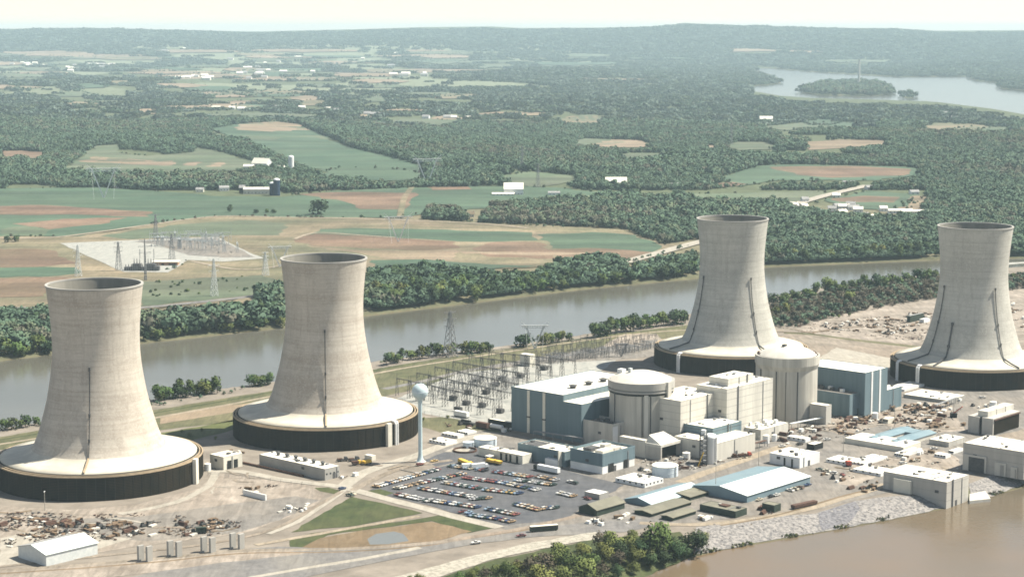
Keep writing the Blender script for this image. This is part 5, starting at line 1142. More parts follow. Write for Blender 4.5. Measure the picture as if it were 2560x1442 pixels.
PATCH = [np.array(q) for q in (   # woods on the near side of the valley, photo outlines
    [(1055, 552), (1080, 520), (1130, 525), (1170, 555), (1140, 562)], [(1190, 560), (1240, 518), (1330, 515), (1380, 505), (1510, 498), (1700, 492), (1850, 520), (1930, 512), (1990, 525), (2030, 535), (2260, 538), (2330, 470), (2560, 440), (2700, 430), (2700, 660), (2500, 655), (2340, 648), (1920, 662), (1750, 600), (1650, 610), (1560, 572), (1420, 566), (1350, 560), (1260, 565)],
    [(120, 470), (0, 472), (0, 410), (60, 405), (130, 432), (260, 446), (430, 446), (620, 428), (700, 404), (790, 432), (860, 448), (920, 455), (900, 470), (820, 476), (720, 484), (700, 470), (600, 466), (440, 470), (300, 468)],
    [(915, 700), (1000, 680), (1100, 682), (1250, 698), (1330, 698), (1400, 672), (1520, 656), (1745, 646), (1745, 700), (1450, 728), (1100, 771), (915, 793)],
    [(-420, 850), (-60, 800), (60, 776), (128, 786), (128, 892), (-60, 915), (-420, 990)], [(345, 818), (500, 800), (712, 784), (712, 826), (345, 868)], [(645, 722), (712, 702), (712, 778), (650, 776)], [(2500, 560), (2700, 540), (2700, 660), (2500, 655)],
    [(1000, 470), (1050, 455), (1200, 440), (1300, 462), (1240, 468), (1100, 468)], [(1120, 490), (1200, 486), (1210, 494), (1110, 497)])]
def wood_kind(X, Y):
    v = noise2(X, Y, 330) * .7 + noise2(X, Y, 150) * .7 + noise2(X + 300, Y, 47) * .6 + rng.normal(size=len(X)) * .75
    return np.clip(np.digitize(v, [-1.25, -.35, .45, 1.0, 1.5]), 0, 5)
CORRIDOR = [np.array([(1545, 664), (1640, 630), (1762, 597), (1850, 586), (1850, 600), (1764, 616), (1650, 648), (1560, 676)]), np.array([(1985, 514), (2060, 488), (2174, 460), (2184, 472), (2070, 500), (2000, 522)])]      # open road corridors
LAKEPX = np.array([PR(x, y, WZ) for x, y in LAKE]); ISLEPX = [np.array([PR(x, y, WZ + 8) for x, y in q]) for q in ISLES]
def is_wood(X, Y, px, py, hgt=12.0):
    zone = py < 476
    open_ = in_open(px, py)
    w = zone & ~open_
    near = np.zeros(len(px), bool)
    for q in PATCH: near |= pip(px, py, q)
    w |= near & ~open_
    w &= sdf(X, Y, LAKE) > 6
    tx, ty = PR(X, Y, hbase(X, Y) + hgt * .75); w &= ~pip(tx, ty, LAKEPX); w &= (~in_open(tx, ty)) | near
    for q in CORRIDOR: w &= ~pip(tx, ty, q) & ~pip(px, py, q)
    return w
# nearer woodland: single crowns
pts = []; sc_s = []
n = 455000; Yr = np.sqrt(rng.uniform(1380 ** 2, 5200 ** 2, n)); Xr = rng.uniform(-.395, .395, n) * Yr
dens = np.interp(Yr, [1700, 3200, 5200], [1.0, .85, .62]); keep = rng.uniform(0, 1, n) < dens; Yr = Yr[keep]; Xr = Xr[keep]
yf_ = lerp_ext(Xr, L_FAR); keep = Yr > yf_ + 9; Yr = Yr[keep]; Xr = Xr[keep]
Zr = hbase(Xr, Yr); px, py = PR(Xr, Yr, Zr); w = is_wood(Xr, Yr, px, py)
nz = noise2(Xr, Yr, 190); glade = (nz + .5 * noise2(Xr + 900, Yr, 61) > .92) & (Yr > 2600); w &= ~glade
Xr, Yr, Zr = Xr[w], Yr[w], Zr[w]
hs = (6.5 + 12 * rng.uniform(0, 1, len(Xr)) ** 1.3) * np.interp(Yr, [1700, 2900, 5200], [1.0, .80, .95]) * (1 + .28 * np.clip(noise2(Xr + 500, Yr - 200, 260), -1, 1))
scatter_object('woodland', 'unbroken spring woodland covering the low hills beyond the river', np.stack([Xr, Yr, Zr - .3], 1), hs, FARV, 3, wood_kind(Xr, Yr)); n1 = len(Xr)
# hedgerow and bank scrub of the far side
n = 9000; t_ = rng.uniform(0, 1, n); Xr = rng.uniform(-520, 640, n); Yr = lerp_ext(Xr, L_FAR) + 8 + 30 * rng.uniform(0, 1, n) ** 2; Zr = hbase(Xr, Yr) - .5
px, py = PR(Xr, Yr, Zr); k = (noise2(Xr, Yr, 60) > -.3) & (px > -50) & (px < 2650); Xr, Yr, Zr = Xr[k], Yr[k], Zr[k]
scatter_object('undergrowth', 'low green scrub along the far river bank', np.stack([Xr, Yr, Zr], 1), rng.uniform(2.5, 7, len(Xr)), FARV[:4], 9)
# low scrub on the island right of the third tower and along the shores
def fill(name, label, poly, n, hs_, protos, seed, thin=-9):
    q = np.array([tuple(G(p))[:2] for p in poly]); lo, hi = q.min(0), q.max(0); X = rng.uniform(lo[0], hi[0], n); Y = rng.uniform(lo[1], hi[1], n); k = pip(X, Y, q) & (noise2(X, Y, 40) > thin); X, Y = X[k], Y[k]
    Z = hland(X, Y); k = Z > -4.9; X, Y, Z = X[k], Y[k], Z[k]
    return scatter_object(name, label, np.stack([X, Y, Z - .2], 1), rng.uniform(*hs_, len(X)), protos, seed)
fill('scrub', 'brownish scrub between the third tower and the right end tower', [(1900, 812), (1930, 770), (2060, 735), (2350, 700), (2620, 690), (2620, 716), (2350, 744), (2140, 782), (2060, 800), (1980, 822)], 5200, (3.5, 9), [MED['brown'][0], MED['brown'][1], FARV[5], FARV[1]], 51, -1.2)
fill('shore_scrub', 'low green bushes along the island shore', [(-40, 1092), (380, 1018), (690, 966), (950, 918), (1240, 880), (1440, 852), (1720, 812), (1720, 800), (1440, 842), (1240, 868), (950, 904), (690, 952), (380, 1000), (-40, 1080)], 5200, (1.0, 3.6), [FARV[4], FARV[3], FARV[1]], 53, .1)
fill('slope_scrub', 'dry bushes on the slope below the river road', [(350, 792), (640, 752), (712, 748), (712, 780), (540, 806), (350, 836)], 1500, (1.5, 4.5), [FARV[5], FARV[4], FARV[1]], 55, -.3)
# hedgerows along field edges
hx = []; 
for q in OPEN:
    if q[:, 1].min() > 640 or q[:, 1].max() < 120: continue
    for i in range(len(q)):
        if rng.uniform() < .45: continue
        a, b_ = q[i - 1], q[i]; A3, B3 = GT(tuple(a)), GT(tuple(b_)); ln = (B3 - A3).length
        if A3.y < 2150 or ln > 2500: continue
        for k in range(int(ln / 9)):
            if rng.uniform() < .45: continue
            f = rng.uniform(); hx.append((A3.x + (B3.x - A3.x) * f + rng.normal() * 3, A3.y + (B3.y - A3.y) * f + rng.normal() * 3))
hx = np.array(hx); hz_ = hbase(hx[:, 0], hx[:, 1])
scatter_object('hedgerow', 'broken hedgerows between the fields beyond the river', np.stack([hx[:, 0], hx[:, 1], hz_ - .2], 1), rng.uniform(2.5, 7.5, len(hx)) * np.interp(hx[:, 1], [2200, 9000], [.8, 1.8]), FARV, 61)
# loose rubble strewn over the working yards
def bit(kind, c):
    m = MB(); g_ = random.Random(c); m.abox(-.9 if kind == 'plank' else -.5, -.16 if kind == 'plank' else -.4, 0, .9 if kind == 'plank' else .5, .16 if kind == 'plank' else .4, .2 if kind == 'plank' else g_.uniform(.3, .6))
    me = bpy.data.meshes.new('bit'); me.from_pydata(m.v, [], m.f); me.materials.append(MATS[c if isinstance(c, str) else 'rust']); return me
BITS = [bit('plank', 'timber'), bit('plank', 'dark_timber'), bit('lump', 'concrete_pale'), bit('lump', 'dark_steel'), bit('plank', 'rust'), bit('plank', 'dark_timber'), bit('lump', 'rust'), bit('plank', 'dark')]
def rubble(label, fr, poly, n, seed, thin=0.0, bits=None):
    q = np.array([tuple(G(fr(*p)))[:2] for p in poly]); lo, hi = q.min(0), q.max(0); X = rng.uniform(lo[0], hi[0], n); Y = rng.uniform(lo[1], hi[1], n); k = pip(X, Y, q) & (noise2(X, Y, 9) + .5 * noise2(X, Y, 31) > thin); X, Y = X[k], Y[k]
    o = scatter_object('rubble', label, np.stack([X, Y, np.full(len(X), .35)], 1), rng.uniform(.4, 1.4, len(X)), bits or BITS, seed); o['category'] = 'rubble'
rubble('loose planks and rubble strewn below the nearest tower', A_, [(0, 960), (900, 950), (1900, 990), (1700, 1120), (700, 1170), (0, 1180)], 2000, 81, .3, BITS[:2] + BITS[3:])
rubble('loose rubble between the far turbine hall and fan cooler', D_, [(820, 640), (1250, 510), (1900, 420), (2120, 640), (1900, 660), (1200, 700)], 2600, 83, .1)
rubble('loose rubble around the trailer yard', D_, [(1180, 1020), (1300, 880), (2060, 760), (2100, 960), (1900, 930), (1500, 960)], 1300, 85, .3)
rubble('loose rubble in the scrap yard by the last tower', K_, [(100, 720), (900, 620), (1660, 540), (1600, 860), (900, 790), (300, 750)], 3000, 87, .1, BITS[:2] + BITS[3:])
rubble('loose rubble around the office block and tanks', C_, [(1500, 900), (2000, 880), (2500, 820), (2500, 880), (1900, 1010), (1500, 1010)], 700, 89, .3)
# distant woods: clumps of crowns
n = 80000; Yr = np.sqrt(rng.uniform(5000 ** 2, 17500 ** 2, n)); Xr = rng.uniform(-.40, .40, n) * Yr
Zr = hbase(Xr, Yr); px, py = PR(Xr, Yr, Zr); w = is_wood(Xr, Yr, px, py, 26.0)
for q in ISLES: w |= pip(Xr, Yr, q)
town_ = sst(Yr, 6000, 8000) * (1 - sst(Yr, 14500, 17000)) * (1 - sst(Xr / Yr, .0, .1))
pn = np.sin(Xr / 420 + 2 * np.sin(Yr / 900)) * np.sin(Yr / 700 + 1.5 * np.sin(Xr / 800)) + .5 * np.sin(Xr / 170 + Yr / 310)
w &= ~((pn > -.1) & (rng.uniform(0, 1, n) < town_ * .92))
w &= rng.uniform(0, 1, n) < np.interp(Yr, [5000, 8000, 17500], [1, .85, .7])
Xr, Yr, Zr = Xr[w], Yr[w], Zr[w]
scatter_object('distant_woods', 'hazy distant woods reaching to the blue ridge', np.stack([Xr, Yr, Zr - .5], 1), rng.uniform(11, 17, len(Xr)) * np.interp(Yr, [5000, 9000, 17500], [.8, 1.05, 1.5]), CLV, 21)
# wood on the lake island
n = 2500; b0 = ISLES[0].min(0); b1_ = ISLES[0].max(0); Xr = rng.uniform(b0[0], b1_[0], n); Yr = rng.uniform(b0[1], b1_[1], n); k = pip(Xr, Yr, ISLES[0]) | pip(Xr, Yr, ISLES[1]); Xr, Yr = Xr[k], Yr[k]
scatter_object('island_wood', 'dark wooded island in the pale lake', np.stack([Xr, Yr, np.full(len(Xr), -1.0)], 1), rng.uniform(16, 26, len(Xr)), FARV, 31)
# grass tufts / weeds on the near slope and rocks of the banks
n = 6000; Xr = rng.uniform(-60, 110, n); Yr = rng.uniform(640, 860, n); Zr = hland(Xr, Yr); px, py = PR(Xr, Yr, Zr)
k = pip(px, py, [(1000, 1490), (1085, 1452), (1230, 1404), (1380, 1372), (1500, 1348), (1700, 1335), (1740, 1388), (1640, 1428), (1580, 1480), (1300, 1640), (1000, 1600)]); Xr, Yr, Zr = Xr[k], Yr[k], Zr[k]
scatter_object('bank_scrub', 'low olive green scrub covering the near river bank', np.stack([Xr, Yr, Zr], 1), rng.uniform(.8, 2.6, len(Xr)), [MED['olive'][0], MED['green'][1], MED['dark'][2], MED['olive'][1]], 41)
n = 900; Xr = rng.uniform(90, 300, n); Yr = np.array(lerp_ext(Xr, L_FRONT)) + rng.uniform(0, 3.5, n); k = noise2(Xr, Yr, 17) > .1; Xr, Yr = Xr[k], Yr[k]
scatter_object('shore_weeds', 'weeds at the waterline below the rock bank', np.stack([Xr, Yr, hland(Xr, Yr)], 1), rng.uniform(.6, 1.8, len(Xr)), [MED['olive'][0], MED['brown'][1], MED['dark'][2]], 43)
def rock_mesh(seed):
    r = random.Random(seed); bm = bmesh.new(); bmesh.ops.create_icosphere(bm, subdivisions=1, radius=1)
    for v in bm.verts: v.co *= r.uniform(.65, 1.15); v.co.z *= .7
    me = bpy.data.meshes.new('rock'); bm.to_mesh(me); bm.free(); me.materials.append(MATS['rock']); return me
n = 9000; Xr = rng.uniform(60, 420, n); Yr = rng.uniform(700, 1150, n); Zr = hland(Xr, Yr); px, py = PR(Xr, Yr, Zr)
k = pip(px, py, [(1740, 1318), (1850, 1300), (1935, 1290), (2040, 1284), (2137, 1252), (2224, 1241), (2300, 1240), (2358, 1270), (2204, 1301), (2036, 1332), (1980, 1341), (1800, 1374), (1730, 1386)]) | pip(px, py, [D_(2150, 1040), D_(2300, 980), D_(2420, 955), D_(2600, 1020), D_(2600, 1040), D_(2300, 1150), D_(2160, 1165)])
Xr, Yr, Zr = Xr[k], Yr[k], Zr[k]
o = scatter_object('riprap', 'loose grey boulders facing the river bank', np.stack([Xr, Yr, Zr + .1], 1), rng.uniform(.25, .8, len(Xr)), [rock_mesh(1), rock_mesh(2), rock_mesh(3)], 47); o['category'] = 'boulders'
print('woodland points', n1)
# ================================================================== VEHICLES
CARCOL = {'white': (.60, .59, .55), 'cream': (.50, .45, .34), 'red': (.22, .07, .055), 'maroon': (.14, .04, .035), 'dark blue': (.035, .06, .13), 'pale blue': (.24, .32, .40), 'dark green': (.035, .06, .045), 'tan': (.36, .25, .14), 'black': (.02, .02, .022), 'yellow': (.46, .32, .12), 'silver': (.40, .40, .40), 'brown': (.14, .08, .05)}
for k, c in CARCOL.items(): mat('paint_' + k, c, tuple(x * 1.08 for x in c), .5, rough=.3, spec=.5)
def car_parts(kind):
    """body and glass of a 1970s saloon / estate / pickup, nose to +x, length about 5.2 m"""
    prof = [(-2.6, .35), (-2.62, .72), (-2.5, .88), (-1.55, .95), (2.35, .86), (2.6, .72), (2.6, .35)]
    b = MB(); hw = .92; n = len(prof); b.add([(x, -hw, z) for x, z in prof] + [(x, hw, z) for x, z in prof], [tuple(range(n)), tuple(range(2 * n - 1, n - 1, -1))] + [(i, (i + 1) % n, n + (i + 1) % n, n + i) for i in range(n)])
    x0, x1, x2, x3 = {'saloon': (-1.75, -1.05, .35, 1.05), 'estate': (-2.45, -2.2, .35, 1.05), 'pickup': (-.55, -.35, .5, 1.0)}[kind]
    q = MB(); q.add([(x0, -.86, .93), (x3, -.86, .93), (x3, .86, .93), (x0, .86, .93), (x1, -.68, 1.38), (x2, -.68, 1.38), (x2, .68, 1.38), (x1, .68, 1.38)], [(0, 1, 5, 4), (1, 2, 6, 5), (2, 3, 7, 6), (3, 0, 4, 7), (4, 5, 6, 7)])
    r = MB(); r.add([(x1 - .03, -.7, 1.381), (x2 + .03, -.7, 1.381), (x2 + .03, .7, 1.381), (x1 - .03, .7, 1.381), (x1 - .03, -.7, 1.43), (x2 + .03, -.7, 1.43), (x2 + .03, .7, 1.43), (x1 - .03, .7, 1.43)], [(4, 5, 6, 7), (0, 1, 5, 4), (1, 2, 6, 5), (2, 3, 7, 6), (3, 0, 4, 7)])
    w = MB(); w.lathe([(.34, -.1), (.34, .1), (.02, .1)], 12); w.add([], [])
    return b, q, r, w
PROTO = {}
def mk(mb, name, m):
    me = bpy.data.meshes.new(name); me.from_pydata(mb.v, [], mb.f); me.materials.append(MATS[m]); bm = bmesh.new(); bm.from_mesh(me); bmesh.ops.recalc_face_normals(bm, faces=bm.faces); bm.to_mesh(me); bm.free(); return me
for kd in ('saloon', 'estate', 'pickup'):
    b, q, r, w = car_parts(kd); PROTO[kd] = (b, mk(q, 'cabin_glass', 'glass'), r, mk(w, 'wheel', 'tyre'))
BODY = {}
def car(p, rz, colour, kd, label, group):
    if (kd, colour) not in BODY: BODY[kd, colour] = (mk(PROTO[kd][0], 'car_body', 'paint_' + colour), mk(PROTO[kd][2], 'cabin_roof', 'paint_' + colour))
    bm_, rm = BODY[kd, colour]; t = bpy.data.objects.new('parked_car', None); COL.objects.link(t); t.location = p; t.rotation_euler = (0, 0, rz); t.scale = (1.0, 1.0, 1.0); tag(t, label, 'car', group); t.empty_display_size = .1
    for nm, me in (('body', bm_), ('cabin_roof', rm), ('windscreen', PROTO[kd][1])): o = bpy.data.objects.new(nm, me); COL.objects.link(o); o.parent = t
    for x in (-1.6, 1.6):
        for y, s in ((-.86, 1), (.86, -1)):
            o = bpy.data.objects.new('wheel', PROTO[kd][3]); COL.objects.link(o); o.parent = t; o.location = (x, y, .34); o.rotation_euler = (math.pi / 2 * s, 0, 0)
    return t
crng = random.Random(9)
PAL = ['tan', 'white', 'silver', 'white', 'cream', 'cream', 'red', 'maroon', 'dark blue', 'dark blue', 'pale blue', 'pale blue', 'dark green', 'tan', 'tan', 'black', 'silver', 'brown', 'white', 'dark green']
ORD = ['first', 'second', 'third', 'fourth', 'fifth', 'sixth', 'seventh', 'eighth', 'ninth', 'tenth', 'eleventh', 'twelfth', 'thirteenth', 'fourteenth', 'fifteenth', 'sixteenth', 'seventeenth', 'eighteenth', 'nineteenth', 'twentieth', 'twenty first', 'twenty second', 'twenty third', 'twenty fourth']
ROWS = [('slanted row nearest the water tower', (1130, 765), (1585, 637), 21, 40), ('second slanted row', (1285, 778), (1775, 668), 23, 40),
        ('short row below the yellow trucks', (1690, 612), (1945, 645), 9, 132), ('row ending beside the white trailer', (2020, 655), (2275, 692), 11, 132), ('sparse row by the office wing', (2340, 690), (2470, 716), 6, 132),
        ('red and dark row', (1795, 698), (2065, 735), 12, 132), ('row behind the yellow car', (2070, 735), (2330, 790), 12, 132), ('row in front of the office block', (2180, 716), (2450, 752), 11, 132),
        ('row starting beside the pale track', (1645, 735), (1895, 778), 10, 132), ('row ending with the yellow car', (1945, 788), (2200, 815), 12, 132), ('long row behind the front row', (1465, 778), (1840, 840), 17, 132),
        ('stub row at the lot centre', (1855, 858), (1970, 850), 5, 132), ('front row along the pale road', (1290, 822), (1525, 872), 11, 132), ('continued front row by the pale road', (1545, 870), (1885, 918), 15, 132),
        ('lone stub row by the pale road', (1775, 952), (1820, 958), 2, 132), ('row nearest the road junction', (1835, 975), (2045, 1005), 9, 132), ('upper row near the road junction', (1965, 932), (2175, 972), 9, 132),
        ('last stub row at the lot corner', (2075, 1012), (2140, 1025), 3, 132), ('right row facing the olive sheds', (2175, 895), (2345, 938), 10, 132), ('three cars right of the hand row', (2370, 930), (2470, 922), 4, 132),
        ('few cars beside the grey hut', (2500, 812), (2600, 836), 5, 132)]
ncar = 0
for nm, a, b, n, ang in ROWS:
    n = min(int(round(n * 1.2)), 24)
    for i in range(n):
        f = i / max(n - 1, 1); q = G(B_(a[0] + (b[0] - a[0]) * f + crng.uniform(-2, 2), a[1] + (b[1] - a[1]) * f + crng.uniform(-1, 1)), .4)
        if crng.random() < .07 and 1 < i < n - 2: continue
        c = 'yellow' if ('yellow car' in nm and 'ending' in nm and i in (n - 3, n - 5)) else crng.choice(PAL)
        if 'red and dark' in nm and crng.random() < .5: c = crng.choice(['red', 'maroon', 'red'])
        d = Vector((UV if ang < 90 else VV)); rz = math.radians(ang + 90) + crng.uniform(-.06, .06) + (math.pi if crng.random() < .4 else 0)
        if ang < 90: rz += .5
        car(q, rz, c, crng.choice(['saloon', 'saloon', 'saloon', 'estate', 'pickup']), '%s car, %s from the left in the %s' % (c, ORD[i], nm), 'cars parked in the works car park'); ncar += 1
print('cars', ncar)
def single(fr, x, y, rz, c, kd, lb): car(G(fr(x, y), .42), math.radians(rz), c, kd, lb, 'vehicles around the works')
for a_ in ((B_, 880, 780, 48, 'dark blue', 'estate', 'dark blue car at the pale road crossing'), (B_, 955, 820, 140, 'cream', 'pickup', 'cream pickup just below the pale road crossing'), (B_, 935, 828, 140, 'dark green', 'saloon', 'dark car beside the cream pickup at the crossing'),
           (B_, 1460, 600, 40, 'red', 'estate', 'red estate car at the foot of the water tower'), (B_, 1565, 575, 40, 'yellow', 'pickup', 'yellow pickup right of the water tower foot'), (D_, 1095, 712, 20, 'white', 'saloon', 'white car behind the black sided tool crib'),
           (D_, 760, 762, 30, 'white', 'saloon', 'white car left of the black sided tool crib'), (D_, 890, 748, 30, 'black', 'saloon', 'black car beside the white trailer by the tool crib'), (D_, 590, 1160, 48, 'cream', 'saloon', 'cream car nearest along the warehouse sunny wall'),
           (D_, 680, 1135, 48, 'black', 'saloon', 'black car along the warehouse sunny wall'), (D_, 720, 1125, 48, 'white', 'saloon', 'white car next to the black one by the warehouse wall'), (D_, 820, 1090, 130, 'white', 'saloon', 'white car in the middle of the warehouse wall row'),
           (D_, 855, 1080, 130, 'cream', 'saloon', 'cream car in the middle of the warehouse wall row'), (D_, 895, 1070, 130, 'brown', 'saloon', 'brown car by the warehouse wall'), (D_, 950, 1050, 40, 'dark blue', 'pickup', 'dark blue pickup near the far corner of the largest warehouse'),
           (D_, 1040, 935, 140, 'dark green', 'pickup', 'dark green pickup left of the trailer yard'), (D_, 1090, 945, 140, 'cream', 'saloon', 'cream car second in the line left of the trailer yard'), (D_, 1140, 960, 140, 'white', 'estate', 'white estate third in the line left of the trailer yard'),
           (D_, 1210, 975, 100, 'red', 'pickup', 'red pickup last in the line left of the trailer yard'), (D_, 1890, 780, 10, 'white', 'saloon', 'white car beside the blue grey store'), (D_, 2250, 400, 10, 'white', 'estate', 'white estate car below the right end tower'),
           (D_, 1660, 890, 10, 'white', 'estate', 'white estate car behind the intake house'), (D_, 1760, 870, 10, 'cream', 'pickup', 'cream pickup behind the intake house'), (C_, 1520, 985, 60, 'black', 'pickup', 'black pickup left of the round white tank'),
           (C_, 885, 1100, 132, 'white', 'estate', 'white van like estate apart in the lot'), (C_, 925, 1110, 132, 'dark green', 'estate', 'dark estate beside the white one apart in the lot'), (C_, 1040, 1250, 132, 'maroon', 'pickup', 'maroon pickup in front of the grey hut'),
           (N_, 1303, 1340, 200, 'maroon', 'saloon', 'small maroon car at the bend of the perimeter road'), (N_, 1190, 1357, 205, 'white', 'pickup', 'white pickup on the perimeter road')): single(*a_)
# --- trucks, plant and trailers
def truck(p, rz, label, c1, c2, length=8.0, kind='box', group=None, name='truck', cat='truck'):
    t = thing(name, label, cat, p, group, rz)
    MB().abox(-length / 2, -1.2, .55, length / 2, 1.2, .85).obj('chassis', 'dark_steel', t)
    if kind == 'box': MB().abox(-length / 2, -1.25, .86, length / 2 - 2.4, 1.25, 3.4).obj('cargo_box', c2, t)
    elif kind == 'bus': MB().abox(-length / 2, -1.25, .6, length / 2, 1.25, 3.0).obj('body', c2, t); MB().abox(-length / 2 + .6, -1.28, 1.7, length / 2 - .4, 1.28, 2.5).obj('windows', 'glass', t)
    elif kind == 'flat': MB().abox(-length / 2, -1.25, .86, length / 2 - 2.4, 1.25, 1.1).obj('flatbed', c2, t); MB().abox(-length / 2 + .5, -.9, 1.11, length / 2 - 3.5, .9, 1.9).obj('load', 'rust', t)
    elif kind == 'tip': MB().add([(-length / 2, -1.2, 1), (length / 2 - 2.6, -1.2, 1), (length / 2 - 2.6, 1.2, 1), (-length / 2, 1.2, 1), (-length / 2 - .5, -1.35, 2.6), (length / 2 - 2.4, -1.35, 2.6), (length / 2 - 2.4, 1.35, 2.6), (-length / 2 - .5, 1.35, 2.6)], [(0, 1, 5, 4), (1, 2, 6, 5), (2, 3, 7, 6), (3, 0, 4, 7), (3, 2, 1, 0), (4, 5, 6, 7)]).obj('tipper_body', c2, t)
    if kind != 'bus':
        x = length / 2; MB().add([(x - 2.2, -1.15, .86), (x, -1.15, .86), (x, 1.15, .86), (x - 2.2, 1.15, .86), (x - 2.1, -1.1, 2.7), (x - .7, -1.1, 2.7), (x - .7, 1.1, 2.7), (x - 2.1, 1.1, 2.7), (x, -1.15, 1.6), (x, 1.15, 1.6)], [(0, 1, 8, 5, 4), (1, 2, 9, 8), (8, 9, 6, 5), (2, 3, 7, 6, 9), (3, 0, 4, 7), (4, 5, 6, 7)]).obj('cab', c1, t)
        MB().add([(x - .55, -1.05, 1.75), (x - .03, -1.05, 1.66), (x - .03, 1.05, 1.66), (x - .55, 1.05, 2.5), (x - .55, -1.05, 2.5)], [(1, 2, 3, 4)]).obj('windscreen', 'glass', t)
    for x in (-length / 2 + 1, -length / 2 + 2.2, length / 2 - 1.2):
        for y in (-1.05, 1.05):
            o = MB().lathe([(.5, -.15), (.5, .15), (.02, .15)], 12).obj('wheel', 'tyre', t); o.location = (x, y, .5); o.rotation_euler = (math.pi / 2, 0, 0)
    return t
for a_ in ((B_, 1775, 590, 120, 'yellow truck nearest the slanted row in the yellow line', 'yellow', 'yellow', 8, 'tip'), (B_, 1810, 605, 130, 'yellow truck in the middle of the yellow line', 'yellow', 'yellow', 8, 'tip'), (B_, 1850, 612, 130, 'yellow flat truck at the end of the yellow line', 'yellow', 'timber', 8, 'flat'),
           (B_, 1905, 628, 20, 'long cream flat truck below the yellow line', 'white_metal', 'white_metal', 11, 'box'), (B_, 1820, 630, 20, 'white truck left of the long cream truck', 'white_metal', 'white_metal', 8, 'box'),
           (B_, 1985, 588, 132, 'yellow truck beneath the small white canopy', 'yellow', 'yellow', 7, 'tip'), (B_, 2030, 596, 132, 'second yellow truck right of the white canopy', 'yellow', 'yellow', 7, 'tip'),
           (B_, 990, 600, 30, 'yellow brown loader parked below the second tower', 'yellow', 'rust', 6, 'tip'), (B_, 1065, 595, 50, 'yellow loader beside the cream site box', 'yellow', 'yellow', 6, 'tip'), (B_, 965, 570, 30, 'dark truck below the second tower', 'dark_steel', 'dark_steel', 7, 'flat'),
           (B_, 880, 572, 20, 'dark flat truck right of the long grey hall', 'dark_steel', 'dark_steel', 7, 'flat'), (C_, 1880, 1105, 0, 'x', 'red', 'red', 1, 'none'),
           (D_, 480, 835, 20, 'red truck behind the low track by the silver tank', 'red', 'rust', 9, 'flat'), (D_, 1250, 905, 100, 'red truck at the corner of the trailer yard', 'red', 'red', 6, 'box'),
           (A_, 1480, 1110, 190, 'dark green truck parked in the scrap timber yard', 'dark', 'green_wall', 8, 'box'), (C_, 1430, 0, 0, 'x', 'red', 'red', 1, 'none')):
    if a_[4] == 'x': continue
    fr, x, y, rz, lb, c1, c2, ln, kd = a_; truck(G(fr(x, y), .12), math.radians(rz), lb, c1, c2, ln, kd, 'trucks around the works')
truck(G(B_(2380, 1092), .1), math.radians(17), 'dark green and white bus on the perimeter road', 'green_wall', 'green_wall', 15, 'bus', None, 'bus', 'bus')
MB().abox(-7.5, -1.1, 3.0, 7.5, 1.1, 3.15).obj('roof', 'white_roof', [o for o in bpy.data.objects if o.name == 'bus'][0])
t = thing('road_trailer', 'long white lorry trailer with a dark cab in front of the office wing', 'trailer', G(C_(690, 1010), .1), None, UA - math.pi / 2)
MB().abox(-8, -1.3, 1.0, 8, 1.3, 3.8).obj('cargo_box', 'white_metal', t); MB().abox(-11, -1.2, .6, -8.6, 1.2, 3.2).obj('cab', 'dark', t); MB().abox(-8.5, -1, .5, 8, 1, .99).obj('chassis', 'dark_steel', t)
# rail cars and containers behind the car park
t = thing('rail_wagon', 'white rail container by the big switchyard fence', 'wagon', G(B_(1768, 245), .1), None, UA - math.pi / 2 + .0); MB().abox(-6, -1.5, .9, 6, 1.5, 4).obj('container', 'white_metal', t); MB().abox(-6, -1.2, .4, 6, 1.2, .89).obj('chassis', 'dark_steel', t)
t = thing('rail_wagon', 'dark low wagon in front of the white rail container', 'wagon', G(B_(1810, 300), .1), None, UA - math.pi / 2); MB().abox(-7, -1.5, .9, 7, 1.5, 2).obj('wagon_body', 'dark_steel', t); MB().abox(-5, -.8, 2, 3, .8, 3).obj('load', 'dark', t); MB().abox(-6, -1.2, .4, 6, 1.2, .89).obj('chassis', 'dark_steel', t)
t = thing('rail_wagon', 'rust red wagon at the left foot of the slate blue turbine hall', 'wagon', G(B_(1925, 330), .1), None, UA - math.pi / 2); MB().abox(-5, -1.5, .9, 5, 1.5, 4.2).obj('wagon_body', 'rust', t); MB().abox(-5, -1.2, .4, 5, 1.2, .89).obj('chassis', 'dark_steel', t)
t = thing('rail_wagon', 'white tank wagon right of the rust red wagon', 'wagon', G(B_(2030, 342), .1), None, UA - math.pi / 2); m = MB(); m.tube([(-5, 0, 2.5), (5, 0, 2.5)], 1.4, 14); m.obj('tank', 'white_metal', t); MB().abox(-5.5, -1.2, .4, 5.5, 1.2, 1.0).obj('chassis', 'dark_steel', t)
t = thing('rail_wagon', 'rust red rail wagon on the curved shore track', 'wagon', G(F_(2290, 490), .1), None, math.radians(38)); MB().abox(-9, -1.5, .9, 9, 1.5, 2.4).obj('wagon_body', 'rust', t); MB().abox(-9, -1.2, .4, 9, 1.2, .89).obj('chassis', 'dark_steel', t)
t = thing('rail_wagon', 'dark tank wagon by the shore track below the trailer yard', 'wagon', G(D_(2215, 940), .1), None, math.radians(-40)); m = MB(); m.tube([(-5.5, 0, 2.2), (5.5, 0, 2.2)], 1.3, 12); m.obj('tank', 'dark', t); MB().abox(-5.5, -1.2, .3, 5.5, 1.2, .95).obj('chassis', 'dark_steel', t)

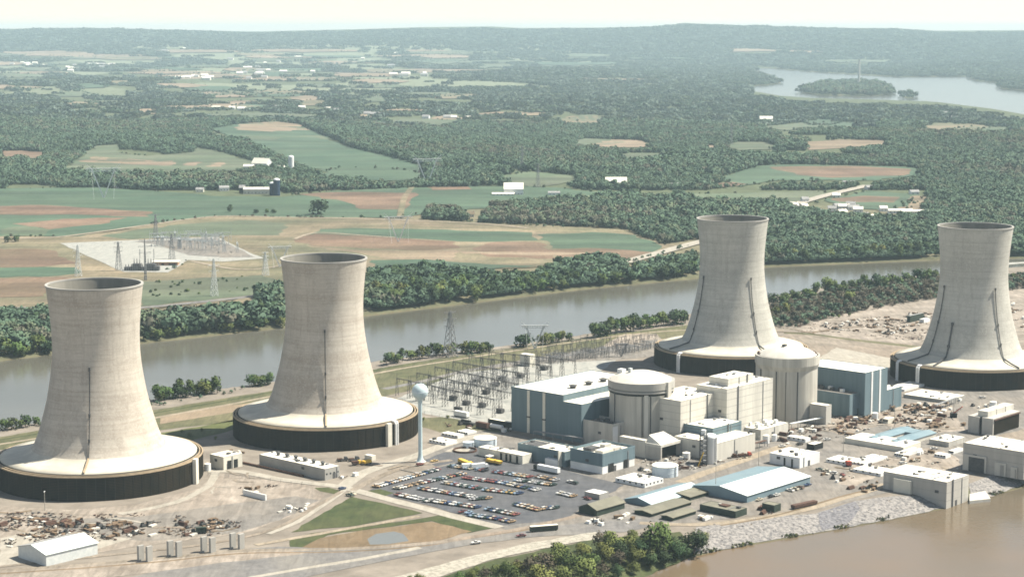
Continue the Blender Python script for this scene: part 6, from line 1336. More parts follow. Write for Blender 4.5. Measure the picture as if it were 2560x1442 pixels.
# ================================================================== SWITCHYARDS AND POWER LINES
def gantry_proto(w, h, m, wd):
    t = bpy.data.objects.new('gantry', None); COL.objects.link(t)
    for s in (-1, 1):
        q = MB()
        for dy in (-1.6, 1.6): q.bar((s * w / 2, dy, 0), (s * w / 2, dy * .25, h), wd)
        for k in range(5):
            z0 = h * k / 5; z1 = h * (k + 1) / 5; f0 = 1.6 - 1.2 * k / 5; f1 = 1.6 - 1.2 * (k + 1) / 5; q.bar((s * w / 2, -f0, z0), (s * w / 2, f1, z1), wd * .7)
        q.bar((s * w / 2, 0, h), (s * w / 2, 0, h + 3.5), wd * .7); q.obj('post', m, t)
    q = MB(); q.bar((-w / 2, -.5, h), (w / 2, -.5, h), wd); q.bar((-w / 2, .5, h - .9), (w / 2, .5, h - .9), wd)
    for k in range(8): q.bar((-w / 2 + w * k / 8, -.5, h), (-w / 2 + w * (k + 1) / 8, .5, h - .9), wd * .6)
    q.obj('beam', m, t)
    for k in range(3): MB().cyl((-w / 3 + k * w / 3, 0, h - 3), .18, 2.4, 6).obj('insulator', 'dark_steel', t)
    return t
def place(proto, p, rz, label, cat, group, first):
    t = proto if first else copy_tree(proto); t.location = p; t.rotation_euler = (0, 0, rz); tag(t, label, cat, group); return t
gp = gantry_proto(14, 13, 'dark_steel', .22); first = True; k = 0
for r_, (a, b, n) in enumerate((((1010, 992), (1215, 1040), 6), ((1060, 978), (1262, 1024), 6), ((1105, 962), (1275, 1000), 5), ((1150, 948), (1300, 975), 5), ((1190, 934), (1360, 955), 5), ((1240, 922), (1420, 940), 5))):
    n += 2
    for i in range(n):
        f = i / (n - 1); place(gp, G((a[0] + (b[0] - a[0]) * f, a[1] + (b[1] - a[1]) * f), .05), UA - math.pi / 2, 'grey lattice gantry in the white gravel switchyard behind the water tower', 'gantry', 'lattice gantries of the island switchyard', first); first = False
gp2 = gantry_proto(11, 9, 'dark_steel', .2); first = True
for r_, (a, b, n) in enumerate((((1330, 906), (1530, 892), 7), ((1380, 890), (1600, 874), 7), ((1440, 876), (1630, 862), 6))):
    for i in range(n):
        f = i / (n - 1); place(gp2, G((a[0] + (b[0] - a[0]) * f, a[1] + (b[1] - a[1]) * f), .05), UA, 'low grey gantry in the crowded yard behind the slate blue turbine hall', 'gantry', 'low gantries behind the turbine hall', first); first = False
tp = bpy.data.objects.new('transformer', None); COL.objects.link(tp)
MB().abox(-2.4, -1.4, .3, 2.4, 1.4, 3.2).obj('tank', 'dark_steel', tp); MB().abox(-2.2, 1.45, .6, 2.2, 2.2, 2.8).obj('radiator', 'dark', tp)
for x in (-1.4, 0, 1.4): MB().cyl((x, 0, 3.2), .2, 1.8, 6, .1).obj('bushing', 'rust', tp)
first = True
for x, y in ((1132, 1000), (1165, 1012), (1205, 1018), (1170, 985), (1215, 985), (1250, 1032), (1145, 1028), (1190, 955), (1255, 950), (1300, 945), (1240, 965), (1360, 925)):
    place(tp, G((x, y), .05), UA - math.pi / 2, 'dark transformer on the white gravel among the gantries', 'transformer', 'transformers in the island switchyard', first); first = False
trng2 = random.Random(21); rackp = bpy.data.objects.new('bus_support', None); COL.objects.link(rackp)
q = MB()
for x in (-4, 0, 4): q.bar((x, 0, 0), (x, 0, 5), .3)
q.obj('post', 'steel', rackp); q = MB(); q.bar((-5, 0, 5), (5, 0, 5), .3); q.bar((-5, .8, 5.6), (5, .8, 5.6), .2); q.obj('busbar', 'steel', rackp)
first = True
for i in range(90):
    f = trng2.random(); g_ = trng2.random(); x = 1330 + 290 * f + 20 * g_; y = 908 - 38 * f - 14 * g_ + 8
    if i > 50: x = 1030 + trng2.random() * 300; y = 990 - (x - 1030) * .16 + trng2.uniform(-14, 22)
    place(rackp, G((x, y), .05), UA + (0 if i % 2 else math.pi / 2), 'small grey busbar support in the island switchyard', 'busbar stand', 'busbar stands of the island switchyard', first); first = False
b = block(N_, 1325, 888, 916, 1300, 1338); building('relay_house', 'white relay house in the crowded yard behind the turbine hall', 'building', b, 'cream_wall', 'white_roof', lip=.2)
# perimeter fence of the switchyard
def fence(fr, pts, h, label, step=6, z=0, far=False):
    w = [GT(fr(*p)) if far else G(fr(*p), z) for p in pts]; t = thing('wire_fence', label, 'fence', w[0]); q = MB(); r = MB()
    for a, b in zip(w[:-1], w[1:]):
        n = max(1, int((b - a).length / step))
        for i in range(n): c = a + (b - a) * (i / n); q.bar(c, c + Vector((0, 0, h)), .14)
        for zz in (h, h * .55): r.bar(a + Vector((0, 0, zz)), b + Vector((0, 0, zz)), .08)
    q.obj('posts', 'steel', t, w[0]); r.obj('rail', 'steel', t, w[0])
fence(N_, [(1000, 1000), (1062, 1036), (1190, 1058), (1275, 1062)], 2.4, 'thin grey fence along the near side of the island switchyard')
fence(N_, [(520, 1188), (650, 1200), (780, 1216)], 2.0, 'thin fence along the pale road below the long grey hall')
# fuel rack/low wall by grey hall
q = MB(); a = G(B_(140, 590), .05); b_ = G(B_(590, 690), .05); q.bar(a + Vector((0, 0, .6)), b_ + Vector((0, 0, .6)), 1.2); o = q.obj('pipe_rack', 'rust', None, a); tag(o, 'long low brown pipe rack lying in front of the long grey hall', 'pipe rack')
# --- pylons
def lattice_pylon(p, h, label, w0=8, arms=3, m='steel', wd=.42, rz=.6, group=None):
    t = thing('lattice_pylon', label, 'pylon', p, group, rz); q = MB(); top = w0 * .14
    def cw(z): return w0 / 2 + (top / 2 - w0 / 2) * min(z / (h * .92), 1)
    for i, j in ((-1, -1), (1, -1), (1, 1), (-1, 1)): q.bar((i * w0 / 2, j * w0 / 2, 0), (i * top / 2, j * top / 2, h), wd)
    nz_ = 8
    for k in range(nz_):
        z0 = h * (1 - (1 - k / nz_) ** 1.15); z1 = h * (1 - (1 - (k + 1) / nz_) ** 1.15); a, b = cw(z0), cw(z1)
        for (i, j), (i2, j2) in (((-1, -1), (1, -1)), ((1, -1), (1, 1)), ((1, 1), (-1, 1)), ((-1, 1), (-1, -1))): q.bar((i * a, j * a, z0), (i2 * b, j2 * b, z1), wd * .6); q.bar((i2 * a, j2 * a, z0), (i * b, j * b, z1), wd * .6)
    q.obj('mast', m, t)
    for k in range(arms):
        z = h * (.97 - .15 * k); ln = h * .14 * (1 + .15 * (k % 2)); q = MB()
        for s in (-1, 1): q.bar((0, 0, z), (s * ln, 0, z + .6), wd * .8); q.bar((0, 0, z - 1.6), (s * ln, 0, z + .6), wd * .6); q.bar((s * ln, 0, z + .6), (s * ln, 0, z - 1.8), wd * .5)
        q.obj('crossarm', m, t)
    return t
def vee_pylon(p, h, label, m='pale_steel', wd=.55, rz=0, group=None):
    t = thing('vee_pylon', label, 'pylon', p, group, rz); q = MB(); s_ = h * .34
    for s in (-1, 1):
        for d in (-.5, .5): q.bar((d * .8, d, 0), (s * s_ + d, d, h * .88), wd)
        for k in range(9): q.bar((s * s_ * k / 9 - .5, -.5, h * .88 * k / 9), (s * s_ * (k + 1) / 9 + .5, .5, h * .88 * (k + 1) / 9), wd * .6)
    q.obj('mast', m, t); q = MB()
    for d in (-.6, .6): q.bar((-h * .5, d, h * .88), (h * .5, d, h * .88), wd); q.bar((-h * .42, d, h * .80), (h * .42, d, h * .80), wd * .7)
    for k in range(12): q.bar((-h * .5 + h * k / 12, 0, h * (.88 if k % 2 else .80)), (-h * .5 + h * (k + 1) / 12, 0, h * (.80 if k % 2 else .88)), wd * .6)
    for s in (-1, 1): q.bar((s * s_, 0, h * .88), (s * h * .5, 0, h * 1.02), wd * .7)
    q.obj('crossarm', m, t)
    q = MB()
    for s in (-1, 1):
        for d in (-1, 1): q.bar((s * s_, 0, h * .85), (s * h * .28, d * h * .45, 0), .14)
    q.obj('guy_wire', m, t); return t
lattice_pylon(GT((1126, 892), True), 37, 'tall grey lattice pylon on the island shore left of the white vee pylon', 9, 3)
vee_pylon(G((1337, 872)), 22, 'white vee shaped pylon among the shore trees behind the switchyard')
vee_pylon(G((1553, 892)), 12, 'small vee shaped pylon by the sand heap behind the turbine hall', 'steel', .4)
for x, y, h, lb, m_ in ((536, 742, 38, 'tall pale lattice pylon on the slope right of the first tower', 'pale_steel'), (196, 692, 34, 'pale lattice pylon at the near left corner of the far substation', 'pale_steel'), (364, 702, 44, 'slim dark mast in front of the far substation', 'steel'),
                       (297, 678, 32, 'grey lattice pylon left of the dark transformers', 'steel'), (390, 604, 34, 'grey lattice pylon behind the far substation', 'steel'), (430, 650, 30, 'lattice pylon in the middle of the far substation', 'steel'),
                       (664, 690, 26, 'pale lattice pylon left of the second tower top', 'pale_steel'), (1345, 470, 40, 'faint lattice pylon behind the white barn', 'steel'), (1305, 425, 42, 'faint distant lattice pylon below the dark wood', 'steel'), (1828, 362, 46, 'faint distant lattice pylon in the wooded gap', 'steel')):
    lattice_pylon(GT((x, y)), h, lb, 6 if 'slim' not in lb else 2, 3, m_, .34)
for x, y, h, lb in ((260, 496, 52, 'large white vee pylon before the hedge left of the dark silos'), (1068, 462, 48, 'white vee pylon on the green field right of the silos'), (996, 606, 36, 'pale vee pylon in the striped field behind the second tower'), (700, 668, 26, 'pale vee pylon beside the top of the second tower')):
    vee_pylon(GT((x, y)), h, lb, 'white_metal', .9 if h > 40 else .5, .2)
# --- substation across the river
first = True; gp3 = gantry_proto(20, 12, 'pale_steel', .4); srg = random.Random(6)
for i in range(38):
    u_, v_ = srg.random(), srg.random(); x = 350 + 200 * v_ + 60 * u_; y = 604 + 40 * u_ - 4 * v_
    if y > 612 + (x - 360) * .13: y = 612 + (x - 360) * .1
    place(gp3, GT((x, y)), (0 if i % 3 else math.pi / 2) + .2, 'grey gantry of the substation across the river', 'gantry', 'gantries of the substation across the river', first); first = False
for x, w, h, lb in ((322, 9, 8, 'leftmost dark transformer of the far substation'), (343, 9, 14, 'taller dark transformer second from left in the far substation'), (357, 7, 8, 'low dark transformer in the middle of the far substation'), (378, 9, 14, 'tall dark transformer right of the middle of the far substation'), (391, 7, 9, 'rightmost dark transformer beside the brick control house')):
    g = GT((x, 678)); t = thing('power_transformer', lb, 'transformer', g); MB().abox(-w / 2, -4, 0, w / 2, 4, h * .6).obj('tank', 'dark_steel', t)
    for s in range(4): MB().abox(-w / 2 + s * w / 4 + .3, -4.6, .5, -w / 2 + s * w / 4 + w / 8, -4.05, h * .55).obj('radiator', 'steel', t)
    for s in (-1, 0, 1): MB().cyl((s * w / 3, 0, h * .6), .6, h * .4, 8, .3).obj('bushing', 'steel', t)
    if h > 10: MB().cyl((w / 3, 2, h), .35, 10, 6).obj('lightning_mast', 'steel', t)
g = GT((415, 664)); t = thing('control_house', 'brown brick control house with a cream roof in the far substation', 'building', g); MB().abox(-14, -6, 0, 14, 6, 4.5).obj('wall', 'brick_wall', t); MB().abox(-14.6, -6.6, 4.5, 14.6, 6.6, 5.2).obj('roof', 'white_roof', t); MB().abox(-4, -6.2, .1, -1, -6.01, 3).obj('door', 'dark', t); MB().abox(4, -6.2, 1.2, 12, -6.01, 3).obj('window', 'glass', t)

# ================================================================== FARMS AND HOUSES BEYOND THE RIVER
def house(p, w, d, h, rise, rz, wall, roof, label, cat='house', group=None, name='house', chimney=True):
    t = thing(name, label, cat, p, group, rz); m = MB()
    m.add([(-w / 2, -d / 2, -1), (w / 2, -d / 2, -1), (w / 2, d / 2, -1), (-w / 2, d / 2, -1), (-w / 2, -d / 2, h), (w / 2, -d / 2, h), (w / 2, d / 2, h), (-w / 2, d / 2, h), (-w / 2, 0, h + rise), (w / 2, 0, h + rise)],
          [(0, 1, 5, 4), (2, 3, 7, 6), (1, 2, 6, 9, 5), (3, 0, 4, 8, 7), (0, 3, 2, 1)]); m.obj('wall', wall, t)
    r = MB()
    for s in (-1, 1): r.add([(-w / 2 - .5, s * (d / 2 + .5), h - .25), (w / 2 + .5, s * (d / 2 + .5), h - .25), (w / 2 + .5, 0, h + rise + .05), (-w / 2 - .5, 0, h + rise + .05), (-w / 2 - .5, s * (d / 2 + .5), h + .1), (w / 2 + .5, s * (d / 2 + .5), h + .1), (w / 2 + .5, 0, h + rise + .4), (-w / 2 - .5, 0, h + rise + .4)], [(0, 1, 2, 3), (4, 5, 6, 7), (0, 1, 5, 4), (1, 2, 6, 5), (3, 0, 4, 7)])
    ro = r.obj('roof', roof, t)
    if chimney: MB().abox(w * .3, -.4, h + rise * .4, w * .3 + .9, .5, h + rise + 1.2).obj('chimney', 'brick_wall', ro)
    n = max(2, int(w / 5))
    for k in range(n): x = -w / 2 + (k + .5) * w / n; MB().abox(x - .6, -d / 2 - .08, 1.1, x + .6, -d / 2 - .01, 2.5).obj('window', 'glass', t)
    return t
for x, y, w, d, h, ri, rz, wl, rf, lb, nm in (
    (1284, 486, 30, 22, 9, 9, 0, 'white_metal', 'white_roof', 'large white barn standing alone on the green field beyond the river', 'barn'), (1258, 489, 34, 8, 3, 1.5, 0, 'white_metal', 'white_roof', 'long low white shed joined to the large white barn', 'barn'),
    (1385, 488, 18, 9, 4, 2, 0, 'white_metal', 'grey_roof', 'small pale house right of the large white barn', 'house'), (1540, 468, 34, 20, 8, 8, 0, 'barn_red', 'white_roof', 'dark walled barn with a bright cream roof right of the white barn', 'barn'),
    (1500, 471, 20, 9, 4, 3, 0, 'white_metal', 'grey_roof', 'pale house left of the bright roofed barn', 'house'), (1585, 472, 16, 9, 4, 3, 0, 'white_metal', 'grey_roof', 'small pale house just right of the bright roofed barn', 'house'), (1672, 470, 42, 12, 5, 3, 0, 'white_metal', 'grey_roof', 'long pale shed far right of the bright roofed barn', 'barn'),
    (655, 419, 34, 18, 8, 9, -.5, 'white_metal', 'white_roof', 'white farm barn left of the white silo', 'barn'), (622, 421, 18, 10, 4, 3, 0, 'white_metal', 'white_roof', 'low white farm shed at the left of the white barn', 'barn'), (702, 424, 16, 9, 4, 3, 0, 'white_metal', 'white_roof', 'small white shed beside the white silo', 'house'),
    (645, 484, 44, 14, 7, 3, 0, 'concrete_pale', 'concrete_pale', 'long pale stone barn left of the two dark silos', 'barn'), (606, 482, 9, 9, 8, 4, 0, 'dark', 'grey_roof', 'dark shed at the left end of the long stone barn', 'barn'), (560, 477, 15, 9, 5, 3, .3, 'white_metal', 'grey_roof', 'small white farmhouse left of the dark shed', 'house'), (500, 480, 12, 8, 4, 3, 0, 'cream_wall', 'grey_roof', 'cream cottage at the hedge left of the farmhouse', 'house'),
    (325, 470, 44, 12, 3, 3, 0, 'white_metal', 'grey_roof', 'long grey roofed shed in the hedge right of the large vee pylon', 'barn'),
    (1915, 305, 36, 20, 9, 7, 0, 'white_metal', 'white_roof', 'large white house alone in the wooded gap near the lake', 'house'), (1938, 309, 22, 12, 5, 4, 0, 'white_metal', 'white_roof', 'small white outbuilding right of the lone white house', 'house'),
    (2250, 533, 34, 9, 4, 2, 0, 'white_metal', 'white_roof', 'left long white shed at the end of the village', 'barn'), (2292, 535, 44, 9, 4, 2, 0, 'white_metal', 'white_roof', 'right long white shed at the end of the village', 'barn'), (2275, 456, 12, 9, 4, 3, .4, 'white_metal', 'white_roof', 'white cottage in the wood right of the brown field', 'house'), (2285, 486, 14, 9, 4, 3, .2, 'white_metal', 'grey_roof', 'pale cottage at the wood edge right of the striped field', 'house'),
    (2122, 463, 20, 10, 4, 3, 0, 'white_metal', 'grey_roof', 'pale house left of the top of the field road', 'house'), (2180, 474, 22, 10, 4, 3, .3, 'white_metal', 'grey_roof', 'grey roofed house at the top of the field road', 'house'), (2090, 494, 12, 8, 4, 3, 0, 'white_metal', 'white_roof', 'small white house beside the field road', 'house'),
    (1178, 542, 9, 8, 4, 3, 0, 'cream_wall', 'tan_soil', 'small cream cottage in the wood edge behind the striped field', 'house')):
    house(GT((x, y)), w, d, h, ri, rz, wl, rf, lb, 'barn' if nm == 'barn' else 'house', None, nm, nm == 'house')
hr = random.Random(15)
for i, (x, y) in enumerate([(1982, 518), (1987, 531), (2010, 522), (2012, 505), (2046, 536), (2080, 528), (2093, 522), (2110, 523), (2127, 517), (2133, 525), (2145, 530), (2160, 545), (2185, 550), (2105, 537), (2208, 528)]):
    house(GT((x, y)), hr.uniform(9, 17), 9, 4.5, 3.2, hr.uniform(-.5, .5), 'white_metal', hr.choice(['white_roof', 'grey_roof', 'white_roof']), 'white village house among trees above the third tower', 'house', 'village houses above the third tower')
for i, (x, y) in enumerate([(540, 274), (580, 274), (605, 276), (690, 272), (755, 273), (822, 277), (840, 280), (918, 288), (935, 290), (950, 291), (1065, 297), (1120, 297), (1135, 298), (2370, 288), (2384, 300), (1170, 300)]):
    house(GT((x, y)), hr.uniform(16, 28), 13, 6, 5, hr.uniform(-.3, .3), 'white_metal', hr.choice(['white_roof', 'grey_roof']), 'pale farm building in the far wooded belt', 'house', 'farm buildings in the far wooded belt')
for i in range(70):
    k = hr.random()
    x, y = ((hr.gauss(70, 20), hr.gauss(163, 3)) if k < .12 else (hr.gauss(175, 15), hr.gauss(174, 4)) if k < .27 else (hr.gauss(250, 22), hr.gauss(166, 2)) if k < .4 else (hr.gauss(650, 30), hr.gauss(184, 7)) if k < .65 else (hr.gauss(480, 25), hr.gauss(197, 3)) if k < .75 else (hr.gauss(1020, 25), hr.gauss(190, 2)) if k < .83 else (hr.uniform(300, 1000), hr.gauss(150, 14)))
    house(GT((x, y)), hr.uniform(18, 50), 20, 10, 6, hr.uniform(-.2, .2), 'white_roof', hr.choice(['white_roof', 'white_roof', 'grey_roof']), 'pale distant town building near the blue ridge', 'building', 'distant town buildings', 'town_building', False)
for x, y, r, h, m_, cap, lb in ((692, 489, 5.2, 24, 'silo_blue', 'white_metal', 'taller of the two dark blue silos'), (681, 488, 4.6, 18, 'silo_blue', 'white_metal', 'shorter of the two dark blue silos'), (728, 428, 5, 25, 'white_metal', 'white_metal', 'white domed silo right of the white farm barn')):
    t = thing('silo', lb, 'silo', GT((x, y))); MB().lathe([(r, -1), (r, h)], 20).obj('wall', m_, t, smooth=True); MB().lathe([(r * math.cos(a), h + r * .6 * math.sin(a)) for a in np.linspace(0, 1.56, 6)], 20).obj('dome', cap, t, smooth=True)
s_ = GT((2147, 214)); t = thing('chimney_stack', 'faint tall chimney standing on the lake island', 'chimney', s_); MB().lathe([(6, -10), (4, 120)], 16).obj('stack', 'concrete_pale', t); MB().lathe([(4.3, 116), (4.3, 120)], 16).obj('cap', 'concrete_dark', t)

# ================================================================== YARD CLUTTER
yr = random.Random(33)
def proto_stack(kind):
    t = bpy.data.objects.new(kind, None); COL.objects.link(t)
    if kind == 'timber_stack':
        for k in range(4): MB().abox(-2.6 + .1 * k, -1 + (k % 2) * .1, .15 + .45 * k, 2.6, 1, .5 + .45 * k).obj('plank_layer', 'timber', t)
        MB().abox(-2, -1.05, 0, -1.7, 1.05, .14).obj('bearer', 'dark_timber', t)
    elif kind == 'scrap_heap':
        for k in range(7):
            a = Vector((yr.uniform(-2.5, 2.5), yr.uniform(-1.5, 1.5), yr.uniform(.1, .6))); MB().bar(a, a + Vector((yr.uniform(-3, 3), yr.uniform(-1.5, 1.5), yr.uniform(-.1, 1))), yr.uniform(.25, .6)).obj('beam', yr.choice(['rust', 'dark_timber', 'dark_steel', 'dark']), t)
    elif kind == 'pipe_bundle':
        for r_, nn in ((0, 4), (1, 3), (2, 2)):
            for k in range(nn): q = MB(); y = (k - (nn - 1) / 2) * .85; q.tube([(-3.5, y, .42 + r_ * .72), (3.5, y, .42 + r_ * .72)], .4, 8); q.obj('pipe', 'rust', t)
    elif kind == 'crate':
        MB().abox(-1.5, -1.2, .15, 1.5, 1.2, 2.0).obj('box', 'white_metal', t); MB().abox(-1.5, -1.0, 0, 1.5, 1.0, .14).obj('skid', 'dark_timber', t); MB().abox(-1.6, -1.3, 2.0, 1.6, 1.3, 2.12).obj('lid', 'white_roof', t)
    elif kind == 'formwork_stack':
        for k in range(3): MB().abox(-3.2, -1.5, .2 + .35 * k, 3.2 - .4 * k, 1.5, .5 + .35 * k).obj('panel', ('dark_timber', 'rust', 'timber')[k], t)
    elif kind == 'slab_stack':
        for k in range(3): MB().abox(-2.5, -1.2 + .1 * k, .1 + .3 * k, 2.5, 1.2, .36 + .3 * k).obj('slab', 'concrete_pale', t)
    elif kind == 'machine':
        MB().abox(-1.6, -1.0, .5, 1.6, 1.0, 1.7).obj('body', 'dark_steel', t); MB().abox(-1.3, -.7, 1.7, .1, .7, 2.6).obj('cab', 'dark', t)
        for y in (-1.1, 1.1): MB().abox(-1.8, y - .25, 0, 1.8, y + .25, .8).obj('track', 'dark', t)
    return t
PS = {}
CATS = {'timber_stack': ('timber stack', 'brown timber stack'), 'scrap_heap': ('scrap heap', 'rusty heap of scrap beams'), 'pipe_bundle': ('pipe bundle', 'rust brown pipe bundle'), 'crate': ('crate', 'pale lidded crate'), 'formwork_stack': ('panel stack', 'dark shuttering panel stack'), 'slab_stack': ('slab stack', 'pale stack of concrete slabs'), 'machine': ('machine', 'small dark tracked machine')}
def clutter(kind, p, where, group):
    if kind not in PS: PS[kind] = proto_stack(kind); t = PS[kind]
    else: t = copy_tree(PS[kind])
    t.location = p; t.rotation_euler = (0, 0, yr.choice([UA, UA + math.pi / 2, UA + .3, yr.uniform(0, 6)])); s = yr.uniform(.5, 1.0); t.scale = (s, s, s); tag(t, CATS[kind][1] + ' ' + where, CATS[kind][0], CATS[kind][0] + 's ' + where + ' ' + group)
AREAS = [(A_, [(100, 1000), (330, 985), (650, 1010), (1150, 1040), (1150, 1130), (700, 1150), (60, 1140), (0, 1060)], 75, ['scrap_heap', 'scrap_heap', 'timber_stack', 'formwork_stack', 'formwork_stack', 'slab_stack', 'pipe_bundle', 'machine'], 'in the yard below the nearest tower', ''),
         (A_, [(1150, 1010), (1600, 1000), (1800, 1030), (1650, 1090), (1250, 1160), (1150, 1100)], 28, ['scrap_heap', 'timber_stack', 'formwork_stack', 'pipe_bundle', 'machine', 'slab_stack'], 'in the dirt yard left of the grass triangle', ''),
         (A_, [(1850, 1000), (2050, 930), (2300, 890), (2280, 940), (2100, 990), (1950, 1020)], 12, ['timber_stack', 'slab_stack', 'crate', 'slab_stack', 'scrap_heap'], 'beside the diagonal track', ''),
         (A_, [(1680, 790), (1900, 750), (2050, 760), (2000, 800), (1750, 830)], 7, ['slab_stack', 'scrap_heap', 'timber_stack'], 'around the lone white trailer', ''),
         (A_, [(20, 1160), (120, 1150), (160, 1180), (60, 1220)], 5, ['slab_stack', 'scrap_heap'], 'at the left edge by the barn shed', ''),
         (D_, [(1090, 590), (1250, 530), (1500, 480), (1850, 450), (2000, 500), (1900, 600), (1700, 590), (1450, 620), (1250, 690), (1120, 650)], 90, ['scrap_heap', 'timber_stack', 'pipe_bundle', 'formwork_stack', 'crate', 'slab_stack', 'machine', 'timber_stack'], 'between far turbine hall and fan cooler', ''),
         (D_, [(1820, 600), (2000, 550), (2150, 580), (2130, 640), (1900, 640)], 14, ['timber_stack', 'timber_stack', 'formwork_stack'], 'left of the fan cooler', ''),
         (D_, [(820, 650), (960, 600), (1060, 640), (980, 690)], 8, ['scrap_heap', 'timber_stack', 'crate'], 'below the flared reactor', ''),
         (D_, [(280, 830), (430, 810), (640, 800), (600, 850), (300, 880)], 7, ['slab_stack', 'pipe_bundle', 'scrap_heap'], 'along the low annex', ''),
         (D_, [(1380, 1010), (1480, 1000), (1460, 1070), (1380, 1060)], 4, ['timber_stack', 'scrap_heap'], 'left of the intake house', ''),
         (D_, [(1620, 850), (1900, 770), (1960, 830), (1750, 900)], 7, ['crate', 'scrap_heap', 'timber_stack'], 'behind the intake house', ''),
         (D_, [(520, 1240), (620, 1200), (760, 1240), (640, 1280)], 5, ['scrap_heap', 'pipe_bundle'], 'by the shore track', ''),
         (F_, [(20, 640), (330, 620), (340, 670), (40, 690)], 9, ['scrap_heap', 'crate', 'machine'], 'in front of the corner shed', ''), (F_, [(430, 600), (560, 560), (680, 610), (560, 660)], 6, ['slab_stack', 'timber_stack', 'crate'], 'between the olive sheds', ''), (F_, [(1150, 620), (1300, 590), (1450, 590), (1350, 630)], 6, ['slab_stack', 'crate', 'timber_stack'], 'below the flat green shed', ''),
         (K_, [(200, 700), (600, 670), (900, 640), (1400, 560), (1640, 560), (1560, 760), (1200, 800), (900, 760), (500, 720)], 80, ['scrap_heap', 'formwork_stack', 'machine', 'timber_stack', 'slab_stack', 'scrap_heap', 'crate'], 'in the scrap yard by the last tower', ''),
         (K_, [(2420, 480), (2560, 460), (2560, 1000), (2520, 1000), (2440, 700)], 14, ['scrap_heap', 'formwork_stack', 'crate', 'timber_stack'], 'at the right edge behind the last tower', ''),
         (B_, [(20, 500), (120, 480), (180, 560), (60, 560)], 4, ['crate', 'timber_stack'], 'left of the long grey hall', ''),
         (B_, [(850, 690), (980, 670), (990, 690), (870, 705)], 4, ['scrap_heap', 'crate'], 'right of the long grey hall', ''), (B_, [(2080, 340), (2150, 320), (2120, 370), (2070, 370)], 5, ['crate', 'scrap_heap'], 'at the foot of the turbine hall', ''),
         (C_, [(1480, 860), (1960, 880), (1900, 950), (1850, 930)], 5, ['scrap_heap', 'crate'], 'beside the white storage tank', '')]
for fr, poly, n, kinds, where, gname in AREAS:
    n = int(n * (1.7 if n > 19 else 1.2)); poly = np.array(poly, float); lo, hi = poly.min(0), poly.max(0); c = 0; guard = 0
    while c < n and guard < 2000:
        guard += 1; x, y = yr.uniform(lo[0], hi[0]), yr.uniform(lo[1], hi[1])
        if c > 2 and yr.random() < .72: x, y = last[0] + yr.gauss(0, 60), last[1] + yr.gauss(0, 15)
        if not pip(np.array([x]), np.array([y]), poly)[0]: continue
        clutter(yr.choice(kinds), G(fr(x, y), .12), where, gname); c += 1; last = (x, y)
b = block(K_, 1420, 600, 665, 1390, 1560); building('store_shed', 'dark green store shed in the scrap yard left of the last tower', 'shed', b, 'green_wall', 'grey_roof', lip=.1)
b = block(K_, 1560, 635, 670, 1515, 1620); building('store_shed', 'white store shed beside the dark green one in the scrap yard', 'shed', b, 'white_metal', 'white_roof', lip=.1)
b = block(H_, 180, 610, 680, 70, 240); building('site_box', 'cream site box beside the yellow loaders below the second tower', 'shed', b, 'cream_wall', 'white_roof', lip=.1)
# light poles and masts
for fr, x, yb, yt, lb in ((D_, 265, 1115, 900, 'tall thin lamp pole in front of the largest blue warehouse'), (D_, 585, 905, 690, 'thin lamp pole behind the largest blue warehouse'), (D_, 1215, 805, 690, 'thin lamp pole at the left of the trailer yard'), (D_, 1595, 615, 455, 'thin lamp pole in the timber yard'), (A_, 335, 940, 800, 'thin white lamp pole in front of the nearest tower'), (A_, 512, 1170, 1085, 'thin pole behind the barn shed'),
                          (D_, 2035, 545, 440, 'dark derrick mast left of the fan cooler')):
    g = G(fr(x, yb)); h = zsolve(g, fr(x, yt)[1]); t = thing('lamp_pole' if 'lamp' in lb else 'mast', lb, 'pole', g); MB().cyl((0, 0, 0), .22, h, 8, .12).obj('pole', 'pole', t); MB().abox(-.2, -.9, h, .2, .9, h + .3).obj('lamp_head', 'white_metal' if 'white' in lb else 'steel', t)
g = G(D_(2035, 545)); MB().abox(-2, -2, 0, 2, 2, 3).obj('engine_house', 'dark', [o for o in bpy.data.objects if o.get('label') == 'dark derrick mast left of the fan cooler'][0]); MB().bar((0, 0, 3), (4, -8, 9), .5).obj('jib', 'red', [o for o in bpy.data.objects if o.get('label') == 'dark derrick mast left of the fan cooler'][0])

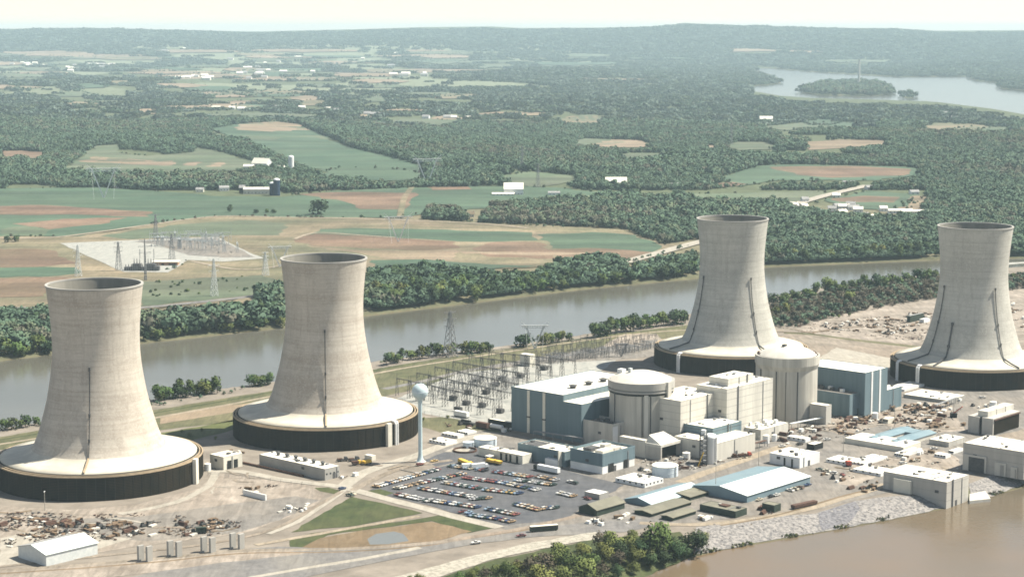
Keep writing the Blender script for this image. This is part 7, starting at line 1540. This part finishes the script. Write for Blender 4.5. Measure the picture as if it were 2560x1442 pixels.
# small plant between the buildings
for lb, fr, pts, z, w_, m_ in (('long grey pipe bridge behind the office block', C_, [(560, 705), (1000, 770)], 4.5, .9, 'steel'), ('rusty pipe bridge along the low annex by the silver tank', D_, [(290, 850), (640, 760)], 3.5, .8, 'rust'), ('pale pipe bridge in front of the flared reactor', D_, [(820, 640), (1080, 590)], 4, .8, 'pale_steel'), ('grey pipe bridge beside the fan cooler', D_, [(1900, 500), (2060, 440)], 4, .8, 'steel')):
    w2 = [G(fr(*p), .1) for p in pts]; t = thing('pipe_bridge', lb, 'pipe bridge', w2[0]); q = MB(); n = max(2, int((w2[1] - w2[0]).length / 7))
    d = (w2[1] - w2[0]).normalized(); s_ = Vector((-d.y, d.x, 0))
    for k in range(n + 1):
        c = w2[0] + (w2[1] - w2[0]) * (k / n)
        for e in (-1, 1): q.bar(c + s_ * e, c + s_ * e + Vector((0, 0, z)), .3)
        q.bar(c - s_ + Vector((0, 0, z)), c + s_ + Vector((0, 0, z)), .3)
    q.obj('trestle', 'steel', t, w2[0])
    for e in (-.7, 0, .7): MB().tube([w2[0] + s_ * e + Vector((0, 0, z + .4)), w2[1] + s_ * e + Vector((0, 0, z + .4))], .28, 8).obj('pipe', m_, t, w2[0])
for i, (fr, x, y, r, h, lb) in enumerate(((D_, 640, 735, 2.2, 5, 'small white tank right of the low annex'), (D_, 700, 720, 1.8, 4, 'smaller white tank second right of the low annex'), (C_, 1930, 890, 2.4, 4, 'small white tank left of the scaffold tower'), (C_, 1410, 770, 1.8, 4, 'little white tank behind the office block'), (D_, 1450, 560, 2.2, 4.5, 'small white tank in the timber yard'), (D_, 2330, 470, 2.5, 4, 'small white tank behind the fan cooler'), (A_, 1545, 640, 2, 4, 'small pale tank left of the cream cube shaped house'))):
    t = thing('small_tank', lb, 'tank', G(fr(x, y), .05)); MB().cyl((0, 0, 0), r, h, 18).obj('wall', 'white_metal', t); MB().cyl((0, 0, h + .005), r * 1.02, .6, 18, r * .2).obj('lid', 'white_roof', t); MB().bar((r + .15, 0, 0), (r + .15, 0, h + .6), .2).obj('ladder', 'steel', t)
extra_ = [(D_, [(640, 690), (800, 640), (950, 620), (1080, 640), (1060, 720), (820, 740), (640, 760)], 26), (D_, [(1050, 960), (1250, 1000), (1500, 1080), (1350, 1120), (1050, 1060)], 16), (D_, [(1600, 470), (2000, 420), (2300, 400), (2300, 460), (2000, 540)], 22), (C_, [(1500, 1000), (1620, 960), (1900, 960), (2000, 940), (1900, 1000), (1750, 1010)], 10), (B_, [(1600, 330), (2100, 330), (2110, 300), (1650, 300)], 10)]
for (fr, poly, n), where in zip(extra_, ('in front of the fuel building', 'below the trailer yard', 'below the right end tower', 'near the white storage tank', 'by the rail wagons')):
    poly = np.array(poly, float); lo, hi = poly.min(0), poly.max(0); c = 0
    while c < n:
        x, y = yr.uniform(lo[0], hi[0]), yr.uniform(lo[1], hi[1])
        if pip(np.array([x]), np.array([y]), poly)[0]: clutter(yr.choice(['crate', 'timber_stack', 'scrap_heap', 'slab_stack', 'machine', 'pipe_bundle']), G(fr(x, y), .12), where, ''); c += 1
